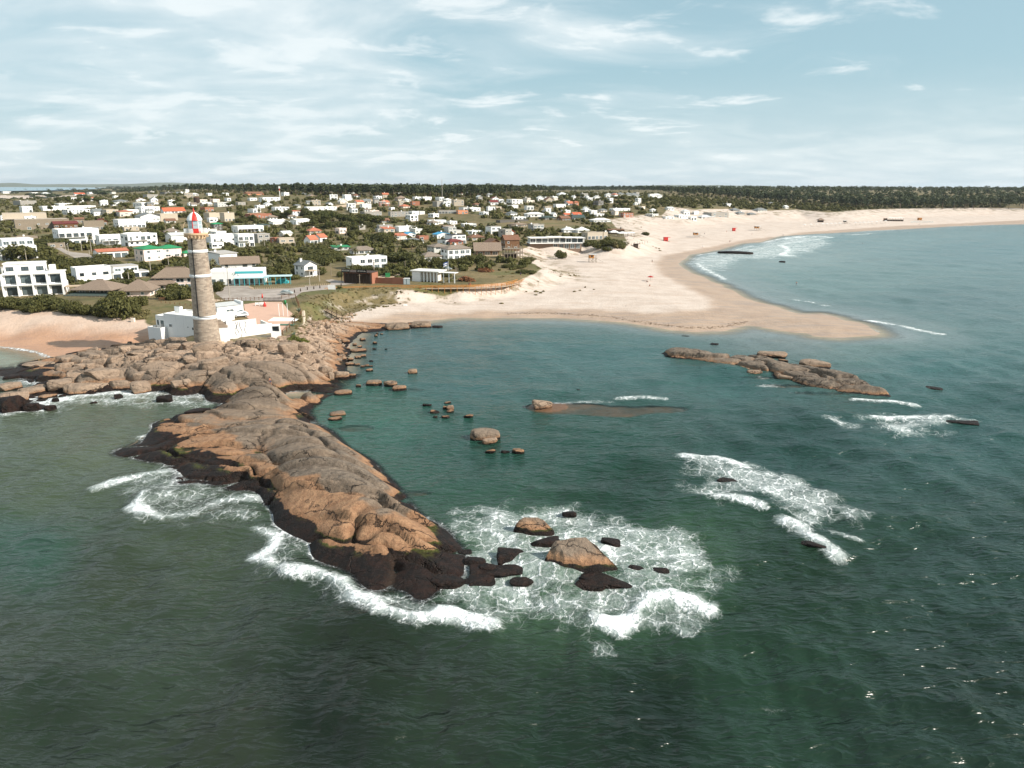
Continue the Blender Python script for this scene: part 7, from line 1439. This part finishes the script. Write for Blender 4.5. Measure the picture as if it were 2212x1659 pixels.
for x, y1, y0 in ((185,1285,1150),(330,1220,1060),(595,1165,1060),(860,1190,1020),(868,1190,1050),(1250,1140,1035),(685,1330,1200),(768,670,590),(500,815,690),(525,815,670),(460,720,640),(1875,1170,1100),(1890,1170,1115),(1188,780,690)): pole('C3', x, y1, y0, .14, WOODG, 'weathered pole among the gardens behind the craft hall', 'poles behind the craft hall')
g, hh = pole('C2', 1592, 310, 110, .0, METAL, 'red and white radio mast with white antenna panels rising above the far houses', None, 'radio_mast', False)
for k in range(7): MB().tube((0, 0, hh*k/7), (0, 0, hh*(k+1)/7-.02), .42, .4, 8).build('mast_section', RED if k == 5 else WHITE, g)
for k in range(3): a = k*2.1; MB().box(-.25, .25, -.15, .15, 0, 2.6).build('antenna', WHITE, g).location = (.9*math.cos(a), .9*math.sin(a), hh-2.9)
g, hh = pole('C3', 1711, 270, 30, .35, CONC, 'tall thin pale mast in front of the pine forest', None, 'mast', False)
P = hit(*px('C2', 557, 330)); s = depth_of(*P)/FPX*kpx('C2'); wt = empty('water_tank', P); tag(wt, 'round brown water tank raised on a drum stand above the roofs', 'tank'); MB().lathe([(36*s, 18*s), (37*s, 70*s), (36*s, 84*s)], 18).build('drum', WOODD, wt); MB().lathe([(25*s, -1), (25*s, 18*s)], 14).build('stand', GREY, wt); MB().lathe([(37.5*s, 84*s), (30*s, 90*s), (3*s, 92*s)], 18).build('lid', WOODB, wt)
for i, (x, y1, y0) in enumerate(((1605,1247,1112),(1648,1242,1102),(1695,1247,1104))): pole('B2', x, y1, y0, .09, WHITE, 'bare white flagpole in the lighthouse yard', 'flagpoles in the lighthouse yard', 'flagpole', False)
g, hh = pole('C3', 1787, 1160, 1035, .07, WHITE, 'flagpole flying a blue and white flag beside the beach pavilion', None, 'flagpole', False); gg = MB()
for k in range(6):
    for j in range(4): gg.quad((-.1-.35*k, .12*math.sin(k), hh-1.9-.12*k+.4*j), (-.1-.35*(k+1), .12*math.sin(k+1), hh-1.9-.12*(k+1)+.4*j), (-.1-.35*(k+1), .12*math.sin(k+1), hh-1.5-.12*(k+1)+.4*j), (-.1-.35*k, .12*math.sin(k), hh-1.5-.12*k+.4*j), m=j % 2)
gg.build('flag', [WHITE, plain('flag_blue', srgb(60, 90, 160), .8, .05)], g)
# ------------------------------------------------------------------ vehicles
def car(crop, x0, y0, x1, y1, paint, label, rz, tall=1.55):
    P = hit(*px(crop, (x0+x1)/2, y1-3)); c = empty('parked_car', (P[0], P[1]+.8, P[2]+.07), rz); tag(c, label, 'car'); L, Wd = 2.12, .88
    prof = [(-L, .45), (-L, .85), (-L*.93, 1.0), (-L*.62, tall-.06), (-L*.45, tall), (L*.1, tall), (L*.3, tall-.08), (L*.56, 1.02), (L*.95, .86), (L, .65), (L, .4)]
    def shell(pr, w0, w1, mat, name, par):
        n = len(pr); v = []
        for sy in (-1, 1):
            for x_, z_ in pr: k = w0 if z_ < 1.03 else w1; v.append((x_, sy*k, z_))
        return mesh_obj(name, v, [tuple(range(n)), tuple(range(2*n-1, n-1, -1))]+[(k, n+k, n+(k+1) % n, (k+1) % n) for k in range(n)], mat, par)
    b_ = shell(prof, Wd, Wd*.8, paint, 'body', c); gp = [(-L*.86, 1.04), (-L*.58, tall-.1), (L*.28, tall-.12), (L*.5, 1.04)]
    for sy in (-1, 1): g = MB(); g.quad(*[(x_, sy*(Wd*.985 if z_ < 1.1 else Wd*.80+.02), z_) for x_, z_ in gp]); g.build('side_window', GLASS, c)
    MB().quad((L*.31, -.66, tall-.1), (L*.31, .66, tall-.1), (L*.565, .8, 1.03), (L*.565, -.8, 1.03)).build('windscreen', GLASS, c).location = (.02, 0, .02)
    for sx in (-.62, .64):
        for sy in (-1, 1):
            w = MB().tube((sx*L, sy*(Wd-.2), .34), (sx*L, sy*(Wd+.02), .34), .34, .34, 14).build('wheel', BLACK, c); MB().tube((sx*L, sy*(Wd+.015), .34), (sx*L, sy*(Wd+.035), .34), .2, .2, 10).build('rim', LGREY, w)
    for sy in (-1, 1): MB().box(L-.06, L+.02, sy*.62-.16, sy*.62+.16, .66, .8).build('headlight', PANEG, c); MB().box(-L-.02, -L+.06, sy*.65-.14, sy*.65+.14, .78, .95).build('tail_light', RED, c)
    return c
SILV = plain('silver_paint', srgb(186, 192, 188), .3, .05, metallic=.4); DKP = plain('dark_green_paint', srgb(52, 64, 62), .3, .05); WP = plain('white_car_paint', (.78, .79, .8), .3, .04)
car('C2', 1582, 1392, 1748, 1462, SILV, 'silver hatchback parked on the road by the head of the stair', R(-8)); car('C3', 870, 1165, 1000, 1215, DKP, 'dark green car parked behind the craft hall', R(12)); car('C3', 1715, 1120, 1825, 1158, SILV, 'grey estate car parked beside the flagpole', R(-5), 1.7)
car('B2', 1140, 1222, 1245, 1262, WP, 'white car in the lighthouse yard just behind the stucco wall', R(200)); car('B2', 1118, 1205, 1190, 1238, WP, 'second white car deeper in the lighthouse yard beside the store', R(205))
# ------------------------------------------------------------------ small things on the land
def box_thing(name, crop, x, y, dims, mat, label, cat, rz=0, lid=None, dz=0):
    P = hit(*px(crop, x, y)); g = empty(name, (P[0], P[1], P[2]+dz), rz); tag(g, label, cat); w, d_, h_ = dims; MB().box(-w/2, w/2, 0, d_, -.2, h_).build('body', mat, g)
    if lid: MB().box(-w/2-.06, w/2+.06, -.06, d_+.06, h_+.003, h_+.15).build('lid', lid, g)
    return g
GRN = plain('green_plastic', srgb(40, 120, 70), .5, .1)
box_thing('waste_container', 'C3', 1034, 1238, (1.9, 1.2, 1.5), GRN, 'green waste container beside the sandy lane', 'container', R(10), GRN)
for x, lb in ((1245, 'grey portable toilet closer to the brick hall'), (1285, 'grey portable toilet closer to the white pavilion')):
    g = box_thing('portable_toilet', 'C3', x, 1328, (1.15, 1.15, 2.2), plain('grey_plastic', srgb(128, 140, 144), .5, .1), lb, 'toilet', 0, WHITE); MB().box(-.42, .42, -.04, -.005, .1, 2.0).build('door', plain('pale_grey_plastic', srgb(168, 178, 180), .5, .1), g)
for x, y, w, d_, h_, lb in ((960,1315,5,4,2.2,'low ruined brick wall beside the craft hall'),(1060,1320,4,3,2.4,'roofless brick shell overgrown with a bush'),(1160,1325,5,3,2.5,'broken brick enclosure next to the portable toilets')):
    P = hit(*px('C3', x, y)); g = empty('brick_ruin', P, R(-16)); tag(g, lb, 'ruin'); MB().box(-w/2, w/2, 0, .3, -.3, h_).build('front_wall', BRICK, g); MB().box(w/2-.3, w/2, .303, d_, -.3, h_*.8).build('side_wall', BRICK, g); MB().box(-w/2, -w/2+.3, .303, d_, -.3, h_*.6).build('side_wall', BRICK, g)
g = box_thing('notice_board', 'C3', 338, 1425, (.01, .01, .1), WOODG, 'blank white notice board on two posts at the start of the boardwalk', 'sign')
MB().box(-1.3, 1.3, -.05, .05, 1.0, 2.6).build('panel', WHITE, g)
for sx in (-1.2, 1.2): MB().box(sx-.08, sx+.08, -.08, .08, -.3, 2.65).build('post', WOODG, g).location = (0, .14, 0)
def bench(crop, x, y, mat, label, rz):
    P = hit(*px(crop, x, y)); g = empty('bench', P, rz); tag(g, label, 'bench')
    for k in range(3): MB().box(-1, 1, -.3+.2*k, -.14+.2*k, .42, .47).build('seat_slat', mat, g)
    for k in range(3): MB().box(-1, 1, .32, .37, .55+.17*k, .68+.17*k).build('back_slat', mat, g)
    for sx in (-.85, .85): MB().box(sx-.06, sx+.06, -.3, .3, -.1, .418).build('leg', mat, g); MB().box(sx-.05, sx+.05, .375, .44, .2, 1.05).build('back_post', mat, g)
bench('B1', 2015, 580, WOODB, 'brown slatted bench at the end of the path below the thatched hotel', R(10)); bench('B2', 1385, 1135, WHITE, 'white bench facing the lighthouse yard by the flower bed', R(8)); bench('B2', 1425, 1135, WHITE, 'white bench beside the red buoy in the yard', R(8))
def lathe_thing(name, crop, x, y, prof, mat, label, cat):
    P = hit(*px(crop, x, y)); g = MB().lathe(prof, 12).build(name, mat, None, True); g.location = P; tag(g, label, cat)
lathe_thing('buoy', 'B2', 1453, 1145, [(.35, -.1), (.5, .3), (.45, .8), (.15, 1.3), (.18, 1.5), (.02, 1.6)], RED, 'red buoy standing beside the white benches in the yard', 'buoy'); lathe_thing('buoy', 'B2', 1427, 1055, [(.25, -.1), (.3, .6), (.12, 1.1), (.2, 1.4), (.02, 1.5)], RED, 'small red buoy on a post beside the wooden gate', 'buoy'); lathe_thing('litter_bin', 'B2', 1668, 1115, [(.3, -.1), (.38, .7), (.4, 1.0), (.2, 1.2), (.02, 1.25)], GRN, 'green litter bin on the grass beside the yard', 'bin')
g = tag(MB().box(-2.5, 2.5, -.9, .9, 0, .06).build('green_mat', plain('green_carpet', srgb(48, 96, 76), .95, .15)), 'dark green mat lying on the yard paving', 'mat'); P = hit(*px('B2', 1665, 1338)); g.location = (P[0], P[1], P[2]+.08)
P = hit(*px('B2', 1640, 1298)); cv = tag(MB().add([(-4.2, 0, .1), (3.6, 0, .1), (4.2, 2.6, .5), (-3.4, 2.6, .6), (-4.2, 0, .02), (3.6, 0, .02), (4.2, 2.6, .42), (-3.4, 2.6, .52)], [(0, 1, 2, 3), (7, 6, 5, 4), (0, 4, 5, 1), (1, 5, 6, 2), (2, 6, 7, 3), (3, 7, 4, 0)]).build('white_tarpaulin', CANV), 'sloping white tarpaulin stretched over the edge of the yard', 'tarpaulin'); cv.location = P
P = hit(*px('B2', 1560, 1480)); kb = empty('arched_shrine', (P[0], P[1]+1, P[2]), R(15)); tag(kb, 'small white masonry kiosk with arched opening at the end of the stucco wall', 'kiosk'); MB().box(-1.2, 1.2, 0, 1.6, -2, 1.6).build('wall', WHITE, kb); MB().box(-1.25, -.85, 0, 1.6, 1.603, 3).box(.85, 1.1, 0, 1.6, 1.603, 3).box(-1.25, 1.1, 0, 1.6, 3.003, 3.3).build('arch', WHITE, kb); MB().box(-.85, .85, .8, .84, 1.6, 3).build('opening', GLASS, kb)
g = box_thing('beach_bin', 'B1', 1648, 850, (.9, .9, 1.1), CREAM, 'small cream masonry block alone on the western sand', 'block'); g = box_thing('beach_cooler', 'B3', 1565, 488, (1.2, .6, .5), WHITE, 'small white cool box left on the near beach', 'box')
# agaves and ground cover on the yard slope
for x, y, w in ((180,860,110),(245,560,110)):
    P = hit(*px('B3', x, y)); g = MB(); s = w*kpx('B3')*depth_of(*P)/FPX/2; r2 = random.Random(x)
    for k in range(26): a = k*2.4; el = r2.uniform(.2, 1.3); d = Vector((math.cos(a)*math.cos(el), math.sin(a)*math.cos(el), math.sin(el)))*s*r2.uniform(.8, 1.15); sd = Vector((-math.sin(a), math.cos(a), 0))*s*.1; g.quad(-sd, sd, d*.55+sd*1.2, d, d*.55-sd*1.2)
    g = g.build('agave', leaf_mat('agave_leaf', srgb(110, 122, 104), srgb(126, 136, 116), srgb(140, 148, 128)) if 'agave_leaf' not in MATS else MATS['agave_leaf']); g.location = P; tag(g, 'spiky grey green agave on the slope below the yard' if y > 700 else 'spiky grey green agave beside the yard fence posts', 'agave')
ICE = leaf_mat('ice_plant', srgb(86, 94, 38), srgb(104, 108, 48), srgb(118, 120, 60))
for x, y, w, hh in ((140,930,140,70),(240,930,180,80),(330,945,140,50),(190,890,120,60)): shrub_px('B3', x, y, w, hh, leaf_mesh('groundcover', 700, lobes_blob(x, 8, zc=.2, zr=.2), .06, x, ICE), 'bright green creeping mat on the rocks below the yard', 'creeping mats below the yard', 'ground_cover')
for x, y, w, hh in ((250,690,120,110),(200,640,100,90)): shrub_px('B3', x, y, w, hh, SCRUB_ME[0], 'grey green bush inside the seaward corner of the yard', 'bushes at the yard corner')
# ------------------------------------------------------------------ beach huts, parasols and people
def hut(crop, x0, y0, x1, y1, cab, label, legs=True, name='lifeguard_hut'):
    P = hit(*px(crop, (x0+x1)/2, y1)); s = depth_of(*P)/FPX*kpx(crop); w = (x1-x0)*s; hh = (y1-y0)*s; g = empty(name, P, R(8)); tag(g, label, 'hut'); zl = hh*.5 if legs else 0.0
    cb = MB().box(-w*.5, w*.12, 0, w*.6, zl+.1, hh*.93).build('cabin', cab, g); MB().box(-w*.34, -w*.04, -.05, -.004, zl+hh*.16, zl+hh*.36).build('hatch', WOODD, cb)
    MB().box(-w*.56, w*.5, -.3, w*.66, hh*.933, hh).build('roof', PALER if legs else cab, g); MB().box(-w*.52, w*.5, -.2, w*.62, zl, zl+.09).build('platform', WOODG, g)
    if legs:
        for sx in (-.48, 0, .46):
            for y_ in (0.0, w*.55): MB().bar((sx*w, y_, -.4), (sx*w, y_, zl), .16).build('leg', WOODG, g)
        for sx in (-.48, 0): MB().bar((sx*w, 0, .1), ((sx+.48)*w, 0, zl-.1), .1).bar((sx*w, 0, zl-.1), ((sx+.48)*w, 0, .1), .1).build('cross_brace', WOODG, g)
        MB().bar((w*.5, w*.2, zl), (w*1.45, w*.1, .05), .5, .1).build('ramp', WOODG, g)
        for y_ in (0.0, w*.55): MB().bar((w*.46, y_, zl), (w*.46, y_, hh*.93), .09).build('roof_post', WOODG, g)
    return g
hut('C4', 1645, 952, 1738, 1055, WOODY, 'honey coloured lifeguard hut on stilts with a ramp near the dune fence'); hut('C5', 920, 595, 988, 650, WOODY, 'yellow timber lifeguard hut on stilts on the open sand beyond the red kiosk'); hut('C5', 1588, 527, 1652, 575, WOODY, 'yellow timber lifeguard hut on stilts far along the wide beach')
hut('C5', 596, 648, 662, 693, RED, 'dark red beach kiosk with side awning behind the posts', False, 'beach_kiosk'); hut('C5', 1343, 547, 1388, 582, RED, 'bright red beach kiosk with white patch near the far lifeguard hut', False, 'beach_kiosk'); hut('C5', 268, 720, 338, 769, WOODD, 'dark timber beach kiosk beside the upright posts', False, 'beach_kiosk'); hut('C6', 1195, 388, 1242, 411, WOODY, 'honey timber kiosk on the far beach near the sunbeds', False, 'beach_kiosk'); hut('C6', 470, 415, 506, 446, DGREY, 'small grey lookout chair hut on the far beach', True)
P = hit(*px('C6', 248, 430)); s = depth_of(*P)/FPX*kpx('C6'); g = empty('thatched_hut', P); tag(g, 'little thatched hut by itself on the far sand', 'hut'); MB().box(-24*s, 24*s, 0, 30*s, -.5, 20*s).build('wall', WOODD, g); roof_mesh('hip', 48*s, 30*s, 20*s, 18*s, 1.2).build('roof', THATCH, g).location = (0, 15*s, 0)
P = hit(*px('C6', 955, 420)); s = depth_of(*P)/FPX*kpx('C6'); g = empty('beach_bar', P); tag(g, 'long open beach bar with white awning on the far sand', 'bar'); MB().box(-85*s, 90*s, 0, 40*s, -.5, 14*s).build('counter', WOODD, g); MB().box(-50*s, 92*s, -6*s, 46*s, 30*s, 32*s).build('awning', CANV, g); MB().box(-88*s, -52*s, 4, 36*s, 0, 26*s).build('store', WOODB, g)
for k in range(6): MB().bar((-45*s+k*26*s, -4*s, 0), (-45*s+k*26*s, -4*s, 30*s), .25).build('post', WOODG, g)
def parasol(crop, x, y, canv, label, group=None, sc=1.0):
    P = hit(*px(crop, x, y)); g = empty('beach_umbrella', P); tag(g, label, 'umbrella', group); MB().tube((0, 0, -.3), (0, 0, 2.3*sc), .04, .04, 6).build('pole', WOODG, g); n = 8; g2 = MB()
    v = [(0, 0, 2.55*sc)]+[(1.5*sc*math.cos(2*math.pi*k/n), 1.5*sc*math.sin(2*math.pi*k/n), 1.95*sc) for k in range(n)]; g2.add(v, [(0, 1+k, 1+(k+1) % n) for k in range(n)]+[(0, 1+(k+1) % n, 1+k) for k in range(n)]); g2.build('canopy', canv, g)
for x, y in ((85,480),(145,477),(205,475),(262,472),(302,471),(342,468),(385,466),(425,465),(580,458),(622,457),(662,456),(700,455),(738,451),(780,448),(820,443),(870,442)): parasol('C6', x, y, CANV, 'white beach umbrella in the row on the far sand', 'row of white umbrellas on the far sand', 1.4)
parasol('C5', 443, 1128, RED, 'red beach umbrella tilted over two sitting people on the sand')
for k in range(14):
    x, y = 1130+k*15.5, 434-(k % 3)*4; P = hit(*px('C6', x, y)); g = empty('sunbed', P, R(20+k*7)); tag(g, 'pale sunbed in the cluster below the honey timber kiosk', 'sunbed', 'sunbeds on the far sand'); MB().box(-.45, .45, -1.3, .6, .3, .42).build('bed', BLUEW, g); MB().add([(-.45, .6, .42), (.45, .6, .42), (.45, 1.4, 1.1), (-.45, 1.4, 1.1)], [(0, 1, 2, 3), (3, 2, 1, 0)]).build('backrest', BLUEW, g)
SKIN = plain('skin', srgb(176, 124, 96), .6, .05); HAIR = plain('dark_hair', srgb(46, 34, 26), .8, .1); NAVY = plain('navy_cloth', srgb(44, 62, 100), .9, .1); WCL = plain('white_cloth', srgb(220, 216, 210), .9, .05); RCL = plain('red_cloth', srgb(160, 50, 44), .9, .1); BCL = plain('black_cloth', srgb(36, 36, 40), .9, .1)
def body_mesh(pose, seed):
    """one continuous skinned figure, 1.75 m tall; faces get skin / top / shorts slots by height"""
    j = {'pel': (0, 0, .95), 'ch': (0, .0, 1.25), 'nk': (0, .0, 1.48), 'hd': (0, -.02, 1.62), 'ht': (0, -.01, 1.72), 'hl': (-.1, 0, .92), 'hr': (.1, 0, .92), 'kl': (-.11, -.02, .5), 'kr': (.11, -.02, .5), 'al': (-.11, 0, .09), 'ar': (.11, 0, .09), 'fl': (-.12, -.16, .04), 'fr': (.12, -.16, .04), 'sl': (-.19, 0, 1.42), 'sr': (.19, 0, 1.42), 'el': (-.25, .02, 1.14), 'er': (.25, .02, 1.14), 'wl': (-.26, -.06, .9), 'wr': (.26, -.06, .9), 'ml': (-.26, -.08, .82), 'mr': (.26, -.08, .82)}
    if pose == 'walk': j.update(kl=(-.1, -.22, .55), al=(-.1, -.3, .1), fl=(-.1, -.46, .07), kr=(.1, .06, .5), ar=(.1, .36, .14), fr=(.1, .24, .04), el=(-.25, .14, 1.16), wl=(-.25, .1, .93), ml=(-.25, .07, .86), er=(.25, -.12, 1.15), wr=(.24, -.28, 1.0), mr=(.24, -.34, .95))
    if pose == 'sit':
        dz = .78
        for k in ('pel', 'ch', 'nk', 'hd', 'ht', 'hl', 'hr', 'sl', 'sr', 'el', 'er', 'wl', 'wr', 'ml', 'mr'): j[k] = (j[k][0], j[k][1]+.1, j[k][2]-dz)
        j.update(kl=(-.16, -.32, .44), kr=(.16, -.32, .44), al=(-.16, -.55, .09), ar=(.16, -.55, .09), fl=(-.16, -.7, .05), fr=(.16, -.7, .05), wl=(-.2, -.18, .4), wr=(.2, -.18, .4), ml=(-.18, -.26, .42), mr=(.18, -.26, .42))
    rad_ = dict(pel=.15, ch=.16, nk=.065, hd=.1, ht=.085, hl=.1, hr=.1, kl=.065, kr=.065, al=.045, ar=.045, fl=.04, fr=.04, sl=.07, sr=.07, el=.045, er=.045, wl=.035, wr=.035, ml=.04, mr=.04)
    E = ['pel-ch', 'ch-nk', 'nk-hd', 'hd-ht', 'pel-hl', 'pel-hr', 'hl-kl', 'kl-al', 'al-fl', 'hr-kr', 'kr-ar', 'ar-fr', 'ch-sl', 'sl-el', 'el-wl', 'wl-ml', 'ch-sr', 'sr-er', 'er-wr', 'wr-mr']; names = list(j)
    me = bpy.data.meshes.new('body'); me.from_pydata([j[k] for k in names], [(names.index(e.split('-')[0]), names.index(e.split('-')[1])) for e in E], []); o = bpy.data.objects.new('body', me); COL.objects.link(o); sk = o.modifiers.new('s', 'SKIN')
    for i, k in enumerate(names): me.skin_vertices[0].data[i].radius = (rad_[k], rad_[k]*.85); me.skin_vertices[0].data[i].use_root = (k == 'pel')
    o.modifiers.new('d', 'SUBSURF').levels = 1; dg = bpy.context.evaluated_depsgraph_get(); me2 = bpy.data.meshes.new_from_object(o.evaluated_get(dg)); bpy.data.objects.remove(o)
    return me2, j
BODY = {p: body_mesh(p, 1) for p in ('stand', 'walk', 'sit')}
def person(crop, x, y, pose, top, short, label, rz, z=None, cat='person'):
    P = hit(*px(crop, x, y)); me = BODY[pose][0].copy(); j = BODY[pose][1]; me.materials.clear()
    for m_ in (SKIN, top or SKIN, short): me.materials.append(m_)
    zp = j['pel'][2]; mi = []
    for f in me.polygons:
        c = f.center; arm = abs(c.x) > .2; leg = c.z < zp-.02 and (pose != 'sit' or c.y < .0); mi.append(2 if (zp-.32 < c.z < zp+.1 and not arm and c.y > -.28) else 1 if (zp+.1 <= c.z < j['nk'][2]-.03 and not (arm and c.z < zp+.25)) else 0)
    me.polygons.foreach_set('material_index', mi); me.polygons.foreach_set('use_smooth', [True]*len(me.polygons)); o = bpy.data.objects.new('body', me); COL.objects.link(o)
    r0 = empty('person', (P[0], P[1], P[2] if z is None else z), rz); tag(r0, label, cat); o.parent = r0; hd = j['hd']
    MB().lathe([(.02, .13), (.09, .1), (.118, .04), (.115, -.03), (.09, -.07)], 10).build('hair', HAIR, r0, True).location = (hd[0], hd[1]+.025, hd[2]+.03)
    return r0
person('B5', 772, 655, 'walk', None, NAVY, 'bare-chested person in blue shorts walking across the granite slab', R(95))
person('C5', 463, 925, 'stand', BCL, BCL, 'person in dark clothes standing alone in the middle of the wide sand', R(40)); g = person('C5', 1013, 760, 'walk', WCL, NAVY, 'person carrying a white surfboard across the sand', R(-70)); P = g.location
sb = MB().lathe([(.02, -1.0), (.2, -.6), (.27, 0), (.22, .5), (.02, 1.0)], 12).build('surfboard', WCL, None, True); sb.scale = (1, .18, 1); sb.rotation_euler = (0, R(78), R(10)); sb.location = (P.x+.1, P.y-.42, P.z+1.05); tag(sb, 'white surfboard carried under the arm of a walker on the sand', 'surfboard')
person('C5', 1305, 705, 'stand', RCL, NAVY, 'person in a red top at the wet edge of the wide beach', R(-30)); person('C5', 1319, 703, 'stand', BCL, BCL, 'person in black beside a companion in red at the wet edge', R(60)); person('C5', 1275, 595, 'stand', None, RCL, 'person in red shorts below the bright red kiosk', R(20)); person('C5', 1550, 622, 'walk', None, NAVY, 'person walking toward the surf below the far lifeguard hut', R(80)); person('C5', 1034, 620, 'stand', NAVY, BCL, 'person standing beside the ramp of the yellow lifeguard hut', R(10))
person('C5', 408, 1137, 'sit', BCL, BCL, 'person in black sitting under the red umbrella', R(30)); person('C5', 438, 1182, 'sit', None, RCL, 'person sitting on the sand in front of the red umbrella', R(-20)); person('C4', 160, 1372, 'stand', RCL, BCL, 'person in a red top standing on the boardwalk', R(0), z=5.52); person('C4', 146, 1372, 'stand', BCL, NAVY, 'person in dark clothes on the boardwalk beside one in red', R(20), z=5.52)
person('C4', 790, 1228, 'stand', NAVY, BCL, 'person with bags at the landward end of the boardwalk', R(0)); person('C5', 2035, 1155, 'stand', None, NAVY, 'bather standing in the water off the wide beach', R(0), z=-.7); person('C6', 725, 556, 'stand', BCL, BCL, 'surfer in black standing in the far breakers', R(0), z=-.5); person('C6', 648, 640, 'stand', BCL, BCL, 'surfer in black wetsuit waiting in calmer water', R(0), z=-.6); person('C6', 1196, 458, 'stand', BCL, BCL, 'person in dark clothes at the water edge below the far sunbeds', R(0)); person('C5', 1888, 637, 'walk', NAVY, BCL, 'person wading at the edge of the far surf', R(60)); person('C3', 445, 1350, 'stand', RCL, BCL, 'person in red beside the dark bollards on the street', R(0)) if False else None
gb = np.array(GRASSB); gpt = np.random.default_rng(14).uniform(gb.min(0)-2, gb.max(0)+2, (900, 2)); gpt = gpt[sdf(GRASSB, gpt[:, 0], gpt[:, 1]) > -1.5]; gz = ground(gpt[:, 0], gpt[:, 1])
mass('bank_grass', [(x_, y_, z_-.1, rr.uniform(.35, 1.0), rr.uniform(.3, .8)) for (x_, y_), z_ in zip(gpt, gz)], [leaves(40, lobes_blob(90+k, 4, zc=.3, zr=.3), .2, k) for k in range(3)], LEAFD, 'rough dry grass and scrub on the bank beside the wooden stair', 'grass')
wk = np.concatenate([hits([px('C5', *q) for q in ((-1100,1478),(-700,1470),(-300,1490),(0,1515),(300,1565),(560,1600),(860,1632),(1080,1636),(1250,1618),(1400,1585),(1500,1562))])]); L = np.concatenate([[0], np.cumsum(np.hypot(*np.diff(wk[:, :2], axis=0).T))]); rw = []; wr2 = np.random.default_rng(6)
for k in range(700):
    s_ = wr2.random()*L[-1]; x_ = np.interp(s_, L, wk[:, 0])+wr2.normal(0, .9); y_ = np.interp(s_, L, wk[:, 1])+wr2.normal(0, .8); rw.append((x_, y_, wr2.uniform(.06, .3)))
zw = ground([q[0] for q in rw], [q[1] for q in rw]); mass('wrack_line', [(x_, y_, z_, s_, s_*.25) for (x_, y_, s_), z_ in zip(rw, zw)], [leaves(9, lobes_blob(3, 3, zc=.25, zr=.2), .5, 3)], leaf_mat('dry_weed', srgb(66, 52, 34), srgb(84, 66, 42), srgb(98, 80, 54)), 'line of dark seaweed wrack along the near beach', 'seaweed')
# ------------------------------------------------------------------ far lagoon, hills and the air
def far_pt(x, y, z): p = at([(x, y)], z)[0]; return p
lag = [far_pt(x, y, 3.2) for x, y in ((-300,412),(-20,413),(120,411),(200,408.5),(258,406.5),(230,405),(120,404.2),(-20,403.8),(-300,403.4))]
m, t, b, _ = material('lagoon_water'); b.inputs['Base Color'].default_value = rgba(srgb(120, 148, 158)); b.inputs['Roughness'].default_value = .3; pz = t.new('ShaderNodeNewGeometry').outputs['Position']; t.put(b.inputs['Normal'], t.bump(t.noise(pz, .05, 4), .3, 1.0))
LZ = float(max(terrain(np.array([p[0] for p in lag]), np.array([p[1] for p in lag])))) + 1.0
lag = [far_pt(x, y, LZ) for x, y in ((-300,412),(-20,413),(120,411),(200,408.5),(258,406.5),(230,405),(120,404.2),(-20,403.8),(-300,403.4))]
tag(mesh_obj('lagoon', [(p[0], p[1], LZ) for p in lag], [tuple(range(len(lag)))], m), kind='structure')
hx, hr = np.linspace(-.95, .95, 420), np.linspace(0, 1, 14)
HX, HR_ = np.meshgrid(hx, hr); dist = 13500+4200*HR_
ridge = np.clip(fbm(HX*9+3, HX*0+1.5, 4)*1.7+.38, 0, 1)*(.35+.65*sst(np.abs(HX+.05), .12, .3))
HZ = 10+118*ridge*np.sin(np.clip(HR_*1.15, 0, 1)*math.pi)**.8*(1-.35*sst(HX, .1, .5))
m2 = plain('far_hill_scrub', srgb(92, 98, 76), .95, .3, .002)
tag(mesh_obj('hills', np.stack([dist*HX, dist*np.sqrt(1-HX**2*.8), HZ-6], -1).reshape(-1, 3), grid_faces(*HX.shape), m2, smooth=True), kind='structure')
# scattered far woods on the plain
fw = []
for k in range(900):
    an = pr.uniform(-.72, -.40) if k < 600 else pr.uniform(-.4, .75); d = pr.uniform(2100, 6800) if k < 600 else pr.uniform(4500, 9000); fw.append((d*math.sin(an), d*math.cos(an)))
fw = [q for q, v in zip(fw, fbm(np.array([q[0] for q in fw])/420, np.array([q[1] for q in fw])/420, 2)) if v > .02]
fzz = terrain(np.array([q[0] for q in fw]), np.array([q[1] for q in fw]))
mass('far_woods', [(x_, y_, z_-1, pr.uniform(9, 22), pr.uniform(7, 13)) for (x_, y_), z_ in zip(fw, fzz)], [leaves(60, lobes_blob(s, 6), .2, s) for s in (1, 2)], LEAFP, 'small woods scattered over the far plain', 'woods')
m, t, b, out = material('sea_air'); t.n.remove(b); pv = t.new('ShaderNodeVolumePrincipled'); pv.inputs['Color'].default_value = (.80, .90, 1.0, 1); pv.inputs['Density'].default_value = 3.0e-5; pv.inputs['Anisotropy'].default_value = .25; t.l.new(pv.outputs[0], out.inputs['Volume'])
hz = MB().box(-26000, 26000, -400, 25500, -9, 150).build('haze', m); tag(hz, 'thin pale sea haze over the whole coast', 'haze', kind='stuff')
